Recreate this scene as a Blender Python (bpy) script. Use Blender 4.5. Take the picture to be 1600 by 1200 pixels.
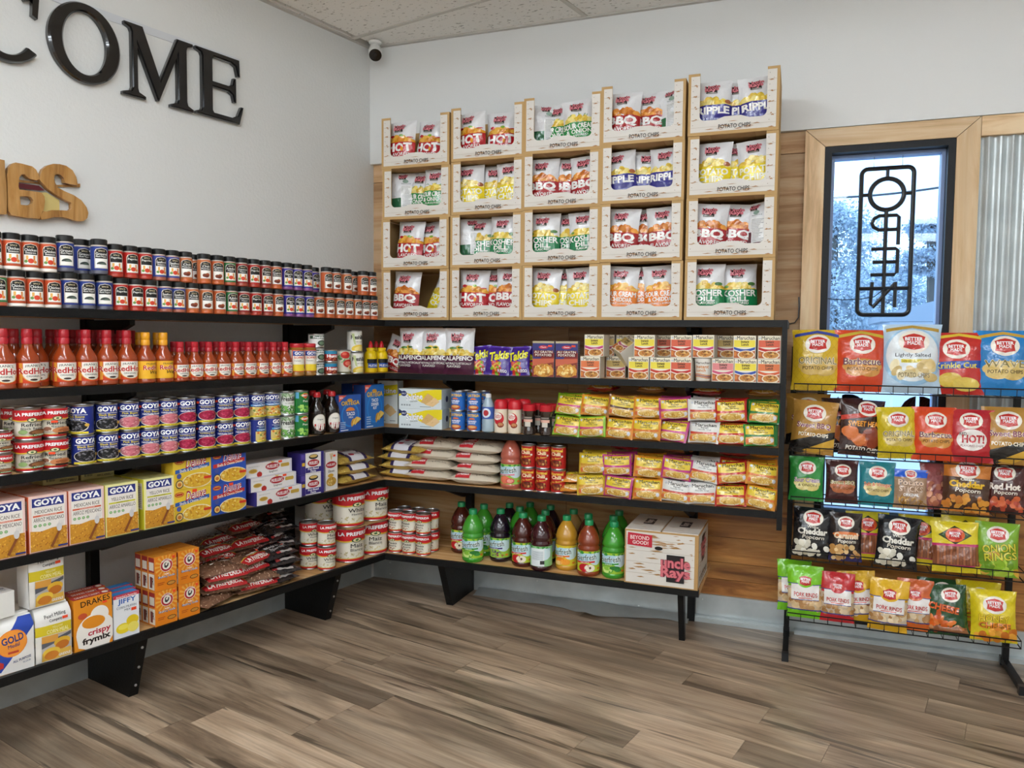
import bpy, bmesh, math, random
from mathutils import Vector, Matrix, noise

for _o in list(bpy.data.objects):
    bpy.data.objects.remove(_o)
SC = bpy.context.scene
COL = SC.collection
R = math.radians

# ------------------------------------------------------------------ camera
CAM = Vector((2.38986, -4.01319, 1.44401))
YAW, PITCH, ROLL, FPX = -0.35598, -0.058039, 0.008857, 1209.617
_F = Vector((math.sin(YAW) * math.cos(PITCH), math.cos(YAW) * math.cos(PITCH), math.sin(PITCH)))
_R0 = Vector((math.cos(YAW), -math.sin(YAW), 0))
_U0 = _R0.cross(_F)
_RT = math.cos(ROLL) * _R0 + math.sin(ROLL) * _U0
_UP = -math.sin(ROLL) * _R0 + math.cos(ROLL) * _U0
cd = bpy.data.cameras.new('camera')
cd.sensor_width = 36.0
cd.lens = FPX / 1600 * 36
cd.clip_start = 0.05
cam = bpy.data.objects.new('camera', cd)
COL.objects.link(cam)
_m = Matrix((_RT, _UP, -_F)).transposed().to_4x4()
_m.translation = CAM
cam.matrix_world = _m
SC.camera = cam

# ------------------------------------------------------------------ world, lights, exposure
SC.view_settings.view_transform = 'Standard'
SC.view_settings.look = 'None'
SC.view_settings.gamma = 1.0
SC.view_settings.use_curve_mapping = False
SC.view_settings.exposure = 0.0
W = bpy.data.worlds.new('overcast_sky')
SC.world = W
W.use_nodes = True
nt = W.node_tree
bg = nt.nodes['Background']
tc = nt.nodes.new('ShaderNodeTexCoord')
mp = nt.nodes.new('ShaderNodeMapping')
mp.inputs['Scale'].default_value = (1, 1, 3)
nz = nt.nodes.new('ShaderNodeTexNoise')
nz.inputs['Scale'].default_value = 2.0
nz.inputs['Detail'].default_value = 4
rp = nt.nodes.new('ShaderNodeValToRGB')
rp.color_ramp.elements[0].position = 0.3
rp.color_ramp.elements[0].color = (0.50, 0.70, 1.0, 1)
rp.color_ramp.elements[1].position = 0.7
rp.color_ramp.elements[1].color = (0.74, 0.87, 1.0, 1)
nt.links.new(tc.outputs['Generated'], mp.inputs['Vector'])
nt.links.new(mp.outputs['Vector'], nz.inputs['Vector'])
nt.links.new(nz.outputs['Fac'], rp.inputs['Fac'])
nt.links.new(rp.outputs['Color'], bg.inputs['Color'])
bg.inputs['Strength'].default_value = 3.2

HC = 3.1167                       # ceiling height
TH = -0.234094                    # the corner opens 13 degrees wider than square
LD = Vector((math.sin(TH), -math.cos(TH), 0))    # along the left wall, away from the corner
LN = Vector((math.cos(TH), math.sin(TH), 0))     # out of the left wall
RZ_L = math.atan2(-LD.y, -LD.x)

TROFFERS = [(q_, s_) for s_ in (2.45, 4.3, 6.15, 8.0) for q_ in (1.65, 3.3, 5.75)]   # (off the left wall, along it)
LAMP_STRENGTH = 19.0              # wraparound ceiling lamps, built with the ceiling below
LAMP_COLOR = (0.92, 1.0, 1.07)

# ------------------------------------------------------------------ placing helpers
Z = {1: 1.5356, 2: 1.2605, 3: 0.9739, 4: 0.6934, 5: 0.2988}
D = 0.4485


def along(px, A, Dr):
    m = FPX * _RT - (px - 800) * _F
    return -((A - CAM).dot(m)) / Dr.dot(m)


def s_left(px, dist, z):
    return along(px, LN * dist + Vector((0, 0, z)), LD)


def x_right(px, y, z):
    return along(px, Vector((0, y, z)), Vector((1, 0, 0)))


def ray_y(px, py, y):
    d = _F + _RT * ((px - 800) / FPX) - _UP * ((py - 600) / FPX)
    return CAM + d * ((y - CAM.y) / d.y)


def left(s, dist, z):
    return LN * dist + LD * s + Vector((0, 0, z))


def lin(c):
    if isinstance(c, str):
        c = c.lstrip('#')
        c = [int(c[i:i + 2], 16) / 255 for i in (0, 2, 4)]
    return tuple(x / 12.92 if x <= .04045 else ((x + .055) / 1.055) ** 2.4 for x in c)


# ------------------------------------------------------------------ materials
MATS = {}


def nodes_of(name):
    m = bpy.data.materials.new(name)
    m.use_nodes = True
    MATS[name] = m
    t = m.node_tree
    return m, t, t.nodes['Principled BSDF'], t.nodes.new, t.links.new


def colmat(name, rough=.5, metal=0, coat=0, bump=0, bscale=60, spec=.5, trans=0):
    m, t, b, N, K = nodes_of(name)
    a = N('ShaderNodeAttribute')
    a.attribute_name = 'Col'
    K(a.outputs['Color'], b.inputs['Base Color'])
    b.inputs['Roughness'].default_value = rough
    b.inputs['Metallic'].default_value = metal
    b.inputs['Coat Weight'].default_value = coat
    b.inputs['Coat Roughness'].default_value = .06
    b.inputs['Specular IOR Level'].default_value = spec
    b.inputs['Transmission Weight'].default_value = trans
    if bump:
        tcn = N('ShaderNodeTexCoord')
        n = N('ShaderNodeTexNoise')
        n.inputs['Scale'].default_value = bscale
        n.inputs['Detail'].default_value = 3
        bn = N('ShaderNodeBump')
        bn.inputs['Strength'].default_value = bump
        bn.inputs['Distance'].default_value = .01
        K(tcn.outputs['Object'], n.inputs['Vector'])
        K(n.outputs['Fac'], bn.inputs['Height'])
        K(bn.outputs['Normal'], b.inputs['Normal'])
    return m


colmat('printed_paper', .45, spec=.35)
colmat('glossy_film', .22, coat=.5, bump=.55, bscale=30)
colmat('matte_film', .38, coat=.1, bump=.3, bscale=45)
colmat('plastic', .3)
colmat('filled_glass', .12, coat=.6)
colmat('filled_plastic', .16, coat=.5)
colmat('tin', .28, metal=1)
colmat('cardboard', .75, spec=.2)
colmat('black_paint', .48, bump=.12, bscale=120, spec=.3)
colmat('gloss_black', .12, coat=.6)
colmat('white_paint_metal', .4)
colmat('soft_foliage', .7, spec=.2)
colmat('outdoor_matte', .8, spec=.2)


def woodmat(name, c1, c2, c3, scale=(2.2, 30, 30), rough=.55, rnd=True, knots=.0, bump=.1, detail=8, cracks=0):
    m, t, b, N, K = nodes_of(name)
    tcn = N('ShaderNodeTexCoord')
    oi = N('ShaderNodeObjectInfo')
    ad = N('ShaderNodeVectorMath')
    mu = N('ShaderNodeVectorMath')
    mu.operation = 'SCALE'
    mu.inputs[0].default_value = (37.1, 11.7, 23.9)
    K(oi.outputs['Random'], mu.inputs['Scale'])
    K(tcn.outputs['Object'], ad.inputs[0])
    if rnd:
        K(mu.outputs['Vector'], ad.inputs[1])
    mpn = N('ShaderNodeMapping')
    mpn.inputs['Scale'].default_value = scale
    K(ad.outputs['Vector'], mpn.inputs['Vector'])
    n = N('ShaderNodeTexNoise')
    n.inputs['Scale'].default_value = 1
    n.inputs['Detail'].default_value = detail
    n.inputs['Roughness'].default_value = .62
    n.inputs['Distortion'].default_value = .9
    K(mpn.outputs['Vector'], n.inputs['Vector'])
    r = N('ShaderNodeValToRGB')
    e = r.color_ramp.elements
    e[0].position, e[0].color = .36, (*lin(c1), 1)
    e[1].position, e[1].color = .62, (*lin(c3), 1)
    x = e.new(.48)
    x.color = (*lin(c2), 1)
    K(n.outputs['Fac'], r.inputs['Fac'])
    out = r.outputs['Color']
    if knots:
        mp2 = N('ShaderNodeMapping')
        mp2.inputs['Scale'].default_value = (scale[0] * .55, scale[1] * .22, scale[2] * .22)
        K(ad.outputs['Vector'], mp2.inputs['Vector'])
        n2 = N('ShaderNodeTexNoise')
        n2.inputs['Scale'].default_value = 1.3
        n2.inputs['Detail'].default_value = 5
        n2.inputs['Distortion'].default_value = 1.4
        K(mp2.outputs['Vector'], n2.inputs['Vector'])
        r2 = N('ShaderNodeValToRGB')
        r2.color_ramp.elements[0].position = .34
        r2.color_ramp.elements[0].color = (1 - knots, 1 - knots, 1 - knots, 1)
        r2.color_ramp.elements[1].position = .56
        r2.color_ramp.elements[1].color = (1, 1, 1, 1)
        K(n2.outputs['Fac'], r2.inputs['Fac'])
        mx = N('ShaderNodeMix')
        mx.data_type = 'RGBA'
        mx.blend_type = 'MULTIPLY'
        mx.inputs['Factor'].default_value = 1
        K(out, mx.inputs['A'])
        K(r2.outputs['Color'], mx.inputs['B'])
        out = mx.outputs['Result']
    if cracks:
        for (sc_, p0, p1, lo_) in (((3.5, 110, 110), .38, .62, .80), ((1.1, 17, 17), .355, .385, 1 - cracks)):
            mp3 = N('ShaderNodeMapping')
            mp3.inputs['Scale'].default_value = sc_
            mp3.inputs['Location'].default_value = (3.3, 1.7, 0)
            K(ad.outputs['Vector'], mp3.inputs['Vector'])
            n3 = N('ShaderNodeTexNoise')
            n3.inputs['Scale'].default_value = 1
            n3.inputs['Detail'].default_value = 6
            n3.inputs['Distortion'].default_value = .5
            K(mp3.outputs['Vector'], n3.inputs['Vector'])
            r3 = N('ShaderNodeValToRGB')
            r3.color_ramp.elements[0].position = p0
            r3.color_ramp.elements[0].color = (lo_, lo_, lo_, 1)
            r3.color_ramp.elements[1].position = p1
            r3.color_ramp.elements[1].color = (1.0, 1.0, 1.0, 1)
            K(n3.outputs['Fac'], r3.inputs['Fac'])
            m3 = N('ShaderNodeMix')
            m3.data_type = 'RGBA'
            m3.blend_type = 'MULTIPLY'
            m3.inputs['Factor'].default_value = 1
            K(out, m3.inputs['A'])
            K(r3.outputs['Color'], m3.inputs['B'])
            out = m3.outputs['Result']
    if rnd:
        hv = N('ShaderNodeHueSaturation')
        mr = N('ShaderNodeMapRange')
        mr.inputs['To Min'].default_value = .78
        mr.inputs['To Max'].default_value = 1.2
        K(oi.outputs['Random'], mr.inputs['Value'])
        K(mr.outputs['Result'], hv.inputs['Value'])
        K(out, hv.inputs['Color'])
        out = hv.outputs['Color']
    K(out, b.inputs['Base Color'])
    b.inputs['Roughness'].default_value = rough
    bn = N('ShaderNodeBump')
    bn.inputs['Strength'].default_value = bump
    bn.inputs['Distance'].default_value = .004
    K(n.outputs['Fac'], bn.inputs['Height'])
    K(bn.outputs['Normal'], b.inputs['Normal'])
    return m


woodmat('floor_vinyl', '#8d7863', '#b29a81', '#c7b198', scale=(1.2, 13, 13), rough=.34, knots=.5, bump=.05, detail=10, cracks=.6)
woodmat('plywood', '#b9834a', '#d6a56a', '#e6c08c', scale=(1.2, 16, 16), rough=.55, knots=.22)
woodmat('wall_plywood', '#b88a5c', '#d3a87a', '#e0bd94', scale=(1.3, 18, 18), rough=.6, knots=.2)
woodmat('stained_board', '#8a5424', '#b8783a', '#cf944f', scale=(1.6, 18, 18), rough=.4, knots=.35)
woodmat('pine_trim', '#c4a074', '#dcb98c', '#e8cda6', scale=(14, 14, 1.3), rough=.5, knots=.08)
woodmat('pine_trim_flat', '#c4a074', '#dcb98c', '#e8cda6', scale=(1.3, 14, 14), rough=.5, knots=.08)
woodmat('sign_wood', '#94622e', '#b07f42', '#c2945a', scale=(25, 25, 3), rough=.35, rnd=False, knots=.2)


def wallmat(name, c, rough=.6, bs=90, bst=.25):
    m, t, b, N, K = nodes_of(name)
    b.inputs['Base Color'].default_value = (*lin(c), 1)
    b.inputs['Roughness'].default_value = rough
    b.inputs['Specular IOR Level'].default_value = .3
    g = N('ShaderNodeNewGeometry')
    n = N('ShaderNodeTexNoise')
    n.inputs['Scale'].default_value = bs
    n.inputs['Detail'].default_value = 4
    K(g.outputs['Position'], n.inputs['Vector'])
    bn = N('ShaderNodeBump')
    bn.inputs['Strength'].default_value = bst
    bn.inputs['Distance'].default_value = .004
    K(n.outputs['Fac'], bn.inputs['Height'])
    K(bn.outputs['Normal'], b.inputs['Normal'])
    return m


wallmat('wall_paint', '#e2e3e1', .55, 70, .45)
wallmat('wall_paint_smooth', '#e6e7e6', .6, 140, .12)

m, t, b, N, K = nodes_of('ceiling_tile')
g = N('ShaderNodeNewGeometry')
mpn = N('ShaderNodeMapping')
mpn.inputs['Rotation'].default_value = (0, 0, .5)
mpn.inputs['Scale'].default_value = (38, 90, 38)
K(g.outputs['Position'], mpn.inputs['Vector'])
v = N('ShaderNodeTexNoise')
v.inputs['Scale'].default_value = 1
v.inputs['Detail'].default_value = 2
K(mpn.outputs['Vector'], v.inputs['Vector'])
r = N('ShaderNodeValToRGB')
r.color_ramp.elements[0].position = .30
r.color_ramp.elements[0].color = (*lin('#a8a49c'), 1)
r.color_ramp.elements[1].position = .37
r.color_ramp.elements[1].color = (*lin('#faf8f3'), 1)
K(v.outputs['Fac'], r.inputs['Fac'])
K(r.outputs['Color'], b.inputs['Base Color'])
b.inputs['Roughness'].default_value = .9

m, t, b, N, K = nodes_of('galvanised_sheet')
g = N('ShaderNodeNewGeometry')
n = N('ShaderNodeTexNoise')
n.inputs['Scale'].default_value = 9
n.inputs['Detail'].default_value = 5
K(g.outputs['Position'], n.inputs['Vector'])
r = N('ShaderNodeValToRGB')
r.color_ramp.elements[0].color = (*lin('#aab2b4'), 1)
r.color_ramp.elements[1].color = (*lin('#d8dfe0'), 1)
K(n.outputs['Fac'], r.inputs['Fac'])
K(r.outputs['Color'], b.inputs['Base Color'])
b.inputs['Metallic'].default_value = .55
b.inputs['Roughness'].default_value = .42
bn = N('ShaderNodeBump')
bn.inputs['Strength'].default_value = .25
bn.inputs['Distance'].default_value = .01
K(n.outputs['Fac'], bn.inputs['Height'])
K(bn.outputs['Normal'], b.inputs['Normal'])

m, t, b, N, K = nodes_of('window_glass')
t.nodes.remove(b)
gl = N('ShaderNodeBsdfGlossy')
gl.inputs['Roughness'].default_value = .02
tr = N('ShaderNodeBsdfTransparent')
tr.inputs['Color'].default_value = (.80, .91, 1, 1)
fr = N('ShaderNodeFresnel')
fr.inputs['IOR'].default_value = 1.35
mx = N('ShaderNodeMixShader')
K(fr.outputs['Fac'], mx.inputs['Fac'])
K(tr.outputs['BSDF'], mx.inputs[1])
K(gl.outputs['BSDF'], mx.inputs[2])
K(mx.outputs['Shader'], t.nodes['Material Output'].inputs['Surface'])

m, t, b, N, K = nodes_of('clear_plastic')
b.inputs['Base Color'].default_value = (.9, .93, .95, 1)
b.inputs['Roughness'].default_value = .08
b.inputs['Transmission Weight'].default_value = .85
b.inputs['IOR'].default_value = 1.15

m, t, b, N, K = nodes_of('lamp_diffuser')
b.inputs['Base Color'].default_value = (.9, .9, .88, 1)
b.inputs['Emission Color'].default_value = (*LAMP_COLOR, 1)
b.inputs['Emission Strength'].default_value = LAMP_STRENGTH


# ------------------------------------------------------------------ mesh builder
class MB:
    def __init__(self):
        self.v, self.f, self.c, self.mi, self.mats = [], [], [], [], []

    def mat(self, name):
        if name not in self.mats:
            self.mats.append(name)
        return self.mats.index(name)

    def add(self, vs, fs, col, mat='printed_paper'):
        o = len(self.v)
        self.v += [tuple(x) for x in vs]
        k = self.mat(mat)
        cl = lin(col) if isinstance(col, str) else col
        for f in fs:
            self.f.append(tuple(i + o for i in f))
            self.c.append(cl)
            self.mi.append(k)
        return self

    def box(self, x0, x1, y0, y1, z0, z1, col='#ffffff', mat='printed_paper', M=None):
        vs = [Vector(p) for p in ((x0, y0, z0), (x1, y0, z0), (x1, y1, z0), (x0, y1, z0), (x0, y0, z1), (x1, y0, z1), (x1, y1, z1), (x0, y1, z1))]
        if M:
            vs = [M @ q for q in vs]
        return self.add(vs, [(0, 3, 2, 1), (4, 5, 6, 7), (0, 1, 5, 4), (1, 2, 6, 5), (2, 3, 7, 6), (3, 0, 4, 7)], col, mat)

    def lathe(self, prof, n, col, mat, cx=0, cy=0, cols=None):
        vs = []
        for (r, z) in prof:
            for i in range(n):
                a = 2 * math.pi * i / n
                vs.append((cx + r * math.cos(a), cy + r * math.sin(a), z))
        for k in range(len(prof) - 1):
            fs = [(k * n + i, k * n + (i + 1) % n, (k + 1) * n + (i + 1) % n, (k + 1) * n + i) for i in range(n)]
            o = len(self.v)
            if k == 0:
                self.add(vs, fs, cols[k] if cols else col, mat)
                base = o
            else:
                cl = cols[k] if cols else col
                cl = lin(cl) if isinstance(cl, str) else cl
                mi = self.mat(mat)
                for f in fs:
                    self.f.append(tuple(i + base for i in f))
                    self.c.append(cl)
                    self.mi.append(mi)
        return self

    def tube(self, pts, r, col, mat, n=6, close=False):
        pts = [Vector(p) for p in pts]
        rings = []
        L = len(pts)
        up = None
        for i, p in enumerate(pts):
            a = pts[(i - 1) % L] if (i > 0 or close) else p
            c = pts[(i + 1) % L] if (i < L - 1 or close) else p
            t_ = (c - a)
            t_ = t_.normalized() if t_.length > 1e-9 else Vector((0, 0, 1))
            ref = Vector((0, 0, 1)) if abs(t_.z) < .95 else Vector((1, 0, 0))
            if up is not None and (up - t_ * up.dot(t_)).length > .2:
                ref = up
            x = (ref - t_ * ref.dot(t_)).normalized()
            up = x
            y = t_.cross(x)
            rings.append([p + (x * math.cos(2 * math.pi * j / n) + y * math.sin(2 * math.pi * j / n)) * r for j in range(n)])
        vs = [q for rg in rings for q in rg]
        fs = []
        for i in range(L if close else L - 1):
            for j in range(n):
                a0, a1 = i * n + j, i * n + (j + 1) % n
                b0, b1 = ((i + 1) % L) * n + j, ((i + 1) % L) * n + (j + 1) % n
                fs.append((a0, a1, b1, b0))
        if not close:
            fs.append(tuple(range(n))[::-1])
            fs.append(tuple((L - 1) * n + j for j in range(n)))
        return self.add(vs, fs, col, mat)

    def prism(self, pts, h0, h1, col, mat, fn=None, side=None):
        """outline (u,v) extruded from h0 to h1; fn maps (u,v,h) to a point"""
        fn = fn or (lambda u, v, h: (u, -h, v))
        n = len(pts)
        vs = [fn(u, v, h0) for u, v in pts] + [fn(u, v, h1) for u, v in pts]
        self.add(vs, [tuple(range(n, 2 * n)), tuple(range(n))[::-1]], col, mat)
        o = len(self.v) - 2 * n
        cl = lin(side or col)
        mi = self.mat(mat)
        for i in range(n):
            j = (i + 1) % n
            self.f.append((o + i, o + j, o + n + j, o + n + i))
            self.c.append(cl)
            self.mi.append(mi)
        return self

    def build(self, name, smooth=True, angle=38):
        me = bpy.data.meshes.new(name)
        me.from_pydata(self.v, [], self.f)
        for k in self.mats:
            me.materials.append(MATS[k])
        if len(self.mats) > 1:
            me.polygons.foreach_set('material_index', self.mi)
        at = me.attributes.new('Col', 'FLOAT_COLOR', 'CORNER')
        buf = []
        for f, c in zip(self.f, self.c):
            buf += [c[0], c[1], c[2], 1.0] * len(f)
        at.data.foreach_set('color', buf)
        me.update()
        if smooth:
            me.polygons.foreach_set('use_smooth', [True] * len(me.polygons))
            me.set_sharp_from_angle(angle=R(angle))
        return me


# ------------------------------------------------------------------ flat print ("art")
_GL = {}


def glyphs(s, bold):
    key = (s, bold)
    if key not in _GL:
        cu = bpy.data.curves.new('t', 'FONT')
        cu.body = s
        cu.resolution_u = 2
        cu.offset = bold
        cu.fill_mode = 'FRONT'
        ob = bpy.data.objects.new('t', cu)
        COL.objects.link(ob)
        bpy.context.view_layer.update()
        dg = bpy.context.evaluated_depsgraph_get()
        me = bpy.data.meshes.new_from_object(ob.evaluated_get(dg))
        vs = [(q.co.x, q.co.y) for q in me.vertices]
        fs = [tuple(p.vertices) for p in me.polygons]
        bpy.data.objects.remove(ob)
        bpy.data.curves.remove(cu)
        bpy.data.meshes.remove(me)
        x0 = min(q[0] for q in vs); x1 = max(q[0] for q in vs)
        y0 = min(q[1] for q in vs); y1 = max(q[1] for q in vs)
        vs = [((q[0] - x0) / (x1 - x0), (q[1] - y0) / max(y1 - y0, 1e-6)) for q in vs]
        _GL[key] = (vs, fs, (x1 - x0) / max(y1 - y0, 1e-6))
    return _GL[key]


class Art:
    """print on a w x h rectangle, u in -w/2..w/2, v in 0..h; coordinates below are fractions 0..1"""

    def __init__(self, w, h, bg, seed=1):
        self.w, self.h, self.bg = w, h, bg
        self.items = []
        self.rnd = random.Random(seed)

    def raw(self, vs, fs, col):
        self.items.append(([((x - .5) * self.w, y * self.h) for x, y in vs], fs, lin(col) if isinstance(col, str) else col))
        return self

    def rect(self, x0, y0, x1, y1, col):
        return self.raw([(x0, y0), (x1, y0), (x1, y1), (x0, y1)], [(0, 1, 2, 3)], col)

    def poly(self, pts, col):
        return self.raw(pts, [tuple(range(len(pts)))], col)

    def ell(self, cx, cy, rx, ry, col, n=18, a0=0, a1=360):
        full = abs(a1 - a0) >= 360
        k = n if full else n + 1
        pts = [(cx + rx * math.cos(R(a0 + (a1 - a0) * i / n)), cy + ry * math.sin(R(a0 + (a1 - a0) * i / n))) for i in range(k)]
        return self.poly(pts, col)

    def text(self, s, x0, y0, x1, y1, col, bold=.0, rot=0, shear=0, arc=0):
        stamp = 0
        if 'M' in s or (bold > .008 and any(ch in 'WNVK' for ch in s)):     # thick strokes that would close up: stamp thin ones side by side
            stamp, bold = (bold * .8 if bold > .008 else 0), 0
        vs, fs, ar = glyphs(s, bold)
        box = (x1 - x0) * self.w / ((y1 - y0) * self.h)
        if box > 1.25 * ar:                       # do not stretch letters wider than they are
            e = (x1 - x0) * (1 - 1.25 * ar / box) / 2
            x0, x1 = x0 + e, x1 - e
        elif box < .5 * ar:
            e = (y1 - y0) * (1 - box / (.5 * ar)) / 2
            y0, y1 = y0 + e, y1 - e
        out = []
        for (a, b_) in vs:
            x = x0 + a * (x1 - x0) + shear * b_ * (y1 - y0)
            y = y0 + b_ * (y1 - y0) + arc * (1 - (2 * a - 1) ** 2)
            if rot:
                cx, cy = (x0 + x1) / 2, (y0 + y1) / 2
                dx, dy = (x - cx) * self.w, (y - cy) * self.h
                c_, s_ = math.cos(R(rot)), math.sin(R(rot))
                x, y = cx + (dx * c_ - dy * s_) / self.w, cy + (dx * s_ + dy * c_) / self.h
            out.append((x, y))
        if stamp:
            em = (y1 - y0) / .7
            ex = stamp * em * self.h / self.w * .8
            ey = stamp * em * .8
            for (dx, dy) in ((-ex, 0), (ex, 0), (0, -ey), (0, ey)):
                self.raw([(x + dx, y + dy) for x, y in out], fs, col)
        return self.raw(out, fs, col)

    def blobs(self, x0, y0, x1, y1, cols, n, rx, ry, sides=7, mound=False, spin=True):
        for i in range(n):
            a = self.rnd.random()
            b_ = self.rnd.random()
            x = x0 + a * (x1 - x0)
            top = y1 if not mound else y0 + (y1 - y0) * (1 - (2 * a - 1) ** 2 * .75)
            y = y0 + b_ * (top - y0)
            k = .7 + .6 * self.rnd.random()
            ph = self.rnd.random() * 6.28
            cz, sz = (math.cos(ph), math.sin(ph)) if spin else (1, 0)
            pts = []
            for j in range(sides):
                t_ = 6.2832 * j / sides
                u, w_ = rx * k * math.cos(t_), ry * k * math.sin(t_) * self.h / self.w
                pts.append((x + u * cz - w_ * sz, y + (u * sz + w_ * cz) * self.w / self.h))
            c = lin(self.rnd.choice(cols))
            q = .88 + .2 * self.rnd.random()
            self.poly(pts, tuple(min(1, e * q) for e in c))
        return self

    def strokes(self, x0, y0, x1, y1, col, n, ln, th):
        for i in range(n):
            x = x0 + self.rnd.random() * (x1 - x0)
            y = y0 + self.rnd.random() * (y1 - y0)
            l = ln * (.4 + self.rnd.random())
            q = th * (.5 + self.rnd.random())
            xe = min(x + l, x1)
            self.poly([(x, y), (x + (xe - x) * .4, y - q * .6), (xe, y), (x + (xe - x) * .6, y + q)], col)
        return self

    def mesh_into(self, mb, fn, gu=(), gv=(), mat='printed_paper', off=.00035, step=.00007, clip=True, diag=None):
        bm = bmesh.new()
        lay = bm.faces.layers.int.new('k')
        for k, (vs, fs, c) in enumerate(self.items):
            bv = [bm.verts.new((x, y, k * 1e-3)) for x, y in vs]
            for f in fs:
                try:
                    q = bm.faces.new([bv[i] for i in f])
                    q[lay] = k
                except ValueError:
                    pass
        def cut(co, no, **kw):
            bmesh.ops.bisect_plane(bm, geom=bm.verts[:] + bm.edges[:] + bm.faces[:], dist=1e-6, plane_co=co, plane_no=no, **kw)
        if clip:
            e = 1e-5
            cut((self.w / 2 - e, 0, 0), (1, 0, 0), clear_outer=True)
            cut((-self.w / 2 + e, 0, 0), (-1, 0, 0), clear_outer=True)
            cut((0, self.h - e, 0), (0, 1, 0), clear_outer=True)
            cut((0, e, 0), (0, -1, 0), clear_outer=True)
        for u in gu:
            cut((u, 0, 0), (1, 0, 0))
        for v_ in gv:
            cut((0, v_, 0), (0, 1, 0))
        for (k, nu, nv) in diag or ():
            # the line on which  (u/w + 1/2) nu - v/h nv = k
            cut(((k / nu - .5) * self.w, 0, 0), (nu / self.w, -nv / self.h, 0))
        bm.verts.index_update()
        o = len(mb.v)
        mi = mb.mat(mat)
        for q in bm.verts:
            k = round(q.co.z * 1e3)
            mb.v.append(tuple(fn(q.co.x, q.co.y, off + step * k)))
        for f in bm.faces:
            if f.calc_area() < 1e-10:
                continue
            mb.f.append(tuple(q.index + o for q in f.verts))
            mb.c.append(self.items[f[lay]][2])
            mb.mi.append(mi)
        bm.free()


# ------------------------------------------------------------------ objects
REG = []


def tag(o, label=None, cat=None, group=None, kind=None):
    if label:
        o['label'] = label
    if cat:
        o['category'] = cat
    if group:
        o['group'] = group
    if kind:
        o['kind'] = kind
    return o


def obj(name, me, parent=None, M=None):
    o = bpy.data.objects.new(name, me)
    COL.objects.link(o)
    if M is not None:
        o.matrix_world = M
    if parent:
        o.parent = parent
    return o


class Proto:
    """a kind of thing: parts are (name, mesh, [sub-parts])"""

    def __init__(self, name, cat, parts, w, dep, h, rnd=False):
        self.name, self.cat, self.parts = name, cat, parts
        self.w, self.dep, self.h, self.rnd = w, dep, h, rnd


def place(pr, M, base, group=None, key=0.0):
    if len(pr.parts) == 1 and not pr.parts[0][2]:
        o = obj(pr.name, pr.parts[0][1], None, M)
    else:
        o = obj(pr.name, None, None, M)
        o.empty_display_size = .05
        for (n, me, subs) in pr.parts:
            c = obj(n, me, o)
            for (n2, me2) in subs:
                obj(n2, me2, c)
    o['category'] = pr.cat
    if group:
        o['group'] = group
    REG.append((o, base, key))
    return o


def mloc(pos, rz=0, rx=0, ry=0, wall=0):
    return Matrix.Translation(pos) @ Matrix.Rotation(wall + rz, 4, 'Z') @ Matrix.Rotation(rx, 4, 'X') @ Matrix.Rotation(ry, 4, 'Y')


def put_left(pr, px, inset, z, base, group=None, rz=0, rx=0, ry=0, s=None, lift=0):
    """px: picture column of the thing's centre (round) or of its front face's centre"""
    dist = D - inset
    c = dist - pr.dep / 2
    if s is None:
        s = s_left(px, c if pr.rnd else dist, z + pr.h * .5)
    return place(pr, mloc(left(s, c, z + lift), rz, rx, ry, RZ_L), base, group, -s)


def put_right(pr, px, inset, z, base, group=None, rz=0, rx=0, ry=0, x=None, lift=0, front=None):
    y = (-D if front is None else front) + inset
    c = y + pr.dep / 2
    if x is None:
        x = x_right(px, c if pr.rnd else y, z + pr.h * .5)
    return place(pr, mloc(Vector((x, c, z + lift)), rz, rx, ry, 0), base, group, x)


def spread(cs, ws, gap=.002, it=60):
    cs = list(cs)
    for _ in range(it):
        for i in range(len(cs) - 1):
            need = (ws[i] + ws[i + 1]) / 2 + gap
            g_ = cs[i + 1] - cs[i]
            if g_ < need:
                e = (need - g_) / 2
                cs[i] -= e
                cs[i + 1] += e
    return cs


JIT = random.Random(5)


def row_left(items, inset, z, group=None, jit=8, turn=-15, tall=0):
    """items: (px, proto, base) from left to right in the picture"""
    dist = D - inset
    ss = [-s_left(px, (dist - pr.dep / 2) if pr.rnd else dist, z + pr.h * .5) for px, pr, b_ in items]
    ss = spread(ss, [pr.w for _, pr, _ in items])
    for s, (px, pr, b_) in zip(ss, items):
        put_left(pr, px, inset, z + (tall if pr.h > .125 else 0), b_, group, rz=R(JIT.uniform(-jit, jit) + turn) if pr.rnd else R(JIT.uniform(-1.2, 1.2)), s=-s)


def row_right(items, inset, z, group=None, jit=8):
    ss = [x_right(px, -D + inset + (pr.dep / 2 if pr.rnd else 0), z + pr.h * .5) for px, pr, b_ in items]
    ss = spread(ss, [pr.w for _, pr, _ in items])
    for s, (px, pr, b_) in zip(ss, items):
        put_right(pr, px, inset, z, b_, group, rz=R(JIT.uniform(-jit, jit)) if pr.rnd else R(JIT.uniform(-1.2, 1.2)), x=s)

# ================================================================== THE SETTING
def struct(name, me, M=None):
    o = obj(name, me, None, M)
    o['kind'] = 'structure'
    return o


I4 = Matrix.Identity(4)
ML = Matrix.Translation((0, 0, 0)) @ Matrix.Rotation(RZ_L, 4, 'Z')    # local x = towards the corner, -y = into the room


def lb(mb, s0, s1, d0, d1, z0, z1, col, mat):     # a box in left-wall terms
    return mb.box(-s1, -s0, -d1, -d0, z0, z1, col, mat)


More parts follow.
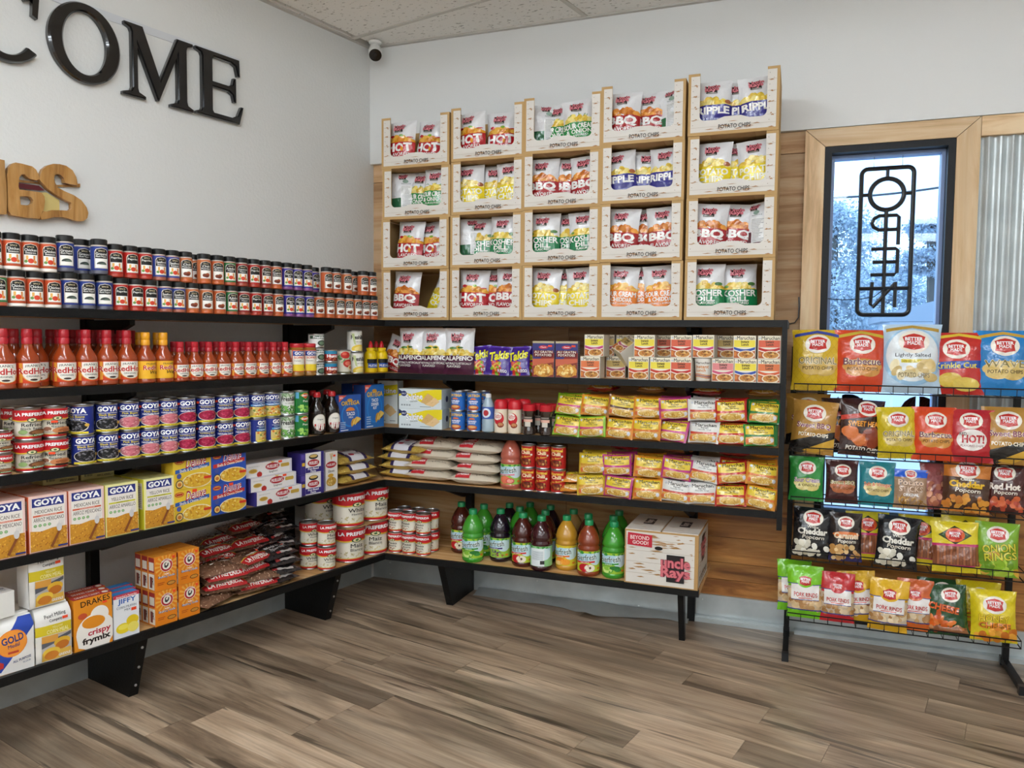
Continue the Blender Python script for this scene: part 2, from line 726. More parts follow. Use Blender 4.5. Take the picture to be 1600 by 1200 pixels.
floor = struct('floor', MB().box(-2.5, 6.6, -9.6, .15, -.12, -.0045, '#55483c', 'floor_vinyl').build('floor', False))
rz_p = math.atan2(LN.y, LN.x)
PW, PL = .152, 1.22
prnd = random.Random(11)
for k in range(-8, 22):
    s0 = k * PW
    off = prnd.uniform(-PL, 0)
    q = -.1 + off
    while q < 5.0:
        c = LN * (q + PL / 2) + LD * (s0 + PW / 2)
        pts = [LN * (q + a) + LD * (s0 + b_) for a, b_ in ((.0007, .0007), (PL - .0007, .0007), (PL - .0007, PW - .0007), (.0007, PW - .0007))]
        q += PL
        pl = []                                   # clip to the room
        for lim in (0, 1):
            src = pts if lim == 0 else pl
            ins = (lambda p: p.y <= .04) if lim == 0 else (lambda p: p.dot(LN) >= 0)
            val = (lambda p: .04 - p.y) if lim == 0 else (lambda p: p.dot(LN))
            out = []
            for i in range(len(src)):
                a, b_ = src[i], src[(i + 1) % len(src)]
                if ins(a):
                    out.append(a)
                if ins(a) != ins(b_):
                    t_ = val(a) / (val(a) - val(b_))
                    out.append(a + (b_ - a) * t_)
            pl = out
            if len(pl) < 3:
                break
        if len(pl) < 3 or c.x > 4.6:
            continue
        Mi = (Matrix.Translation(c) @ Matrix.Rotation(rz_p, 4, 'Z'))
        loc = [Mi.inverted() @ p for p in pl]
        loc = [(p.x, p.y) for p in loc]
        if sum(loc[i][0] * loc[(i + 1) % len(loc)][1] - loc[(i + 1) % len(loc)][0] * loc[i][1] for i in range(len(loc))) < 0:
            loc = loc[::-1]
        me = MB().prism(loc, -.004, 0.0, '#6e5d4c', 'floor_vinyl', lambda u, v, h: (u, v, h)).build('plank', False)
        o = obj('plank', me, floor, Mi)

# ceiling: slab, T-bars, lay-in tiles squared up with the left wall
ceiling = struct('ceiling', MB().box(-2.5, 6.6, -9.6, .15, HC + .03, HC + .12, '#dcd8d0', 'ceiling_tile').build('ceiling', False))
tile = MB().box(-.597, .597, -.292, .292, 0, .014, '#dcd8d0', 'ceiling_tile').build('ceiling_tile', False)
TS = .61
tb = MB()
for i in range(-1, 4):
    for j in range(-2, 6):
        q, s = 1.264 + 1.22 * (i - .5), .157 + TS * (j + .5)
        p = LN * q + LD * s
        if p.y > .25 or p.x > 4.8:
            continue
        obj('ceiling_tile', tile, ceiling, Matrix.Translation(p + Vector((0, 0, HC + .006))) @ Matrix.Rotation(rz_p, 4, 'Z'))
for i in range(0, 4):
    q = 1.264 + 1.22 * i
    lb(tb, -1.3, 4.0, q - .012, q + .012, HC, HC + .03, '#cfccc4', 'white_paint_metal')
for j in range(-2, 7):
    s = .157 + TS * j
    lb(tb, s - .012, s + .012, .0, 4.6, HC + .001, HC + .03, '#cfccc4', 'white_paint_metal')
obj('ceiling_grid', tb.build('ceiling_grid', False), ceiling, ML)
tw = MB()
lb(tw, .0, 9.5, 0, .022, HC - .004, HC + .03, '#c4c1ba', 'white_paint_metal')
obj('wall_angle', tw.build('wall_angle', False), ceiling, ML)
obj('wall_angle', MB().box(0, 6.5, -.022, 0, HC - .004, HC + .03, '#c4c1ba', 'white_paint_metal').build('wall_angle', False), ceiling)

# walls
wl = MB()
lb(wl, -.2, 9.8, -.12, 0, 0, HC + .03, '#dcdcda', 'wall_paint')
wall_left = struct('wall_left', wl.build('wall_left', False), ML)
BZ = 2.456                                         # underside of the upper wall
WX0, WX1, WZ0, WZ1 = 2.474, 3.02, .585, 2.365      # window opening
wb = MB()
wb.box(-.05, 6.5, 0, .15, BZ, HC + .03, '#dcdcda', 'wall_paint_smooth')
wb.box(-.05, WX0, .042, .15, 0, BZ, '#b08a60', 'wall_plywood')
wb.box(WX1, 6.5, .042, .15, 0, BZ, '#b08a60', 'wall_plywood')
wb.box(WX0, WX1, .042, .15, 0, WZ0, '#b08a60', 'wall_plywood')
wb.box(WX0, WX1, .042, .15, WZ1, BZ, '#b08a60', 'wall_plywood')
wall_back = struct('wall_back', wb.build('wall_back', False))


def panel(x0, x1, z0, z1, mat, name='panel', y0=.028, y1=.042):
    me = MB().box(-(x1 - x0) / 2, (x1 - x0) / 2, y0, y1, -(z1 - z0) / 2, (z1 - z0) / 2, '#b08a60', mat).build(name, False)
    return obj(name, me, wall_back, Matrix.Translation(((x0 + x1) / 2, 0, (z0 + z1) / 2)))


panel(.0, 1.21, .137, 1.30, 'plywood', 'plywood_panel')
panel(1.213, 1.9, .137, 1.30, 'plywood', 'plywood_panel')
panel(1.9, 2.384, .70, 1.30, 'wall_plywood', 'plywood_panel')
panel(.0, 1.21, 1.303, 2.35, 'wall_plywood', 'plywood_panel')
panel(1.213, 2.384, 1.303, 2.35, 'wall_plywood', 'plywood_panel')
panel(.0, 2.384, 2.354, BZ - .001, 'wall_plywood', 'plywood_panel')
for (z0, z1) in ((.137, .221), (.2235, .310), (.3125, .442), (.4445, .567)):
    panel(1.903, 3.3, z0, z1, 'stained_board', 'plank')
    panel(3.303, 4.6, z0, z1, 'stained_board', 'plank')
panel(1.903, 2.384, .5695, .697, 'stained_board', 'plank')
panel(3.12, 4.6, .5695, .697, 'stained_board', 'plank')
# corrugated sheet right of the window
cg = MB()
n = 260
vs, fs = [], []
for i in range(n + 1):
    x = 3.118 + i * (1.45 / n)
    y = .022 + .008 * math.cos((x - 3.13) / .047 * 2 * math.pi)
    vs += [(x, y, .70), (x, y, WZ1)]
for i in range(n):
    fs.append((2 * i, 2 * i + 2, 2 * i + 3, 2 * i + 1))
cg.add(vs, fs, '#b9c0c4', 'galvanised_sheet')
obj('corrugated_sheet', cg.build('corrugated_sheet'), wall_back)
struct('wall_right', MB().box(6.5, 6.62, -9.6, .15, 0, HC + .03, '#d5d5d2', 'wall_paint').build('wall_right', False))
struct('wall_front', MB().box(-2.5, 6.62, -9.7, -9.58, 0, HC + .03, '#d5d5d2', 'wall_paint').build('wall_front', False))

# metal skirting
def wavy_strip(L, h, thick, fn, seg=60, seed=0):
    mb = MB()
    vs, fs = [], []
    for i in range(seg + 1):
        for j in range(4):
            u, v = i / seg * L, j / 3 * h
            e = noise.noise(Vector((u * 2.2, v * 4, seed))) * .006
            vs.append(fn(u, v, thick + abs(e)))
    for i in range(seg):
        for j in range(3):
            a = i * 4 + j
            fs.append((a, a + 4, a + 5, a + 1))
    mb.add(vs, fs, '#aab0b2', 'galvanised_sheet')
    return mb


bl = struct('baseboard_left', wavy_strip(6.5, .235, .004, lambda u, v, h: LN * h + LD * u + Vector((0, 0, v)), 120, 3).build('baseboard_left'))
bb = struct('baseboard_back', wavy_strip(4.6, .137, .004, lambda u, v, h: Vector((u, .028 - h, v)), 110, 7).build('baseboard_back'))
m_ = MB()
m_.box(1.88, 2.36, -.012, .02, 0, .022, '#b9c2c4', 'galvanised_sheet')
m_.box(1.90, 2.36, -.002, .02, .022, .032, '#b9c2c4', 'galvanised_sheet')
m_.box(2.40, 4.6, -.012, .02, 0, .022, '#b9c2c4', 'galvanised_sheet')
m_.box(1.90, 4.6, .010, .024, .127, .141, '#b9c2c4', 'galvanised_sheet')
obj('base_moulding', m_.build('base_moulding', False), bb)
fl = MB()
vs, fs = [], []
for i in range(61):
    for j in range(7):
        u, v = .70 + i / 60 * 1.19, j / 6
        w_ = .10 + .055 * noise.noise(Vector((u * 3.1, 0, 4))) + .05 * math.exp(-((u - 1.37) / .1) ** 2)
        lift = .002 + .02 * (1 - v) ** 2 + .006 * abs(noise.noise(Vector((u * 6, v * 2, 9)))) + .016 * math.exp(-((u - 1.37) / .05) ** 2) * v
        vs.append((u, .016 - v * w_, lift))
for i in range(60):
    for j in range(6):
        a = i * 7 + j
        fs.append((a, a + 1, a + 8, a + 7))
fl.add(vs, fs, '#9aa0a2', 'galvanised_sheet')
obj('loose_flashing', fl.build('loose_flashing'), bb)
for (x, z) in ((.12, .03), (.12, .10), (1.05, .04), (1.05, .10), (1.62, .03), (1.95, .11)):
    sc_ = MB()
    sc_.lathe([(.005, 0), (.005, .002), (.003, .004), (0.0002, .0045)], 8, '#dfe3e4', 'tin')
    obj('screw', sc_.build('screw'), bb, Matrix.Translation((x, .0215, z)) @ Matrix.Rotation(R(90), 4, 'X'))

# wraparound lamps under the ceiling
for (q, s) in TROFFERS:
    p = LN * q + LD * s
    t_ = obj('ceiling_light', None, None, Matrix.Translation(p + Vector((0, 0, HC))) @ Matrix.Rotation(RZ_L, 4, 'Z'))
    t_['kind'] = 'structure'
    a = MB().box(-.15, .15, -.61, .61, -.018, .0, '#e8e8e6', 'white_paint_metal')
    a.box(-.14, .14, -.612, -.600, -.11, -.018, '#e8e8e6', 'white_paint_metal')
    a.box(-.14, .14, .600, .612, -.11, -.018, '#e8e8e6', 'white_paint_metal')
    obj('housing', a.build('housing', False), t_)
    d_ = MB()
    d_.prism([(-.135, -.019), (-.135, -.075), (-.10, -.108), (.10, -.108), (.135, -.075), (.135, -.019)], -.598, .598, '#ffffff', 'lamp_diffuser', lambda u, v, h: (u, h, v))
    obj('diffuser', d_.build('diffuser', False), t_)

# ------------------------------------------------------------------ window
win = obj('window_1', None)
win['kind'] = 'structure'
win['label'] = 'tall narrow window in a black frame with a hanging sign'
BLK = '#0d0e12'
a = MB()
fw = .03
a.box(WX0, WX0 + fw, -.004, .062, WZ0, WZ1, BLK, 'black_paint')
a.box(WX1 - fw, WX1, -.004, .062, WZ0, WZ1, BLK, 'black_paint')
a.box(WX0 + fw, WX1 - fw, -.004, .062, WZ1 - fw, WZ1, BLK, 'black_paint')
a.box(WX0 + fw, WX1 - fw, -.004, .062, WZ0, WZ0 + fw, BLK, 'black_paint')
obj('frame', a.build('frame', False), win)
a = MB()
f2 = .045
a.box(WX0, WX0 + f2, .062, .13, WZ0, WZ1, '#7e95c0', 'white_paint_metal')
a.box(WX1 - f2, WX1, .062, .13, WZ0, WZ1, '#7e95c0', 'white_paint_metal')
a.box(WX0 + f2, WX1 - f2, .062, .13, WZ1 - f2, WZ1, '#7e95c0', 'white_paint_metal')
a.box(WX0 + f2, WX1 - f2, .062, .13, WZ0, WZ0 + f2, '#7e95c0', 'white_paint_metal')
obj('sash', a.build('sash', False), win)
obj('pane', MB().box(WX0 + .04, WX1 - .04, .10, .104, WZ0 + .04, WZ1 - .04, '#ffffff', 'window_glass').build('pane', False), win)

ti = [0]


def trim(pts, mat, y0=-.002, y1=.03):
    ti[0] += 1
    cx = sum(p[0] for p in pts) / len(pts)
    cz = sum(p[1] for p in pts) / len(pts)
    me = MB().prism([(u - cx, v - cz) for u, v in pts], -y1, -y0, '#cda97c', mat, lambda u, v, h: (u, -h, v)).build('trim', False)
    return struct('trim_%d' % ti[0], me, Matrix.Translation((cx, 0, cz)))


CX0, CX1, CZ1 = 2.384, 3.116, 2.452
trim([(CX0, .57), (WX0 - .002, .57), (WX0 - .002, WZ1 + .002), (CX0, CZ1 - .002)], 'pine_trim')
trim([(WX1 + .002, .57), (CX1, .57), (CX1, CZ1 - .002), (WX1 + .002, WZ1 + .002)], 'pine_trim')
trim([(CX0 + .002, CZ1), (WX0, WZ1 + .003), (WX1, WZ1 + .003), (CX1 - .002, CZ1)], 'pine_trim_flat')
trim([(CX1 + .002, WZ1 + .001), (4.6, WZ1 + .001), (4.6, CZ1), (CX1 + .002, CZ1)], 'pine_trim_flat')

# ------------------------------------------------------------------ wall shelving
BK = '#0c0d0e'
SB = .026                                            # board thickness
IC = Vector(((D + D * LN.y) / LN.x, -D, 0))          # inner corner of the front edges


def shelf_poly(pts, z, mat='plywood'):
    return MB().prism([(p[0], p[1]) for p in pts], z - SB, z, '#c9955a', mat, lambda u, v, h: (u, v, h)).build('shelf_board', False)


SEND = 2.95
shl = obj('wall_shelving', None)
tag(shl, 'black edged plywood shelving of five boards along the left wall', 'shelving')
shr = obj('wall_shelving', None)
tag(shr, 'black edged plywood shelving of five boards beside the window', 'shelving')
for k in (1, 2, 3, 4, 5):
    e = .018
    fL, fR = LN * (D - e) + LD * SEND, None
    icb = IC - Vector((1, 0, 0)) * 0
    # corner point of the board, set back behind the edging
    bis = Vector((((D - e) + (D - e) * LN.y) / LN.x, -(D - e), 0))
    c0 = Vector((.003, -.002, 0))
    b_ = obj('shelf_board', shelf_poly([LN * .002 + LD * .002 + Vector((0, 0, 0)), bis - Vector((.0015, 0, 0)), fL, LN * .002 + LD * SEND], Z[k]), shl)
    ed = MB()
    ed.prism([tuple((bis)[:2]), tuple(IC[:2]), tuple((LN * D + LD * SEND)[:2]), tuple(fL[:2])], Z[k] - SB - .004, Z[k] + .001, BK, 'black_paint', lambda u, v, h: (u, v, h))
    obj('edge_strip', ed.build('edge_strip', False), b_)
    xe = 2.312 if k < 5 else 1.985
    b_ = obj('shelf_board', shelf_poly([(.01, .026), (bis.x + .0015, bis.y), (xe, -(D - e)), (xe, .026)], Z[k]), shr)
    ed = MB()
    ed.prism([(bis.x, bis.y), (IC.x, IC.y), (xe, -D), (xe, -(D - e))], Z[k] - SB - .004, Z[k] + .001, BK, 'black_paint', lambda u, v, h: (u, v, h))
    obj('edge_strip', ed.build('edge_strip', False), b_)

PT = .038
ZUP = Z[1] - SB - .001


def brace_left(s):
    a = MB()
    lb(a, s, s + PT, .006, .046, .0, ZUP, BK, 'black_paint')
    obj('post', a.build('post', False), shl, ML)
    for k in (1, 2, 3, 4):
        z = Z[k] - SB - .0045
        g_ = MB()
        g_.prism([(.047, z), (.36, z), (.36, z - .02), (.12, z - .10), (.047, z - .10)], -(s + PT * .78), -(s + PT * .22), BK, 'black_paint', lambda u, v, h: (h, -u, v))
        obj('bracket', g_.build('bracket', False), shl, ML)
    z = Z[5] - SB - .0045
    g_ = MB()
    g_.prism([(.047, z), (.40, z), (.315, 0.001), (.047, .001)], -(s + PT), -s, BK, 'black_paint', lambda u, v, h: (h, -u, v))
    lg = obj('leg', g_.build('leg', False), shl, ML)
    for t_ in (.2, .52, .82):
        u, v = .40 - .085 * t_, z * (1 - t_)
        sm = MB()
        sm.lathe([(.0055, 0), (.0055, .003), (.003, .0045), (.0002, .005)], 8, '#c8ccd0', 'tin')
        obj('bolt', sm.build('bolt'), lg, Matrix.Translation((-(s + PT / 2), -u - .001, v)) @ Matrix.Rotation(R(90), 4, 'X'))


brace_left(1.652)
brace_left(.615)
brace_left(2.70)


def brace_right(x, leg=True):
    a = MB()
    a.box(x, x + PT, -.018, .024, 0, ZUP, BK, 'black_paint')
    obj('post', a.build('post', False), shr)
    for k in (1, 2, 3, 4):
        z = Z[k] - SB - .0045
        g_ = MB()
        g_.prism([(.019, z), (.34, z), (.34, z - .02), (.10, z - .10), (.019, z - .10)], x + PT * .22, x + PT * .78, BK, 'black_paint', lambda u, v, h: (h, -u, v))
        obj('bracket', g_.build('bracket', False), shr)
    z = Z[5] - SB - .0045
    g_ = MB()
    if leg:
        g_.prism([(.019, z), (.385, z), (.265, .001), (.019, .001)], x, x + PT, BK, 'black_paint', lambda u, v, h: (h, -u, v))
    else:
        g_.prism([(.33, z), (.39, z), (.302, .001), (.268, .001)], x, x + .028, BK, 'black_paint', lambda u, v, h: (h, -u, v))
    obj('leg', g_.build('leg', False), shr)


brace_right(.628)
brace_right(1.880, False)
a = MB()
a.box(2.3125, 2.335, -D - .001, -D + .035, .613, Z[1] + .001, BK, 'black_paint')
a.box(2.3125, 2.335, -D + .035, .026, Z[1] - .03, Z[1] + .001, BK, 'black_paint')
obj('end_post', a.build('end_post', False), shr)
a = MB()
for k in (2, 3, 4):
    a.box(2.3125, 2.33, -D + .036, .026, Z[k] - SB, Z[k] - .002, BK, 'black_paint')
obj('end_cleat', a.build('end_cleat', False), shr)

# ================================================================== PRODUCTS
# ---- generic makers
def cyl_label(art, r, z0, mat='printed_paper', n=28, full=True):
    """wrap-around label on a cylinder; the art's middle faces -y"""
    mb = MB()
    mb.lathe([(r + .0003, z0), (r + .0003, z0 + art.h)], n, art.bg, mat)
    st = 2 * math.pi / n
    gu = [r * (i * st) for i in range(-n // 2, n // 2 + 1) if abs(r * i * st) < art.w / 2]

    def fn(u, v, h):
        t_ = u / r
        q = r + .0006 + h
        return (q * math.sin(t_), -q * math.cos(t_), z0 + v)
    art.mesh_into(mb, fn, gu, [], mat)
    return mb.build('label')


def can(name, r, h, art, cat='can', n=28):
    b = MB()
    b.lathe([(0.0002, .002), (r - .004, .002), (r - .001, 0), (r + .001, .0015), (r + .001, .0035), (r, .005), (r, h - .005), (r + .001, h - .0035),
             (r + .001, h - .001), (r - .001, h), (r - .003, h - .001), (r - .0035, h - .004), (r * .7, h - .003), (r * .68, h - .0035), (.0002, h - .0035)], n, '#c9ccce', 'tin')
    return Proto(name, cat, [('can_body', b.build('can_body'), []), ('label', cyl_label(art, r, .006), [])], 2 * r + .003, 2 * r + .003, h, True)


def carton(name, w, h, dep, front, side='#ffffff', top='#ffffff', sides=None, tops=None, cat='box', mat='printed_paper', back=None):
    """folding carton; front art faces -y. sides / tops: Art for the left side and the top"""
    mb = MB()
    x, y = w / 2, dep / 2
    k = .0012
    prof = [(-x + k, -y), (x - k, -y), (x, -y + k), (x, y - k), (x - k, y), (-x + k, y), (-x, y - k), (-x, -y + k)]
    mb.prism(prof, 0, h, top, mat, lambda u, v, hh: (u, v, hh), side)
    mb.box(-x + k, x - k, -y - .0001, -y + .0005, .0005, h - .0005, front.bg, mat)
    front.mesh_into(mb, lambda u, v, q: (u, -y - q, v), mat=mat)
    if sides:
        sides.mesh_into(mb, lambda u, v, q: (-x - q, -u, v), mat=mat)
        sides.mesh_into(mb, lambda u, v, q: (x + q, u, v), mat=mat)
    if tops:
        tops.mesh_into(mb, lambda u, v, q: (u, -y + v, h + q), mat=mat)
    return Proto(name, cat, [(name, mb.build(name, False), [])], w, dep, h)


def pillow_grid(w, h, t, nu, nv, seal, horiz, seed, wr, puff, flat=.5):
    fr, bk = [], []
    for i in range(nu + 1):
        cf, cb = [], []
        for j in range(nv + 1):
            u, v = i / nu * 2 - 1, j / nv * 2 - 1
            a, b = (v, u) if not horiz else (u, v)       # a: towards the seals
            la = (h if not horiz else w)
            se = 1 - 2 * seal / la
            aa = min(1, abs(a) / se)
            pa = (1 - aa ** 3.0) ** flat
            pb = (max(0, 1 - abs(b) ** 2.6)) ** puff
            nar = 1 - .07 * pa
            n1 = noise.noise(Vector((u * 2.3 + seed, v * 2.9, seed * 1.7)))
            n2 = noise.noise(Vector((u * 5.5, v * 6.5 + seed, seed * .7)))
            dpt = t / 2 * pa * pb + (n1 * .55 + n2 * .45) * wr * (.25 + pa) * min(1, pb * 1.6)
            x = u * w / 2 * (nar if not horiz else 1)
            z = (v * .5 + .5) * h
            if horiz:
                z = h / 2 + v * h / 2 * nar
            if aa >= 1:
                z_ = .0025 * math.sin(i * 2.4 + seed) if not horiz else 0
                dpt = max(dpt, 0) * .2 + .0008
                y = -dpt + .004 * noise.noise(Vector((u * 2, v, seed + 3)))
                cf.append(Vector((x, y, z)))
                cb.append(Vector((x, y + .0018, z)))
            else:
                edge = (abs(b) > .999)
                cf.append(Vector((x, -max(dpt, .0005), z)))
                cb.append(Vector((x, max(dpt * .9, .0005), z)))
        fr.append(cf)
        bk.append(cb)
    return fr, bk


def grid_fn(fr, nu, nv, w, h):
    """print coordinates -> point on a triangulated sheet of (nu+1) x (nv+1) points"""
    nrm = {}
    for i in range(nu + 1):
        for j in range(nv + 1):
            du = fr[min(i + 1, nu)][j] - fr[max(i - 1, 0)][j]
            dv = fr[i][min(j + 1, nv)] - fr[i][max(j - 1, 0)]
            q = du.cross(dv)
            nrm[(i, j)] = q.normalized() if q.length > 1e-12 else Vector((0, -1, 0))

    def fn(u, v, q):
        a = min(max((u / w + .5) * nu, 0), nu - 1e-6)
        b = min(max(v / h * nv, 0), nv - 1e-6)
        i, j = int(a), int(b)
        s, t_ = a - i, b - j
        if s >= t_:
            k0, k1, k2, w0, w1, w2 = (i, j), (i + 1, j), (i + 1, j + 1), 1 - s, s - t_, t_
        else:
            k0, k1, k2, w0, w1, w2 = (i, j), (i, j + 1), (i + 1, j + 1), 1 - t_, t_ - s, s
        p = fr[k0[0]][k0[1]] * w0 + fr[k1[0]][k1[1]] * w1 + fr[k2[0]][k2[1]] * w2
        return p + (nrm[k0] * w0 + nrm[k1] * w1 + nrm[k2] * w2) * (q + .0002)
    return fn


def bag_mesh(name, w, h, t, art, seed=1, seal=.012, mat='glossy_film', horiz=False, nu=12, nv=15, back='#d8d8d8', wr=.006, puff=.62, sealcol=None, flat=.5):
    fr, bk = pillow_grid(w, h, t, nu, nv, seal, horiz, seed, wr, puff, flat)
    mb = MB()

    def idx(i, j):
        return i * (nv + 1) + j
    vs = [p for c in fr for p in c]
    fs = [f for i in range(nu) for j in range(nv) for f in ((idx(i, j), idx(i + 1, j), idx(i + 1, j + 1)), (idx(i, j), idx(i + 1, j + 1), idx(i, j + 1)))]
    mb.add(vs, fs, art.bg, mat)
    vs = [p for c in bk for p in c]
    mb.add(vs, [f[::-1] for f in fs], back, mat)
    # close the rim
    rim = [(i, 0) for i in range(nu)] + [(nu, j) for j in range(nv)] + [(i, nv) for i in range(nu, 0, -1)] + [(0, j) for j in range(nv, 0, -1)]
    vs = [fr[i][j] for i, j in rim] + [bk[i][j] for i, j in rim]
    n = len(rim)
    mb.add(vs, [(k, n + k, n + (k + 1) % n, (k + 1) % n) for k in range(n)], art.bg, mat)
    fn = grid_fn(fr, nu, nv, w, h)
    gu = [(i / nu - .5) * w for i in range(1, nu)]
    gv = [j / nv * h for j in range(1, nv)]
    diag = [(k, nu, nv) for k in range(-(nv - 1), nu)]
    art.mesh_into(mb, fn, gu, gv, mat, off=.0002, step=.00007, diag=diag)
    return mb.build(name, True, 60)


def bag(name, w, h, t, art, cat='bag', **kw):
    return Proto(name, cat, [(name, bag_mesh(name, w, h, t, art, **kw), [])], w, t, h)


def sticker(a, x, y, w=.16, h=.05, c='#f4502a'):
    return a.rect(x, y, x + w, y + h, c)


# ---- spice jars
def spice(c, base, title, pic, r=.0272, h=.122, white_foot=False, blk=False):
    hl = h * .66
    a = Art(2 * math.pi * r, hl, c, 3)
    a.rect(.02, 0, .13, .75, '#e9e3da')
    for k in range(7):
        a.rect(.035, .08 + k * .09, .115, .10 + k * .09, '#6d6a66')
    a.poly([(.37, .08), (.63, .08), (.63, .80), (.60, .90), (.5, .95), (.40, .90), (.37, .80)], '#e8dfcf')
    a.poly([(.38, .095), (.62, .095), (.62, .79), (.59, .885), (.5, .93), (.41, .885), (.38, .79)], '#191716')
    a.rect(.385, .10, .615, .50, '#f4f1ea')
    a.text(title[0], .395, .64, .605, .75, '#f6f4ee', .01)
    if len(title) > 1:
        a.text(title[1], .40, .54, .60, .62, '#f6f4ee', .01)
    a.text('SPICE', .44, .79, .56, .85, '#d9c9a0', .01)
    if pic == 'veg':
        a.ell(.5, .24, .05, .10, '#d4452a')
        a.ell(.42, .22, .03, .06, '#6f9a4a')
        a.rect(.42, .28, .46, .46, '#e7b15e')
        a.rect(.54, .26, .57, .46, '#d88d4a')
        a.ell(.57, .2, .03, .06, '#e08a3c')
    elif pic == 'pepper':
        a.ell(.5, .25, .09, .12, '#39423c', a0=0, a1=180)
        a.ell(.53, .24, .06, .08, '#5c6a5e', a0=0, a1=180)
    else:
        a.ell(.47, .24, .05, .09, '#7a3b25')
        a.ell(.53, .27, .05, .09, '#9a4d2d')
        a.ell(.51, .2, .05, .07, '#6a2f1d')
    jar = MB()
    fz = '#efe6dc' if white_foot else base
    jar.lathe([(.0002, 0), (r - .003, 0), (r, .003), (r, h * .09), (r - .0008, h * .1), (r - .0008, h * .79), (r - .004, h * .84), (r - .005, h * .85), (.0002, h * .85)], 22, base, 'plastic',
              cols=[fz, fz, fz, fz, base, '#c9bdb2', '#c9bdb2', '#c9bdb2'])
    lid = MB()
    lid.lathe([(.0002, h * .83), (r - .001, h * .83), (r - .001, h * .835), (r - .0005, h * .98), (r - .003, h), (.0002, h)], 22, '#131313', 'plastic')
    return Proto('spice_jar', 'spice jar', [('jar', jar.build('jar'), []), ('lid', lid.build('lid'), []), ('label', cyl_label(a, r, h * .115, n=22), [])], 2 * r + .001, 2 * r + .001, h, True)


SP = {
    'or': spice('#c9542f', '#c4602f', ('Chicken', 'Season'), 'veg', white_foot=True),
    'bp': spice('#2c3f8c', '#5a5a66', ('Ground', 'Black Pepper'), 'pepper', .0285, .128),
    'rd': spice('#b8271f', '#b03a28', ('Paprika',), 'veg'),
    'bl': spice('#3a4d9a', '#a8604a', ('Seafood', 'Season'), 'veg'),
    'br': spice('#c9703f', '#c9622f', ('Chili', 'Powder'), 'bean'),
    'gr': spice('#2f7a45', '#b5583c', ('Adobo', 'Pepper'), 'veg'),
    'dr': spice('#9e2a2a', '#a34a36', ('Cayenne', 'Pepper'), 'veg'),
    'pu': spice('#37359a', '#8a4f86', ('Garlic', 'Salt'), 'veg'),
    'co': spice('#c65f33', '#c4622f', ('Cumin', 'Ground'), 'bean'),
}

# ---- bottles
def bottle(name, prof, cap, a, r, z0, liq, capc, h, mat='filled_glass', n=24, cols=None, cat='bottle'):
    b = MB()
    b.lathe(prof, n, liq, mat, cols=cols)
    c = MB()
    c.lathe(cap, n, capc, 'plastic')
    parts = [('bottle', b.build('bottle'), []), ('cap', c.build('cap'), [])]
    if a:
        parts.append(('label', cyl_label(a, r, z0, n=n), []))
    return Proto(name, cat, parts, 2 * r + .002, 2 * r + .002, h, True)


def hot(h, r, style):
    k = h / .203
    prof = [(.0002, 0), (r - .004, 0), (r, .004), (r, .012 * k), (r - .001, .015 * k), (r - .001, .088 * k), (r, .092 * k), (r, .096 * k), (r * .93, .108 * k), (r * .72, .123 * k), (r * .5, .137 * k), (r * .43, .150 * k), (r * .46, .156 * k), (r * .40, .160 * k), (.0002, .161 * k)]
    lab = {'red': '#d8431f', 'yellow': '#eda51f'}[style]
    a = Art(2 * math.pi * r, .070 * k, lab, 4)
    a.rect(.06, .04, .22, .96, '#ece8e0')
    for q in range(9):
        a.rect(.075 + q * .015, .2, .083 + q * .015, .8, '#3a3a3a')
    if style == 'red':
        a.rect(.315, .03, .36, .97, '#e8a13a')
        a.ell(.52, .50, .175, .46, '#e8a13a', 26)
        a.ell(.52, .50, .16, .43, '#f3ede2', 26)
        a.rect(.37, .55, .67, .97, '#f3ede2')
        a.text("FRANK'S", .40, .76, .60, .88, '#2a2522', .01, arc=.04)
        a.text('RedHot', .30, .44, .70, .74, '#f7f2e8', .06)
        a.text('RedHot', .30, .44, .70, .74, '#c2271d', .025)
        a.text('ORIGINAL', .41, .30, .59, .38, '#2a2522', .01)
        a.ell(.5, .17, .05, .05, '#3a2a20')
    else:
        a.rect(.30, 0, .70, 1, '#f3b92f')
        a.text("FRANK'S", .43, .80, .62, .9, '#2a2522', .01)
        a.text('RedHot', .38, .5, .72, .76, '#f7f2e8', .06)
        a.text('RedHot', .38, .5, .72, .76, '#c2271d', .025)
        a.text('Wings', .46, .22, .68, .46, '#26221f', .01, shear=.1)
        a.rect(.62, .74, .70, .9, '#f0542a')
    capc = '#b3202c' if style == 'red' else '#e8a021'
    cap = [(r * .40, .150 * k), (r * .46, .152 * k), (r * .47, .170 * k), (r * .42, .173 * k), (r * .45, .176 * k), (r * .47, .180 * k), (r * .46, .200 * k), (r * .40, .203 * k), (.0002, .203 * k)]
    return bottle('hot_sauce_bottle', prof, cap, a, r - .001, .018 * k, '#9a3d18', capc, h)


HB, HY, HS = hot(.203, .0375, 'red'), hot(.196, .0365, 'yellow'), hot(.160, .0325, 'red')


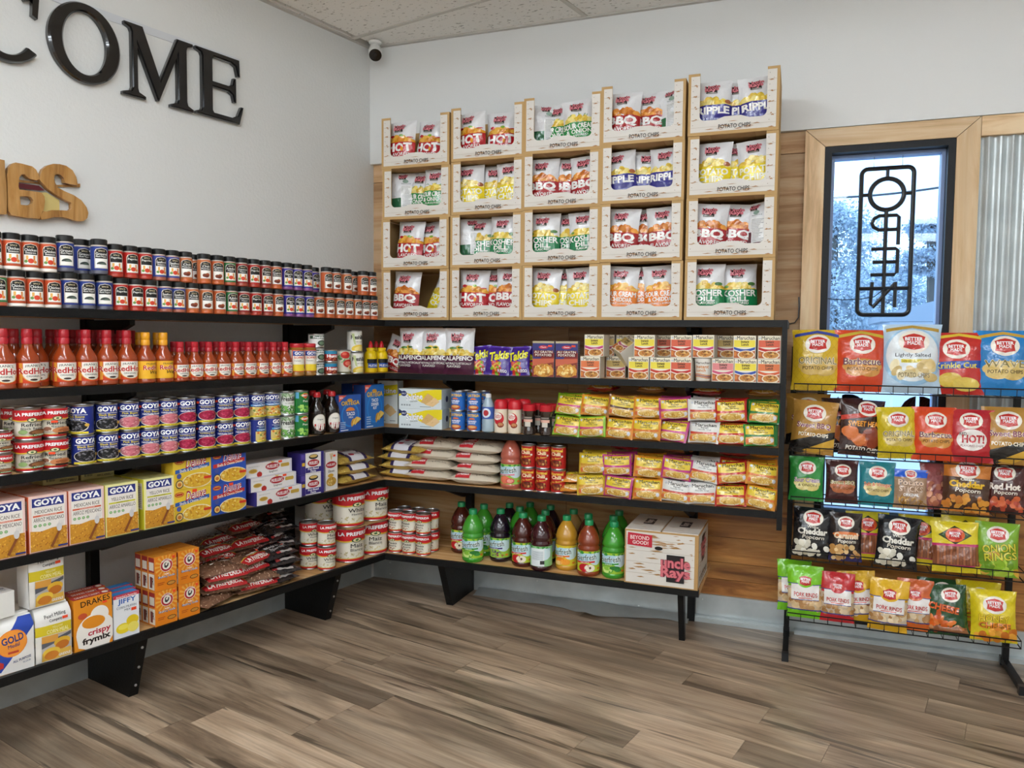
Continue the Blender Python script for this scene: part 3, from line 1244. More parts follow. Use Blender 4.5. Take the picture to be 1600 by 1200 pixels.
def jar_sofrito():
    r, h = .036, .153
    a = Art(2 * math.pi * r, .10, '#e9dfc8', 5)
    a.rect(.31, 0, .69, 1, '#d9482b')
    a.rect(.33, .03, .67, .97, '#f4efe2')
    a.rect(.335, .74, .665, .96, '#24368c')
    a.text('GOYA', .37, .78, .63, .93, '#ffffff', .04)
    a.text('SOFRITO', .36, .60, .64, .71, '#d9482b', .03)
    a.text('Tomato', .36, .48, .50, .54, '#555', .01) if False else a.text('Tomato', .36, .48, .50, .54, '#555555', .01)
    a.rect(.335, .03, .665, .34, '#f2d43a')
    a.ell(.62, .22, .035, .10, '#5c7a3a')
    prof = [(.0002, 0), (r - .004, 0), (r, .004), (r, .018), (r - .001, .02), (r - .001, .125), (r, .128), (r - .006, .136), (r - .007, .138), (.0002, .138)]
    cap = [(.0002, .134), (r - .005, .134), (r - .004, .136), (r - .004, .150), (r - .006, .153), (.0002, .153)]
    return bottle('sauce_jar', prof, cap, a, r - .001, .022, '#9c6a2a', '#c52730', h, cat='jar')


SOF = jar_sofrito()


def mustard():
    r, h = .034, .165
    a = Art(2 * math.pi * r, .055, '#f3cf12', 2)
    a.rect(.34, .5, .66, .9, '#1d1a16')
    a.rect(.36, .06, .66, .5, '#2a55a8')
    a.text('MUSTARD', .38, .16, .64, .38, '#ffffff', .02)
    prof = [(.0002, 0), (r - .004, 0), (r, .004), (r, .08), (r * .98, .095), (r * .8, .108), (r * .62, .114), (r * .62, .120), (.0002, .121)]
    cap = [(r * .55, .118), (r * .66, .119), (r * .66, .130), (r * .4, .134), (r * .25, .160), (.001, .165)]
    p = bottle('mustard_bottle', prof, [(r * .5, .118), (r * .68, .119), (r * .68, .129), (r * .45, .131), (.0002, .131)], a, r, .022, '#f2cd10', '#f2cd10', h, mat='plastic')
    t_ = MB()
    t_.lathe([(r * .38, .131), (r * .36, .140), (r * .2, .160), (.001, .166)], 14, '#d8232e', 'plastic')
    p.parts[1][2].append(('nozzle', t_.build('nozzle')))
    return p


MUS = mustard()


def syrup():
    r, h = .040, .205
    a = Art(2 * math.pi * r, .085, '#20140e', 6)
    a.ell(.5, .5, .14, .48, '#d9d2c4', 24)
    a.ell(.5, .5, .128, .44, '#f3eee4', 24)
    a.ell(.5, .30, .115, .25, '#7d1f1c', 20, 180, 360)
    a.rect(.39, .3, .61, .42, '#c23a30')
    a.text('SYRUP', .42, .32, .58, .41, '#ffffff', .02)
    a.text('Original', .44, .62, .56, .72, '#55504a', .01)
    prof = [(.0002, 0), (r - .006, 0), (r, .006), (r, .11), (r * .95, .125), (r * .62, .15), (r * .42, .165), (r * .4, .185), (.0002, .186)]
    cap = [(r * .4, .180), (r * .48, .181), (r * .48, .196), (r * .36, .205), (.0002, .205)]
    return bottle('syrup_bottle', prof, cap, a, r, .018, '#1c120d', '#c8242c', h, mat='filled_plastic')


SYR = syrup()


def juice(liq, style):
    r, h = .056, .268
    prof = [(.0002, .004), (r * .6, .004), (r - .008, 0), (r - .001, .008), (r, .016), (r, .020), (r - .0015, .022), (r - .0015, .128), (r, .131), (r, .137), (r - .005, .146), (r - .005, .150), (r, .158),
            (r - .001, .170), (r * .88, .190), (r * .70, .212), (r * .48, .231), (r * .34, .240), (r * .30, .246), (.0002, .247)]
    cap = [(r * .30, .242), (r * .38, .243), (r * .38, .264), (r * .33, .268), (.0002, .268)]
    bgs = {'lime': '#a8d23c', 'apple': '#c9d63a', 'grape': '#a5cf4a', 'orange': '#e3cf3a', 'ruby': '#9fd05a', 'back': '#8fc98a'}
    a = Art(2 * math.pi * r, .100, bgs[style], 8)
    a.rect(.30, .45, .72, .90, '#b9dbe8')
    a.ell(.62, .62, .10, .30, '#d7ecf2')
    a.strokes(.02, .88, .98, .99, '#3d9a3a' if style != 'orange' else '#e6c527', 24, .05, .06)
    if style == 'back':
        a.rect(.42, .02, .62, .9, '#e8eef0')
        a.rect(.56, .12, .62, .3, '#333333')
        for k in range(9):
            a.rect(.44, .34 + k * .05, .60, .355 + k * .05, '#7b8f98')
    else:
        a.text('Everfresh', .33, .56, .62, .84, '#ffffff', .05, rot=5)
        a.text('Everfresh', .33, .56, .62, .84, '#1d5a4e', .012, rot=5)
        band = {'lime': '#3f9a3c', 'apple': '#d4302a', 'grape': '#4a3f7a', 'orange': '#ee7a2a', 'ruby': '#e08a9a'}[style]
        a.poly([(.33, .40), (.60, .46), (.60, .54), (.33, .48)], band)
        tx = {'lime': 'LIMEADE', 'apple': '100% APPLE', 'grape': 'GRAPE BERRY', 'orange': 'ORANGE', 'ruby': 'RUBY RED'}[style]
        a.text(tx, .35, .43, .57, .48, '#ffffff', .01, rot=4)
        if style == 'lime':
            a.ell(.44, .2, .09, .2, '#5fae35'); a.ell(.44, .2, .075, .165, '#cfe68a'); a.ell(.44, .26, .05, .1, '#8cc63f')
            a.ell(.55, .3, .07, .1, '#2f7d34'); a.ell(.59, .2, .05, .08, '#3f9440')
        elif style == 'apple':
            a.ell(.46, .2, .085, .2, '#c3202a'); a.ell(.53, .19, .07, .18, '#f3ead2'); a.ell(.535, .2, .015, .06, '#6b3b22')
        elif style == 'grape':
            a.blobs(.38, .08, .58, .36, ['#3b2f6e', '#4c3f8c', '#2b2350'], 26, .016, .016)
            a.blobs(.52, .06, .62, .22, ['#c5304a', '#a82238'], 8, .016, .016)
        elif style == 'orange':
            a.ell(.47, .24, .08, .18, '#f08a1e'); a.ell(.54, .2, .07, .15, '#f6a436'); a.ell(.44, .14, .06, .1, '#fbd08a')
        else:
            a.ell(.46, .22, .08, .2, '#e87a5a'); a.ell(.54, .18, .06, .14, '#d8524a'); a.ell(.54, .18, .045, .1, '#f0a090')
        a.ell(.66, .16, .025, .05, '#e8892a')
    p = bottle('juice_bottle', prof, cap, a, r - .0015, .0245, liq, '#1f8f55', h, mat='filled_plastic', n=26)
    return p


JU = {'lime': juice('#3f9a2c', 'lime'), 'apple': juice('#4a1a12', 'apple'), 'grape': juice('#1c0f1e', 'grape'), 'orange': juice('#c4902c', 'orange'),
      'ruby': juice('#b5604e', 'ruby'), 'back': juice('#3a0f16', 'back'), 'tea': juice('#8a3a1c', 'apple'), 'pale': juice('#a8834a', 'orange')}


def creamer():
    r, h = .034, .167
    a = Art(2 * math.pi * r, .085, '#eadbc4', 3)
    a.ell(.5, .62, .13, .36, '#c9202c', 22)
    a.ell(.47, .75, .11, .22, '#f6efe4', 20)
    a.text('Coffee', .38, .74, .57, .86, '#c9202c', .01, shear=.1)
    a.text('creamer', .40, .64, .56, .73, '#c9202c', .01, shear=.1)
    a.ell(.55, .25, .08, .16, '#8c3b22'); a.ell(.55, .28, .06, .10, '#c98a5a')
    prof = [(.0002, 0), (r - .003, 0), (r, .003), (r, .03), (r * .94, .06), (r * .94, .075), (r, .11), (r, .122), (.0002, .123)]
    cap = [(.0002, .120), (r + .001, .120), (r + .001, .150), (r * .85, .162), (r * .7, .167), (.0002, .167)]
    return bottle('creamer_bottle', prof, cap, a, r + .0005, .02, '#eadbc4', '#c9202c', h, mat='plastic')


def water():
    r, h = .032, .195
    a = Art(2 * math.pi * r, .060, '#3f5fae', 3)
    a.ell(.5, .5, .12, .4, '#dfe8f4', 18)
    a.ell(.5, .5, .07, .25, '#b8323a', 14)
    prof = [(.0002, 0), (r - .005, 0), (r, .005), (r, .06), (r - .003, .066), (r, .072), (r, .125), (r * .9, .14), (r * .5, .17), (r * .4, .176), (.0002, .178)]
    cap = [(r * .42, .174), (r * .45, .175), (r * .45, .193), (.0002, .195)]
    return bottle('water_bottle', prof, cap, a, r, .068, '#9fb3bf', '#eef0f0', h, mat='filled_plastic')


def seasoning_glass():
    r, h = .033, .149
    a = Art(2 * math.pi * r, .05, '#1d1714', 3)
    a.rect(.38, .45, .62, .72, '#e6b5a2')
    a.rect(.43, .0, .57, .45, '#d8d0c4')
    a.rect(.40, .8, .60, .96, '#8f867c')
    prof = [(.0002, 0), (r - .003, 0), (r, .003), (r, .022), (r * .86, .034), (r * .86, .098), (r, .108), (r, .118), (.0002, .119)]
    cap = [(.0002, .117), (r + .0005, .117), (r + .001, .119), (r + .001, .146), (r - .003, .149), (.0002, .149)]
    return bottle('seasoning_jar', prof, cap, a, r * .86, .04, '#33231a', '#c3202c', h, cat='jar', cols=None)


CRM, WAT, SEA = creamer(), water(), seasoning_glass()


# ---- cans
def lp_can(name, r, h, t1, t2, food, cols):
    """red-topped cream label with scalloped gold line"""
    H_ = h - .012
    a = Art(2 * math.pi * r, H_, '#ece6d6', 9)
    a.rect(0, 0, 1, .07, '#c71f27')
    a.rect(0, .07, 1, .095, '#d8b53a')
    a.blobs(.02, .11, .98, .30, cols, 60, .014, .02)
    top = []
    for k in range(25):
        x = k / 24
        ph = (x - .5)
        y = .60 + .10 * math.exp(-((ph) / .10) ** 2) - .05 * math.cos(ph * 12.566)
        top.append((x, y))
    a.poly(top + [(1, 1), (0, 1)], '#c71f27')
    for k in range(24):
        (x0, y0), (x1, y1) = top[k], top[k + 1]
        a.poly([(x0, y0 - .018), (x1, y1 - .018), (x1, y1 + .018), (x0, y0 + .018)], '#e3bf38')
    a.ell(.5, .66, .055, .075, '#2b4a2c'); a.ell(.5, .66, .042, .058, '#e6d9a8'); a.ell(.5, .66, .018, .03, '#3a6a3a')
    a.text('LA PREFERIDA', .31, .80, .69, .915, '#ffffff', .035)
    a.text(t1, .37, .43, .63, .55, '#23201d', .015)
    if t2:
        a.text(t2, .38, .315, .62, .40, '#23201d', .005)
    if food == 'refried':
        a.ell(.58, .21, .12, .11, '#6a4026', 18); a.ell(.58, .22, .09, .07, '#94603a', 18)
        a.ell(.40, .24, .05, .08, '#8ea86a', 14)
        a.rect(.5, .09, .66, .155, '#2f8a3a')
        a.text('AUTHENTIC', .51, .10, .65, .145, '#ffffff', .02)
    elif food == 'refried2':
        a.ell(.57, .22, .13, .12, '#c98252', 18); a.ell(.58, .22, .08, .06, '#a55a34', 18)
        a.ell(.39, .28, .06, .10, '#e9d9c4', 16); a.ell(.39, .28, .045, .075, '#8c5a44', 16)
        a.rect(.5, .085, .66, .15, '#2a1b18')
        sticker(a, .43, .5, .07, .08)
    return can(name, r, h, a)


CAN_RB = lp_can('food_can', .0395, .109, 'Refried', 'Black Beans', 'refried', ['#e2d8c0', '#efe7d4'])
CAN_RF = lp_can('food_can', .0395, .109, 'Refried', 'Beans', 'refried2', ['#e2d8c0', '#efe7d4'])
CAN_LS = lp_can('food_can', .0335, .074, 'Green', 'Chiles', 'refried', ['#e2d8c0', '#efe7d4'])
CAN_PB = lp_can('food_can', .0385, .111, 'Pinto', 'Beans', '', ['#b87a5a', '#c98e6a', '#9a5f44'])
CAN_HS = lp_can('food_can', .0425, .117, 'White', 'Hominy', '', ['#d8cda4', '#e8e0c4', '#c9bd92'])
CAN_MS = lp_can('food_can', .0425, .117, 'Maiz', 'Blanco', '', ['#d8cda4', '#e8e0c4', '#c9bd92'])
CAN_HB = lp_can('large_can', .0775, .177, 'White', 'Hominy', '', ['#d8cda4', '#e8e0c4', '#c9bd92'])
CAN_MB = lp_can('large_can', .0775, .177, 'Maiz', 'Blanco', '', ['#d8cda4', '#e8e0c4', '#c9bd92'])


def goya_can(kind):
    r, h = .0372, .1085
    a = Art(2 * math.pi * r, h - .012, '#26358a', 10)
    a.rect(.0, 0, .1, 1, '#3f5cae'); a.rect(.9, 0, 1, 1, '#3f5cae')
    for k in range(8):
        a.rect(.01, .1 + k * .1, .09, .13 + k * .1, '#c9d2ea')
    a.rect(.11, .04, .22, .92, '#e6e2da')
    a.rect(.12, .1, .21, .28, '#2b2b2b'); a.rect(.12, .45, .21, .8, '#cdb488')
    a.text('GOYA', .345, .76, .655, .96, '#ffffff', .045)
    a.rect(.33, .70, .67, .715, '#ffffff')
    t1, t2, cols = {'black': ('Black Beans', 'Frijoles Negros', ['#1b1a1c', '#34323a', '#57555c', '#111111', '#7a787e']), 'pink': ('Pink Beans', 'Habichuelas Rosadas', ['#d57a86', '#efb4b6', '#c25a6c', '#e08c96']),
                    'red': ('Red Kidney Beans', 'Habichuelas Coloradas', ['#b8284e', '#cf4468', '#93203f']), 'mix': ('Mixed Vegetables', 'Vegetales Mixtos', ['#e8a030', '#f0cf6a', '#8a9a4a', '#d8702a', '#f2e2a8']),
                    'chick': ('Chick Peas', 'Garbanzos', ['#e2c27a', '#d8b060', '#efd79a'])}[kind]
    a.text(t1, .37, .60, .63, .68, '#e9d14a' if kind != 'mix' else '#bfe0f2', .02)
    a.text(t2, .35, .51, .65, .58, '#ffffff', .02)
    if kind == 'mix':
        a.rect(.33, .5, .67, .58, '#5aa6dc')
        a.text(t2, .36, .51, .64, .57, '#ffffff', .02)
        a.rect(.31, .04, .69, .47, '#d8c27a')
        a.blobs(.33, .08, .67, .44, cols, 46, .022, .05, 6)
    else:
        a.ell(.5, .28, .185, .225, '#efe9dc', 26)
        a.ell(.5, .29, .172, .205, cols[0], 26)
        for i in range(60):
            t_ = a.rnd.random() * 6.283
            q = math.sqrt(a.rnd.random())
            a.ell(.5 + .155 * q * math.cos(t_), .29 + .18 * q * math.sin(t_), .017, .026, a.rnd.choice(cols), 7)
        a.ell(.655, .33, .03, .06, '#dcb24a', 12)
    a.rect(.33, .01, .67, .08, '#f0dc3c')
    a.text('PRIME PREMIUM', .37, .025, .63, .062, '#6d6420', .01)
    if kind in ('pink', 'red'):
        sticker(a, .305, .80, .045, .09)
    return can('food_can', r, h, a)


GC = {k: goya_can(k) for k in ('black', 'pink', 'red', 'mix')}


def plain_can(kind):
    r, h = .0372, .1085
    if kind == 'peas':
        a = Art(2 * math.pi * r, h - .012, '#3aa24a', 5)
        a.rect(.36, 0, .64, 1, '#1f7a3a'); a.rect(.33, .70, .40, 1, '#6ab8e0')
        a.poly([(.43, .86), (.5, .96), (.57, .96), (.64, .86), (.535, .68)], '#e8c23a')
        a.poly([(.445, .85), (.505, .935), (.565, .935), (.625, .85), (.535, .705)], '#c92a2c')
        a.rect(.46, .80, .61, .88, '#ffffff'); a.text('Del Monte', .47, .815, .60, .865, '#c92a2c', .02)
        a.text('Peas', .48, .52, .60, .62, '#f4f4ee', .02)
        a.blobs(.40, .06, .66, .36, ['#7cc04a', '#a8d86a', '#5fa53a'], 30, .02, .05)
    elif kind == 'beans':
        a = Art(2 * math.pi * r, h - .012, '#e9ebe4', 5)
        a.text('Freshlike', .33, .62, .67, .84, '#20231f', .03)
        a.text('CUT GREEN BEANS', .40, .50, .60, .55, '#7a7f74', .01)
        a.blobs(.3, .02, .7, .38, ['#5f9a4a', '#7fb85e', '#3f7a38'], 40, .05, .03)
        a.blobs(.3, .86, .7, .99, ['#8aa87a', '#a9c29a', '#6f9068'], 14, .05, .03)
    elif kind == 'corn':
        a = Art(2 * math.pi * r, h - .012, '#f0efe6', 5)
        a.text('Freshlike', .35, .60, .69, .82, '#20231f', .03)
        a.text('SWEET CORN', .42, .44, .62, .5, '#8a8578', .01)
        a.ell(.54, .1, .18, .22, '#f0cf4a', 18); a.ell(.56, .08, .14, .16, '#f7e28a', 18)
        a.poly([(.36, .9), (.42, .35), (.46, .3), (.42, .9)], '#c9d59a')
    elif kind == 'spin':
        r, h = .0372, .0655
        a = Art(2 * math.pi * r, h - .012, '#e9ebe6', 5)
        a.rect(.3, .66, .7, .94, '#3f5a46')
        a.text('Freshlike', .36, .70, .66, .90, '#ffffff', .03)
        a.ell(.56, .28, .1, .26, '#3a4a3f', 14); a.ell(.56, .28, .07, .16, '#6f8a70', 12)
    elif kind == 'hunt':
        r, h = .0345, .0605
        a = Art(2 * math.pi * r, h - .012, '#8c2622', 5)
        a.rect(.3, .66, .7, 1, '#2d8ab4')
        a.rect(.32, .30, .68, .68, '#b8302a')
        a.text('Hunts', .35, .34, .66, .66, '#ffffff', .04)
        a.blobs(.3, .0, .7, .28, ['#8c3a2a', '#b8583c', '#d88a5a'], 16, .03, .06)
    elif kind == 'toma':
        r, h = .0372, .121
        a = Art(2 * math.pi * r, h - .012, '#d9d4c4', 5)
        a.blobs(.3, .45, .62, .80, ['#6fa06a', '#9cc08c'], 16, .04, .05)
        a.ell(.48, .82, .10, .16, '#c9322a', 16); a.ell(.46, .87, .05, .06, '#e06a52', 10)
        a.ell(.54, .44, .11, .18, '#c9382c', 16); a.ell(.54, .44, .07, .1, '#e8806a', 12)
        a.ell(.62, .24, .09, .13, '#ead8b0', 16); a.ell(.62, .25, .06, .08, '#c9793f', 12)
        a.rect(.3, 0, .7, .06, '#6d6a4a')
    elif kind == 'ort':
        r, h = .0372, .0995
        a = Art(2 * math.pi * r, h - .012, '#2f6fc0', 5)
        a.text('ORTEGA', .36, .78, .66, .94, '#f0c33a', .04)
        a.ell(.5, .62, .07, .10, '#e87a3a', 14, 0, 180)
        a.text('REFRIED', .39, .47, .61, .56, '#ffffff', .03); a.text('BEANS', .41, .37, .59, .45, '#ffffff', .03)
        a.ell(.5, .16, .12, .15, '#b8583a', 16); a.ell(.5, .2, .09, .07, '#e8b06a', 12)
        a.rect(.12, .1, .22, .85, '#1f3a6a')
    elif kind == 'chili':
        r, h = .0365, .1135
        a = Art(2 * math.pi * r, h - .012, '#b8231f', 5)
        a.text('Hormel', .35, .80, .65, .95, '#f2cf4a', .035)
        a.text('Chili', .38, .62, .60, .79, '#f7e9c0', .03)
        a.text('No Beans', .38, .46, .62, .54, '#f2cf4a', .02, rot=8)
        a.ell(.5, .25, .13, .16, '#5f2216', 18); a.blobs(.40, .14, .60, .36, ['#8c3f22', '#a8562c', '#6d2a18', '#d0a05a'], 20, .022, .05)
        a.ell(.63, .6, .025, .05, '#e8e0d0', 10); a.ell(.35, .38, .035, .07, '#d89a3a', 12)
    elif kind == 'tan':
        a = Art(2 * math.pi * r, h - .012, '#d8c27a', 5)
        a.rect(.3, .5, .7, .8, '#8c6a2a')
    return can('food_can', r, h, a)


PC = {k: plain_can(k) for k in ('peas', 'beans', 'corn', 'spin', 'hunt', 'toma', 'ort', 'chili', 'tan')}


# ---- cartons
def rice_box(kind):
    w, h, d_ = .128, .196, .075
    bgc, band = ('#efcfc6', '#df6a4a') if kind == 'mex' else ('#eee9a8', '#d9d23a')
    a = Art(w, h, bgc, 12)
    a.rect(.08, .02, .93, .95, '#f2ece4')
    a.rect(.09, .80, .91, .955, '#2b3582')
    a.text('GOYA', .14, .82, .87, .935, '#ffffff', .045)
    if kind == 'mex':
        a.text('MEXICAN RICE', .16, .68, .86, .745, '#4a4038', .004)
        a.rect(.11, .625, .90, .655, band)
        a.text('CHICKEN FLAVOR', .3, .63, .72, .65, '#f4e9dc', .01)
        a.text('ARROZ MEXICANO', .12, .535, .90, .605, '#4a4038', .004)
    else:
        a.text('YELLOW RICE', .18, .68, .84, .745, '#4a4038', .004)
        a.rect(.11, .625, .90, .655, band)
        a.text('SPANISH STYLE', .3, .63, .72, .65, '#6d6a2a', .01)
        a.text('ARROZ AMARILLO', .12, .535, .90, .605, '#4a4038', .004)
    for k in range(4):
        a.ell(.16 + k * .12, .47, .042, .026, '#5c9a52', 12)
        a.ell(.16 + k * .12, .47, .03, .018, '#a8cc98', 10)
    a.poly([(.03, .02), (.97, .02), (.97, .40), (.6, .40), (.3, .36), (.03, .39)], '#d89a34')
    a.blobs(.04, .03, .96, .38, ['#e9b03c', '#f2c452', '#c98a2a', '#d9a040', '#b8722a'], 120, .026, .010, 5)
    a.poly([(.50, .08), (.56, .05), (.80, .36), (.76, .40)], '#8a4f28')
    a.ell(.74, .40, .07, .075, '#d8d6d4', 14)
    for k in range(4):
        a.poly([(.70 + k * .04, .44), (.72 + k * .04, .44), (.76 + k * .035, .53), (.75 + k * .035, .53)], '#d8d6d4')
    a.rect(.70, .05, .95, .08, '#2b3582')
    s_ = Art(d_, h, band, 3)
    s_.rect(.0, 0, 1, .38, '#d9652f' if kind == 'mex' else '#d9cf2f')
    s_.rect(.12, .40, .88, .92, '#e6ddd0')
    for k in range(12):
        s_.rect(.2, .44 + k * .036, .8, .455 + k * .036, '#8c8478')
    return carton('rice_box', w, h, d_, a, '#de6c42' if kind == 'mex' else '#d8d23c', '#e9c4b8' if kind == 'mex' else '#d9d694', s_)


RB = {k: rice_box(k) for k in ('mex', 'yel')}


def barcode_box():
    w, h, d_ = .128, .058, .196
    a = Art(w, h, '#b9b173', 2)
    for k in range(12):
        a.rect(.1 + k * .02, .2, .1 + k * .02 + a.rnd.uniform(.004, .013), .8, '#2a2a28')
    a.rect(.55, .62, .85, .94, '#2b2f4a'); a.text('GOYA', .58, .66, .82, .9, '#e8e6d8', .04)
    a.text('YELLOW RICE', .52, .38, .86, .54, '#4a4632', .01)
    a.text('ARROZ AMARILLO', .46, .12, .95, .26, '#3a3626', .02)
    return carton('rice_box', w, h, d_, a, '#aaa266', '#aaa266')


RBB = barcode_box()


def mac_box(c, c2):
    w, h, d_ = .172, .131, .06
    a = Art(w, h, c, 6)
    a.ell(.16, .86, .12, .08, '#b8322c', 14); a.ell(.16, .86, .10, .06, '#d8b04a', 14); a.rect(.08, .83, .24, .89, '#b8322c')
    a.poly([(.05, .50), (.95, .62), (.95, .74), (.05, .62)], c2)
    a.text('Deluxe', .30, .66, .84, .96, '#ffffff', .05, rot=6, shear=.2)
    a.text('Deluxe', .30, .66, .84, .96, '#b0243a', .012, rot=6, shear=.2)
    a.text('Shells & Cheese Dinner', .16, .56, .90, .65, '#f4f0dc', .015, rot=4)
    a.ell(.62, .22, .40, .24, '#f2e6c0', 22); a.ell(.62, .22, .37, .21, '#e8b83c', 22)
    a.blobs(.30, .08, .92, .40, ['#f2cf52', '#eab63a', '#f7e08a', '#d99a2c'], 54, .04, .025, 8)
    a.ell(.13, .43, .06, .08, '#4a5aa0', 12)
    a.ell(.14, .18, .10, .13, '#2a2a3a', 16); a.ell(.14, .18, .08, .105, '#e9c87a', 14); a.ell(.14, .17, .05, .06, '#c9762a', 10)
    a.rect(.78, .24, .98, .32, '#d9432c'); a.rect(.48, .88, .60, .97, '#f4502a')
    return carton('macaroni_box', w, h, d_, a, c, c, None, None)


MAC = {'y': mac_box('#eac63c', '#2f5fb0'), 'b': mac_box('#2f55b4', '#c9342c')}


def spaghetti_box():
    w, h, d_ = .262, .062, .10
    a = Art(w, h, '#e9e6e4', 7)
    a.rect(0, 0, .035, 1, '#37307a')
    a.rect(.955, 0, 1, 1, '#d9d6e4')
    a.ell(.58, .62, .15, .26, '#b3232c', 22)
    a.text("MUELLER'S", .46, .50, .70, .74, '#ffffff', .02)
    for k in range(5):
        a.poly([(.57, .86), (.58, .86), (.535 + k * .025, 1.0), (.525 + k * .025, 1.0)], '#d8b04a')
    a.text('Spaghetti', .50, .14, .68, .32, '#5a544e', .01)
    a.ell(.17, .45, .09, .16, '#d8b860', 16); a.ell(.17, .45, .07, .11, '#b8923a', 14)
    a.rect(.77, .46, .92, .72, '#caa84a'); a.ell(.77, .59, .02, .13, '#caa84a', 10); a.ell(.92, .59, .02, .13, '#caa84a', 10)
    a.ell(.30, .16, .055, .2, '#b3322c', 14); a.rect(.30, .34, .31, .4, '#4a6a2a')
    a.rect(.70, .80, .78, .96, '#f4502a')
    a.text('ENRICHED MACARONI', .08, .74, .3, .80, '#9a958e', .005)
    t_ = Art(w, d_, '#dedbdc', 2)
    t_.rect(0, 0, .035, 1, '#37307a')
    s_ = Art(d_, h, '#352f74', 2)
    return carton('spaghetti_box', w, h, d_, a, '#37307a', '#dedbdc', s_, t_)


SPG = spaghetti_box()


def pasta_carton(kind):
    if kind == 'pot':
        w, h, d_ = .138, .100, .10
        a = Art(w, h, '#3a2f7c', 7)
        a.rect(.20, 0, .86, 1, '#ece9e6')
        a.ell(.54, .50, .25, .17, '#b3232c', 20); a.text("MUELLER'S", .36, .43, .72, .58, '#ffffff', .02)
        a.rect(.20, .05, .86, .30, '#3a2f7c'); a.text('Pot-Sized', .30, .18, .76, .28, '#ffffff', .02); a.text('Pasta', .36, .07, .7, .16, '#ffffff', .02)
        a.ell(.54, .80, .2, .12, '#2a2a30', 16); a.ell(.54, .83, .16, .07, '#d8b86a', 14)
        a.rect(.05, .40, .17, .56, '#d8b23a'); a.rect(.02, .7, .17, .95, '#5a4aa0')
        return carton('pasta_box', w, h, d_, a, '#3a2f7c', '#4a4190')
    w, h, d_ = .092, .190, .05
    a = Art(w, h, '#eceae6', 7)
    a.rect(0, 0, .06, 1, '#352f74')
    for k in range(4):
        a.poly([(.5, .78), (.52, .78), (.42 + k * .07, .95), (.39 + k * .07, .95)], '#d8b04a')
    a.ell(.5, .66, .40, .085, '#b3232c', 20); a.text("MUELLER'S", .2, .63, .8, .69, '#ffffff', .02)
    a.text('Elbows', .28, .46, .74, .53, '#4a4440', .01)
    a.ell(.45, .38, .22, .05, '#d8a83a', 14); a.ell(.5, .22, .38, .12, '#caa24a', 18)
    a.blobs(.2, .14, .8, .30, ['#e0bc62', '#b8862f', '#efd28a'], 24, .05, .02)
    a.rect(.62, .86, .80, .91, '#f4502a')
    return carton('pasta_box', w, h, d_, a, '#e4e1dd', '#dcd9d4')


PAS = {'pot': pasta_carton('pot'), 'elb': pasta_carton('elb')}


def taco_box(kit):
    w, h, d_ = (.150, .225, .08) if kit else (.158, .182, .065)
    a = Art(w, h, '#2f5fb4' if not kit else '#2f74c4', 5)
    a.ell(.5, .45, .40, .34, '#2a86d8', 24); a.ell(.5, .45, .34, .29, '#3366b8' if not kit else '#2f74c4', 24)
    a.poly([(0, 1), (.34, 1), (0, .82)], '#e8604a'); a.text('NEW', .03, .91, .18, .96, '#ffffff', .02)
    a.ell(.48, .86, .12, .04, '#d89a34', 14)
    a.text('ORTEGA', .10, .72, .92, .84, '#7a3a1a', .05)
    a.text('ORTEGA', .10, .72, .92, .84, '#eac04a', .03)
    if kit:
        a.text('TACO', .33, .60, .68, .68, '#ffffff', .03); a.text('DINNER', .32, .51, .70, .58, '#ffffff', .03); a.text('KIT', .42, .43, .60, .49, '#ffffff', .03)
    else:
        a.ell(.5, .56, .20, .10, '#e8883a', 16, 0, 180)
        a.text('TACO', .33, .43, .70, .53, '#ffffff', .03); a.text('SHELLS', .42, .36, .62, .41, '#ffffff', .01)
    for (x, y, c) in ((.66, .20, '#d89a3a'), (.80, .24, '#efc05a')):
        a.ell(x, y, .13, .14, c, 16, 20, 220); a.ell(x + .03, y + .03, .10, .07, '#7a4a24', 12); a.ell(x + .05, y + .05, .1, .04, '#5f8a3a', 10)
        a.ell(x + .07, y, .13, .12, '#f2cf6a', 16, 30, 200)
    for k in range(4):
        a.rect(.06, .10 + k * .05, .28, .12 + k * .05, '#bcd6f0')
    a.rect(.06, .03, .40, .055, '#e8eef6')
    return carton('taco_box', w, h, d_, a, '#27407e', '#2a57a0')


TAC, TKI = taco_box(False), taco_box(True)


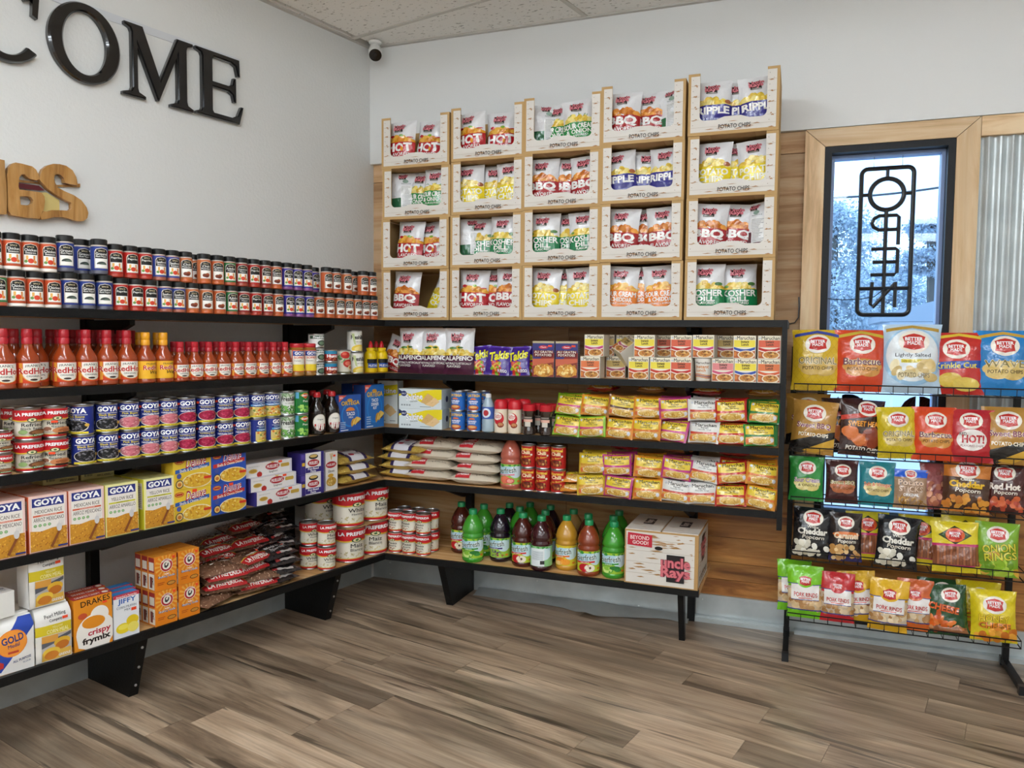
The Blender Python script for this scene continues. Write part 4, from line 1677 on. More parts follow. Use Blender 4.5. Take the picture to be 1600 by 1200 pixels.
def saltine(up):
    w, h, d_ = (.245, .102, .13) if not up else (.128, .235, .06)
    a = Art(w, h, '#dfe8ea', 5)
    if not up:
        a.poly([(0, .62), (.10, .70), (.30, .62), (.55, .30), (.78, .36), (1, .52), (1, 1), (0, 1)], '#f0dc22')
        a.poly([(0, .72), (.10, .80), (.30, .74), (.62, .95), (.85, 1), (0, 1)], '#dfe8ea')
        a.poly([(0, .98), (0, .72), (.1, .80), (.1, .83)], '#26305a')
        a.ell(.12, .76, .07, .14, '#2a356a', 14); a.text('SALT', .07, .72, .17, .80, '#ffffff', .01)
        a.text('Saltine', .17, .44, .56, .76, '#26387a', .045, rot=5); a.text('Saltine', .17, .44, .56, .76, '#ffffff', .025, rot=5)
        a.text('CRACKERS', .26, .34, .44, .40, '#4a4a2a', .01, rot=5)
        a.poly([(.52, .36), (.68, .80), (.82, .62), (.68, .18)], '#d8b070'); a.poly([(.62, .22), (.84, .60), (.96, .40), (.80, .12)], '#e8c690')
        a.blobs(.60, .28, .88, .60, ['#b88a4a', '#caa060'], 14, .008, .012)
        for k in range(4):
            a.rect(.06 + k * .06, .14, .10 + k * .06, .22, '#9aa4a8')
        a.rect(.50, .10, .76, .125, '#7f898c')
        s_ = Art(d_, h, '#cfdde2', 2); s_.ell(.5, .5, .12, .16, '#26305a', 12)
        return carton('cracker_box', w, h, d_, a, '#cddbe0', '#d5dfe0', s_)
    a.rect(0, .0, 1, 1, '#e9eeec')
    a.poly([(0, .60), (1, .70), (1, .92), (0, .86)], '#f0dc22')
    a.text('Saltine', .0, .70, .94, .82, '#26387a', .045, rot=4); a.text('Saltine', .0, .70, .94, .82, '#ffffff', .025, rot=4)
    a.text('CRACKERS', .25, .64, .75, .675, '#4a4a2a', .01)
    a.ell(.14, .88, .12, .06, '#2a356a', 12)
    a.poly([(.20, .34), (.52, .46), (.86, .34), (.54, .20)], '#d8b070'); a.poly([(.34, .28), (.7, .42), (.96, .28), (.64, .16)], '#e8c690')
    a.rect(.1, .06, .4, .075, '#8a9294'); a.rect(.62, .06, .9, .075, '#8a9294')
    return carton('cracker_box', w, h, d_, a, '#d5dcdc', '#d5dcdc')


SAL, SALU = saltine(False), saltine(True)


def gratin():
    w, h, d_ = .110, .174, .045
    a = Art(w, h, '#8a3a30', 5)
    a.rect(0, .5, 1, 1, '#3a3a78'); a.rect(0, .94, 1, 1, '#b8aa8a')
    a.poly([(.35, .5), (1, .5), (1, .68), (.6, .72)], '#8c2f2a')
    a.ell(.5, .83, .22, .05, '#c23a4a', 16); a.text('Classic', .34, .815, .66, .85, '#ffffff', .01)
    a.rect(.72, .84, .9, .89, '#f4502a')
    a.rect(.04, .56, .96, .74, '#6d1f22')
    a.text('AU GRATIN', .08, .665, .92, .73, '#f4ecdc', .02); a.text('POTATOES', .12, .58, .88, .645, '#f4ecdc', .02)
    a.poly([(0, .30), (1, .42), (1, .52), (0, .50)], '#c9664a')
    a.ell(.52, .18, .46, .18, '#d89a44', 22); a.blobs(.10, .04, .92, .34, ['#eac06a', '#d99a3c', '#f4dc94', '#b87a30'], 40, .07, .03, 9)
    s_ = Art(d_, h, '#b9aeb0', 3)
    for k in range(14):
        s_.rect(.15, .08 + k * .06, .85, .10 + k * .06, '#6a5a66')
    return carton('potato_box', w, h, d_, a, '#8f8794', '#8c7a6a', s_)


GRA = gratin()


def cup_box(band, top='#ecd94a'):
    w, h, d_ = .096, .103, .096
    a = Art(w, h, '#e9e2d2', 6)
    a.rect(.03, .50, .97, .97, top)
    a.rect(.03, .80, .97, .97, '#efe6cc')
    a.text('Maruchan', .16, .82, .94, .97, '#23222a', .02)
    a.ell(.09, .88, .055, .05, '#c8cdd4', 10)
    a.text('Instant', .34, .68, .70, .79, '#4a3a2a', .03); a.text('Lunch', .36, .56, .68, .67, '#4a3a2a', .03)
    a.rect(.03, .03, .97, .38, '#b8643a')
    p = [(.03 + .94 * k / 12, .46 - .10 * math.sin(k / 12 * math.pi)) for k in range(13)]
    for k in range(12):
        (x0, y0), (x1, y1) = p[k], p[k + 1]
        a.poly([(x0, y0 - .10), (x1, y1 - .10), (x1, y1 + .06), (x0, y0 + .06)], '#f0e8da')
        a.poly([(x0, y0 - .06), (x1, y1 - .06), (x1, y1 + .05), (x0, y0 + .05)], band)
    a.ell(.58, .17, .38, .19, '#ecdcc2', 20, 0, 360); a.ell(.58, .18, .33, .145, '#c98a44', 18)
    a.blobs(.32, .08, .84, .28, ['#e3b76a', '#b8702f', '#d9a052', '#8c5a2a'], 22, .05, .03)
    a.ell(.10, .2, .06, .1, '#d8823a', 10)
    s_ = Art(d_, h, '#d9d2c4', 3); s_.rect(.3, .2, .7, .8, '#e8e2d6')
    return carton('noodle_cup_box', w, h, d_, a, '#cfc8ba', '#d9cfae', None)


CUP = {'mag': cup_box('#c24a8a'), 'beef': cup_box('#c9432f'), 'red': cup_box('#c2302c', '#d9654a'), 'org': cup_box('#d9623a', '#e07a4a'), 'blue': cup_box('#3a55a8'), 'pink': cup_box('#d05a7a', '#e08a8a'), 'tan': cup_box('#b85a7a', '#cdb06a')}


def foam_cup():
    h, r0, r1 = .103, .033, .043
    mb = MB()
    mb.lathe([(.0002, 0), (r0, 0), (r0 + .001, .003), (r1 - .001, h - .004), (r1 + .002, h - .003), (r1 + .002, h), (.0002, h)], 26, '#ece8e0', 'plastic')
    a = Art(.11, .085, '#ece8e0', 3)
    a.text('Maruchan', .16, .82, .84, .93, '#5a4a40', .02)
    a.text('Instant', .20, .58, .74, .76, '#d98a3a', .02); a.text('Lunch', .20, .40, .62, .56, '#d98a3a', .02)
    for j, c in enumerate(('#d98a3a', '#8c2f4a', '#d98a3a')):
        p = [(k / 10, .24 - j * .07 + .04 * math.sin(k / 10 * 6.28)) for k in range(11)]
        for k in range(10):
            a.poly([(p[k][0], p[k][1] - .022), (p[k + 1][0], p[k + 1][1] - .022), (p[k + 1][0], p[k + 1][1] + .022), (p[k][0], p[k][1] + .022)], c)

    def fn(u, v, q):
        z = .008 + v
        rr = r0 + (r1 - r0) * z / h + q + .0005
        t_ = u / .038
        return (rr * math.sin(t_), -rr * math.cos(t_), z)
    a.mesh_into(mb, fn, [i * .009 for i in range(-6, 7)], [i * .02 for i in range(1, 5)], 'plastic')
    return Proto('noodle_cup', 'cup', [('noodle_cup', mb.build('noodle_cup'), [])], .09, .09, h, True)


FCUP = foam_cup()


def frymix():
    w, h, d_ = .138, .190, .04
    a = Art(w, h, '#e38f22', 5)
    a.text('DRAKES', .18, .85, .94, .96, '#2a1c14', .02, rot=4)
    a.ell(.55, .30, .50, .36, '#f1ece4', 28); a.poly([(.05, .3), (.1, .06), (.3, .0), (.9, .0), (.97, .2), (.9, .5), (.2, .5)], '#f1ece4')
    a.ell(.66, .62, .24, .17, '#f1ece4', 22)
    a.ell(.50, .50, .30, .12, '#e38f22', 20)
    a.ell(.22, .66, .12, .06, '#c9542f', 14)
    a.text('crispy', .34, .22, .94, .36, '#b8243a', .03, rot=3, shear=.1)
    a.text('frymix', .20, .07, .94, .23, '#241a16', .04, rot=3)
    a.rect(.74, .82, .86, .86, '#f4502a')
    t_ = Art(w, d_, '#a8242a', 2)
    t_.text("DRAKES CRISPY", .1, .3, .75, .7, '#f2e6d8', .02); t_.ell(.88, .5, .08, .3, '#efe6d8', 12)
    s_ = Art(d_, h, '#d9861f', 2); s_.rect(.2, .1, .8, .3, '#3a2a1c')
    return carton('fry_mix_box', w, h, d_, a, '#d9861f', '#a8242a', s_, t_)


def muffin_box():
    w, h, d_ = .100, .165, .045
    a = Art(w, h, '#e9ecf0', 5)
    a.rect(.0, .93, 1, 1, '#c93a4a'); a.text("America's Favorite", .1, .94, .9, .985, '#ffffff', .01)
    a.text('JIFFY', .10, .76, .94, .91, '#2a62b0', .025)
    a.text('CORN MUFFIN', .12, .68, .88, .735, '#6d7884', .01); a.text('MIX', .42, .61, .66, .66, '#6d7884', .01)
    a.rect(.68, .58, .88, .65, '#f4502a')
    a.ell(.72, .36, .24, .12, '#e3c422', 18); a.ell(.36, .22, .28, .12, '#e8d02a', 18); a.ell(.74, .20, .22, .12, '#efdf6a', 18)
    a.ell(.36, .25, .2, .06, '#f2e25a', 14)
    t_ = Art(w, d_, '#2f86c8', 2); t_.rect(0, .0, 1, .2, '#c93a4a')
    s_ = Art(d_, h, '#dfe3e8', 2)
    s_.rect(0, .82, 1, 1, '#2f7fc0'); s_.rect(.2, .3, .8, .7, '#c8ced6')
    return carton('muffin_mix_box', w, h, d_, a, '#d5dbe2', '#2f86c8', s_, t_)


def soda_box():
    w, h, d_ = .094, .138, .045
    a = Art(w, h, '#e8861e', 5)
    for k in range(16):
        t_ = k / 16 * 6.283
        a.poly([(.52, .70), (.52 + .52 * math.cos(t_ - .09), .70 + .36 * math.sin(t_ - .09)), (.52 + .52 * math.cos(t_ + .09), .70 + .36 * math.sin(t_ + .09))], '#efae4a')
    a.ell(.52, .71, .28, .19, '#efe6d8', 22); a.ell(.52, .71, .26, .175, '#b8242c', 22); a.ell(.52, .71, .185, .125, '#f2ece2', 20)
    a.text('ARM & HAMMER', .30, .80, .74, .84, '#ffffff', .02, arc=.03)
    a.poly([(.42, .66), (.5, .63), (.6, .68), (.62, .76), (.57, .77), (.55, .71), (.48, .70), (.46, .76), (.52, .77), (.50, .80), (.42, .77)], '#3a3a3c')
    a.text('PURE', .42, .44, .62, .48, '#ffffff', .02)
    a.text('Baking Soda', .10, .345, .94, .43, '#ffffff', .04); a.text('Baking Soda', .10, .345, .94, .43, '#3a3a7a', .012)
    a.ell(.72, .17, .2, .06, '#3a2a1c', 16); a.ell(.72, .17, .17, .045, '#c98a3a', 14)
    a.rect(.10, .22, .42, .24, '#b8541c'); a.rect(.10, .17, .36, .19, '#b8541c')
    a.rect(.78, .88, .90, .95, '#f4502a')
    s_ = Art(d_, h, '#b85a34', 2)
    s_.rect(.08, .55, .92, .97, '#a8302a'); s_.rect(.15, .60, .85, .84, '#e6dccb'); s_.rect(.08, .05, .92, .5, '#e2d8c8'); s_.rect(.25, .1, .6, .42, '#7a3a2c'); s_.text('R', .6, .2, .85, .4, '#4a4440', .02)
    return carton('baking_soda_box', w, h, d_, a, '#d9822a', '#e0902f', s_)


FRY, JIF, SOD = frymix(), muffin_box(), soda_box()


# ---- paper sacks
def sack(name, w, h, d_, front, top='#ecebe6', seed=1):
    mb = MB()
    nx, nz_ = 8, 12

    def P(face, a, b):
        # a in 0..1 along the face, b in 0..1 up
        x = w / 2
        y = d_ / 2
        bul = .006 * math.sin(b * math.pi)
        sh = max(0, (b - .86) / .14)
        sx, sy = 1 - .04 * sh, 1 - .55 * sh
        n_ = .004 * noise.noise(Vector((a * 3 + face * 7, b * 6, seed)))
        if face == 0:
            return Vector(((a * 2 - 1) * x * sx, (-y - bul * math.sin(a * math.pi) - n_) * sy, b * h))
        if face == 1:
            return Vector(((x + bul * .3) * sx, (a * 2 - 1) * y * sy, b * h))
        if face == 2:
            return Vector(((1 - a * 2) * x * sx, (y + bul) * sy, b * h))
        return Vector((-(x + bul * .3) * sx, (1 - a * 2) * y * sy, b * h))
    for face in range(4):
        vs = [P(face, i / nx, j / nz_) for i in range(nx + 1) for j in range(nz_ + 1)]
        fs = [f for i in range(nx) for j in range(nz_) for f in ((i * (nz_ + 1) + j, (i + 1) * (nz_ + 1) + j, (i + 1) * (nz_ + 1) + j + 1), (i * (nz_ + 1) + j, (i + 1) * (nz_ + 1) + j + 1, i * (nz_ + 1) + j + 1))]
        mb.add(vs, fs, front.bg if face != 2 else top, 'printed_paper')
    rim = [P(0, 0, 1), P(0, 1, 1), P(2, 0, 1), P(2, 1, 1)]
    mb.add(rim, [(0, 1, 2, 3)], top)
    mb.box(-w * .47, w * .47, -d_ * .12, d_ * .14, h, h + .007, top)
    bot = [P(0, 0, 0), P(0, 1, 0), P(2, 0, 0), P(2, 1, 0)]
    mb.add(bot, [(3, 2, 1, 0)], top)

    fr = [[P(0, i / nx, j / nz_) for j in range(nz_ + 1)] for i in range(nx + 1)]
    front.mesh_into(mb, grid_fn(fr, nx, nz_, w, h), [(i / nx - .5) * w for i in range(1, nx)], [j / nz_ * h for j in range(1, nz_)], diag=[(k, nx, nz_) for k in range(-(nz_ - 1), nx)])
    return Proto(name, 'bag', [(name, mb.build(name, True, 50), [])], w, d_, h + .007)


def flour():
    w, h = .135, .185
    a = Art(w, h, '#eae8e4', 5)
    a.poly([(0, .05), (0, .45), (.70, .98), (1, .98), (1, .80), (.25, .05)], '#2c4aa8')
    a.ell(.5, .55, .34, .25, '#e8862a', 26); a.ell(.5, .55, .32, .235, '#f0983a', 26)
    a.text('GOLD', .26, .56, .76, .70, '#27387c', .03, rot=8); a.text('Medal', .40, .47, .66, .54, '#27387c', .015, rot=8)
    a.rect(.40, .36, .64, .40, '#b8402a')
    a.text('ALL PURPOSE', .50, .19, .92, .24, '#3a4a7a', .02, rot=6); a.text('FLOUR', .74, .13, .92, .165, '#7a84a0', .01, rot=6)
    a.poly([(.12, .10), (.30, .13), (.30, .22), (.21, .26), (.12, .20)], '#c93a34')
    return sack('flour_bag', w, h, .085, a)


def cornmeal():
    w, h = .118, .190
    a = Art(w, h, '#ebe9e4', 5)
    a.text('Pearl Milling', .25, .80, .85, .88, '#2a2826', .012, rot=4); a.text('Company', .38, .72, .74, .79, '#2a2826', .012, rot=4)
    a.rect(0, .50, 1, .68, '#d8c22a')
    a.text('YELLOW', .45, .61, .75, .65, '#f4ecb0', .01); a.text('CORN MEAL', .30, .52, .92, .59, '#f4ecb0', .02)
    a.rect(.16, .02, .98, .49, '#e0b24a'); a.rect(.16, .18, .98, .48, '#b9b4b0')
    a.poly([(.16, .26), (.98, .42), (.98, .48), (.16, .36)], '#5a5c64')
    a.rect(.16, .36, .6, .48, '#d89a44')
    a.ell(.72, .32, .24, .09, '#e8b83a', 18); a.ell(.72, .26, .2, .08, '#c9762a', 16)
    a.ell(.42, .17, .24, .09, '#f0c84a', 18); a.ell(.42, .11, .2, .08, '#cf7f2e', 16)
    a.rect(.0, .02, .14, .48, '#e6e2da')
    a.text('GRIDDLE', .62, .05, .95, .10, '#ffffff', .02)
    a.rect(.74, .74, .90, .79, '#f4502a')
    return sack('corn_meal_bag', w, h, .075, a, seed=4)


FLO, CRN = flour(), cornmeal()

# ---- bags
CHIPC = ['#e9c84a', '#f2da6e', '#d9b23a', '#f6e48e']


def logo_ur(a, cx, cy, s, k=1.0):
    a.rect(cx - .16 * s, cy - .10 * s * k, cx + .16 * s, cy + .09 * s * k, '#221e20')
    a.text('Uncle', cx - .20 * s, cy + .03 * s * k, cx + .24 * s, cy + .12 * s * k, '#7d2638', .07, rot=5)
    a.text('Uncle', cx - .20 * s, cy + .03 * s * k, cx + .24 * s, cy + .12 * s * k, '#d9808a', .02, rot=5)
    a.text('Rays', cx - .25 * s, cy - .07 * s * k, cx + .26 * s, cy + .05 * s * k, '#7d2638', .08, rot=5)
    a.text('Rays', cx - .25 * s, cy - .07 * s * k, cx + .26 * s, cy + .05 * s * k, '#d9808a', .03, rot=5)
    a.rect(cx - .13 * s, cy - .09 * s * k, cx + .13 * s, cy - .075 * s * k, '#b9b2a8')


def ur_bag(flavor, seed, w=.165, h=.248, t=.066, lift=.21):
    F_ = {'hot': ('#b81e28', ('HOT', 'FLAVORED'), ['#e8a030', '#f2b84a', '#d98a22']), 'sco': ('#2f8c46', ('SOUR CREAM', '& ONION', 'FLAVORED'), CHIPC), 'bbq': ('#a8262c', ('BBQ', 'FLAVORED'), ['#e08a34', '#eda24a', '#c96f26']),
          'rip': ('#2d2a86', ('RIPPLE',), CHIPC), 'pot': ('#e9d01e', ('POTATO', 'CHIPS'), CHIPC), 'kos': ('#17804a', ('KOSHER', 'DILL', 'FLAVORED'), CHIPC), 'scc': ('#e9822c', ('SOUR CREAM', '& CHEDDAR', 'NATURALLY & ARTIFICIALLY'), ['#efa83a', '#f6c25a', '#e0902c']),
          'jal': ('#4e1f3c', ('JALAPENO', 'NATURALLY & ARTIFICIALLY', 'FLAVORED'), CHIPC), 'back': ('#2f6a46', (), CHIPC), 'backd': ('#5a2430', (), CHIPC)}[flavor]
    c, tx, ch = F_
    a = Art(w, h, '#e6e6e8', seed + 20)
    if flavor.startswith('back'):
        a.rect(0, 0, 1, .30, c)
        a.rect(.45, .05, .90, .62, '#eeeeec')
        for k in range(16):
            a.rect(.48, .09 + k * .032, .48 + a.rnd.uniform(.2, .38), .10 + k * .032, '#8c8c90')
        a.ell(.6, .74, .1, .05, '#8fa89a', 12); a.text('RECYCLE', .45, .66, .80, .69, '#7d8a84', .01)
        logo_ur(a, .5, .86, .7)
    else:
        a.blobs(.06, .38, .94, .56, ch, 46, .085, .05, 9, mound=True)
        if flavor == 'hot':
            a.ell(.24, .56, .08, .035, '#b8202a', 12); a.ell(.58, .57, .07, .03, '#7aa83a', 12); a.ell(.86, .52, .10, .014, '#c92a2a', 10)
        elif flavor in ('pot', 'rip'):
            a.ell(.9, .46, .08, .05, '#a8623a', 12)
        elif flavor == 'kos':
            a.ell(.84, .52, .1, .04, '#4a7a3a', 12); a.ell(.16, .47, .06, .03, '#6a9a4a', 10)
        elif flavor == 'sco':
            a.blobs(.2, .54, .8, .60, ['#4a8a3a'], 8, .05, .006)
        elif flavor == 'jal':
            a.ell(.35, .56, .13, .025, '#4a7a2a', 12); a.ell(.6, .57, .1, .02, '#3a6a24', 12)
        a.rect(0, 0, 1, .40, c)
        wht = '#f6f4f0'
        if len(tx) == 1:
            a.text(tx[0], .06, .19, .94, .36, wht, .04)
        elif flavor in ('hot', 'bbq'):
            a.text(tx[0], .07, .15, .93, .38, wht, .045); a.text(tx[1], .12, .04, .86, .125, wht, .025)
            if flavor == 'hot':
                a.ell(.62, .22, .05, .06, '#e89a2a', 12)
        elif flavor == 'pot':
            a.text(tx[0], .06, .21, .94, .36, '#f6f4e0', .04); a.text(tx[1], .12, .05, .84, .19, '#f6f4e0', .04)
        elif flavor == 'kos':
            a.text(tx[0], .05, .24, .95, .38, wht, .04); a.text(tx[1], .22, .12, .78, .225, wht, .035); a.text(tx[2], .27, .05, .75, .105, wht, .03)
        elif flavor == 'jal':
            a.text(tx[0], .03, .27, .97, .385, wht, .04); a.text(tx[1], .08, .21, .94, .255, wht, .015); a.text(tx[2], .14, .15, .60, .195, wht, .02)
        else:
            a.text(tx[0], .04, .25, .96, .37, wht, .04); a.text(tx[1], .12, .13, .88, .23, wht, .035); a.text(tx[2], .14, .06, .84, .105, wht, .02)
        logo_ur(a, .46, .76, .95)
    if lift:
        a.items = [([(x, y * (1 - lift) + lift * h) for x, y in vs_], f_, c_) for vs_, f_, c_ in a.items]
        a.items.insert(0, ([(-w / 2, 0), (w / 2, 0), (w / 2, lift * h + .001), (-w / 2, lift * h + .001)], [(0, 1, 2, 3)], lin(c)))
    return bag('chip_bag', w, h, t, a, seed=seed, back='#d9d9dc', wr=.012)


UR = {k: [ur_bag(k, 3 + 7 * i), ur_bag(k, 4 + 7 * i)] for i, k in enumerate(('hot', 'sco', 'bbq', 'rip', 'pot', 'kos', 'scc'))}
UR['back'] = [ur_bag('back', 61)] * 2
UR['backd'] = [ur_bag('backd', 63)] * 2
URJ = [ur_bag('jal', 71, .165, .236, .07, 0), ur_bag('jal', 74, .165, .236, .07, 0)]
URB = ur_bag('bbq', 78, .15, .185, .06, 0)


def bm_logo(a, cx, cy, s, oval='#efe6d8'):
    k = a.w / a.h
    a.ell(cx, cy, .26 * s, .20 * s * k, oval, 24)
    a.poly([(cx - .19 * s, cy + .09 * s * k), (cx - .09 * s, cy + .13 * s * k), (cx, cy + .15 * s * k), (cx + .09 * s, cy + .13 * s * k), (cx + .19 * s, cy + .09 * s * k), (cx + .16 * s, cy), (cx + .18 * s, cy - .10 * s * k), (cx, cy - .14 * s * k), (cx - .18 * s, cy - .10 * s * k), (cx - .16 * s, cy)], '#c2302a')
    a.text('BETTER', cx - .15 * s, cy + .02 * s * k, cx + .15 * s, cy + .085 * s * k, '#ffffff', .03)
    a.text('MADE', cx - .11 * s, cy - .05 * s * k, cx + .11 * s, cy + .01 * s * k, '#ffffff', .03)


def bm_bag(seed, w, h, t, bgc, build, mat='glossy_film', **kw):
    a = Art(w, h, bgc, seed)
    build(a)
    return bag('snack_bag', w, h, t, a, seed=seed, mat=mat, back=bgc, wr=.015, **kw)


def lines(a, rows):
    for (s, x0, y0, x1, y1, c, b) in rows:
        a.text(s, x0, y0, x1, y1, c, b)


def pc(name, sub, ban, chip, oc, extra=None, lc='#8a7a3a'):
    """classic potato-chip bag front"""
    def f(a):
        if ban:
            a.poly([(.05, .86), (.5, .93), (.95, .86), (.95, .91), (.5, .98), (.05, .91)], ban)
        if extra:
            extra(a)
        bm_logo(a, .52, .75, 1.0)
        a.ell(.52, .40, .40, .12, chip, 20); a.ell(.40, .33, .22, .09, chip, 16); a.ell(.66, .33, .22, .10, chip, 16)
        a.text(name, .14, .42, .90, .53, '#f4ead0', .07); a.text(name, .14, .42, .90, .53, lc, .02)
        a.text(sub, .22, .33, .84, .385, '#4a3a20', .012)
    return f


def lattice(c):
    def f(a):
        for k in range(-6, 10):
            x = k * .14
            a.poly([(x, 0), (x + .006, 0), (x + 1.006, 1), (x + 1, 1)], c)
            a.poly([(x + 1, 0), (x + 1.006, 0), (x + .006, 1), (x, 1)], c)
    return f


def popcorn(name, c1, blobc, sub=None):
    def f(a):
        bm_logo(a, .5, .80, 1.0)
        if sub:
            a.text(sub, .30, .60, .70, .65, '#f2ede0', .03)
        a.text(name, .12, .47, .88, .60, c1, .05)
        a.text('Popcorn', .24, .36, .80, .46, '#f2e9d8', .015, shear=.15)
        a.blobs(.05, .05, .95, .32, blobc, 26, .08, .05, 9)
    return f


def rinds(band):
    def f(a):
        a.rect(0, .17, 1, .60, '#c9b49a')
        a.blobs(.04, .20, .96, .58, ['#d8b88a', '#c49a66', '#e2caa4', '#b07f4c'], 46, .10, .05, 8)
        a.rect(.10, .36, .90, .66, '#efe9e4'); a.rect(0, .66, 1, 1, band); a.rect(0, .65, 1, .665, '#3a3f86'); a.rect(0, .165, 1, .185, '#3a3f86'); a.rect(.10, .355, .90, .368, '#3a3f86')
        bm_logo(a, .5, .72, .95, band)
        a.text('PORK RINDS', .18, .42, .84, .50, '#c2302a', .03); a.rect(.30, .385, .70, .40, '#c2302a')
    return f


def pretzel(a):
    a.rect(0, .14, 1, .52, '#7d4a34')
    for k in range(14):
        x = .02 + k * .07
        a.poly([(x, .16), (x + .045, .16), (x + .055, .52), (x + .01, .52)], '#a8643f' if k % 2 else '#8c5234')
    a.rect(0, .52, 1, .57, '#c23a6a'); a.rect(.1, .135, .9, .155, '#c23a6a')
    a.poly([(.5, .56), (.86, .74), (.5, .92), (.14, .74)], '#23301c'); a.poly([(.5, .58), (.82, .74), (.5, .90), (.18, .74)], '#3f5a2a')
    bm_logo(a, .5, .74, .8, '#e0602a')


def onion(a):
    a.blobs(.0, .0, 1, .45, ['#8fb82a', '#b8d84a', '#d8a83a', '#6f9a22'], 18, .16, .08, 10)
    bm_logo(a, .5, .78, 1.0)
    a.text('ONION', .14, .46, .90, .60, '#3a3a1c', .09, rot=8); a.text('ONION', .14, .46, .90, .60, '#d9d23a', .04, rot=8)
    a.text('RINGS', .20, .31, .94, .45, '#3a3a1c', .09, rot=8); a.text('RINGS', .20, .31, .94, .45, '#d9d23a', .04, rot=8)


def honeycheese(a):
    lattice('#d9c21e')(a)
    bm_logo(a, .52, .72, 1.0)
    a.text('HONEY', .18, .40, .82, .53, '#7a3a14', .08); a.text('HONEY', .18, .40, .82, .53, '#f0d21e', .03)
    a.text('CHEESE', .16, .27, .86, .39, '#7a3a14', .08); a.text('CHEESE', .16, .27, .86, .39, '#e88a1e', .03)
    a.blobs(.08, .05, .94, .24, ['#e08a2a', '#efa83a', '#c96f1e'], 16, .09, .06, 9)


def cheesecurl(a):
    bm_logo(a, .62, .80, .9)
    a.text('CHEESE', .05, .48, .8, .62, '#7a2a14', .08, rot=-12); a.text('CHEESE', .05, .48, .8, .62, '#e0662a', .03, rot=-12)
    a.blobs(.0, .05, .6, .42, ['#d9621e', '#c24f16', '#e8803a'], 22, .12, .04, 8)


def sticks(a):
    a.rect(0, .80, 1, 1, '#2a5fd0'); bm_logo(a, .5, .88, .7)
    a.text('Potato', .10, .60, .90, .74, '#6d5a5a', .07); a.text('Potato', .10, .60, .90, .74, '#e6c9b0', .03)
    a.text('STICKS', .14, .44, .86, .57, '#6d5a5a', .07); a.text('STICKS', .14, .44, .86, .57, '#e6c9b0', .03)
    a.text('ORIGINAL', .28, .32, .74, .39, '#ffffff', .03)
    a.blobs(.03, .04, .97, .30, ['#b8842f', '#d9a64a', '#9a6a22'], 40, .09, .012, 6)


def hotchips(a):
    bm_logo(a, .5, .78, 1.0)
    a.ell(.52, .42, .34, .2, '#ece2dc', 22); a.text('RED', .24, .50, .40, .56, '#5a4a4a', .02); a.text('HOT!', .30, .36, .80, .52, '#b8202a', .04)
    a.text('FLAVORED CHIPS', .28, .29, .78, .33, '#8c4a4a', .01)


def lightly(a):
    a.ell(.5, .52, .52, .42, '#9cc4e2', 26); a.ell(.5, .54, .46, .38, '#dfe6ea', 26)
    a.poly([(.05, .88), (.5, .94), (.95, .88), (.95, .93), (.5, .985), (.05, .93)], '#b8923a')
    bm_logo(a, .52, .73, 1.05)
    a.text('Lightly Salted', .18, .50, .84, .57, '#4a4a52', .01)
    a.rect(.30, .43, .74, .48, '#e6d23a'); a.text('50% LESS SODIUM', .32, .44, .72, .47, '#6d6420', .01)
    a.blobs(.12, .20, .90, .42, ['#e2cf9a', '#d4b878', '#efe2ba'], 12, .12, .06, 12)
    a.text('POTATO CHIPS', .26, .22, .80, .29, '#8a7a5a', .02)


def crinkle(a):
    a.poly([(.05, .88), (.5, .94), (.95, .88), (.95, .93), (.5, .985), (.05, .93)], '#e0c23a')
    bm_logo(a, .45, .72, 1.05)
    a.poly([(0, .38), (1, .43), (1, .55), (0, .50)], '#2a4fa8'); a.text('Krinkle Cut', .05, .41, .86, .50, '#ecd84a', .03, rot=2)
    a.ell(.35, .22, .24, .12, '#d9b84a', 20); a.ell(.66, .16, .26, .11, '#e6ca62', 20)


def sweetbbq(a):
    a.poly([(0, .2), (1, .45), (1, .25), (.3, 0), (0, 0)], '#1c1a18'); a.poly([(.3, .05), (1, .32), (1, .18), (.6, .02)], '#d8a83a')
    bm_logo(a, .5, .76, 1.0)
    a.text('Sweet BBQ', .12, .46, .90, .58, '#f0e0c0', .07); a.text('Sweet BBQ', .12, .46, .90, .58, '#8a4a6a', .02)
    a.text('POTATO CHIPS', .18, .32, .86, .39, '#f0e6d0', .03)


def sweetheat(a):
    a.poly([(0, .62), (1, .74), (1, .82), (0, .70)], '#c23a2a'); bm_logo(a, .6, .84, .9)
    a.text('SWEET HEAT', .16, .52, .92, .61, '#e89a2a', .05)
    a.blobs(.05, .22, .95, .48, ['#b85a30', '#d9783f', '#8c3a20'], 12, .16, .09, 11)
    a.text('POTATO CHIPS', .14, .08, .90, .16, '#e6dcd0', .03, rot=-4)


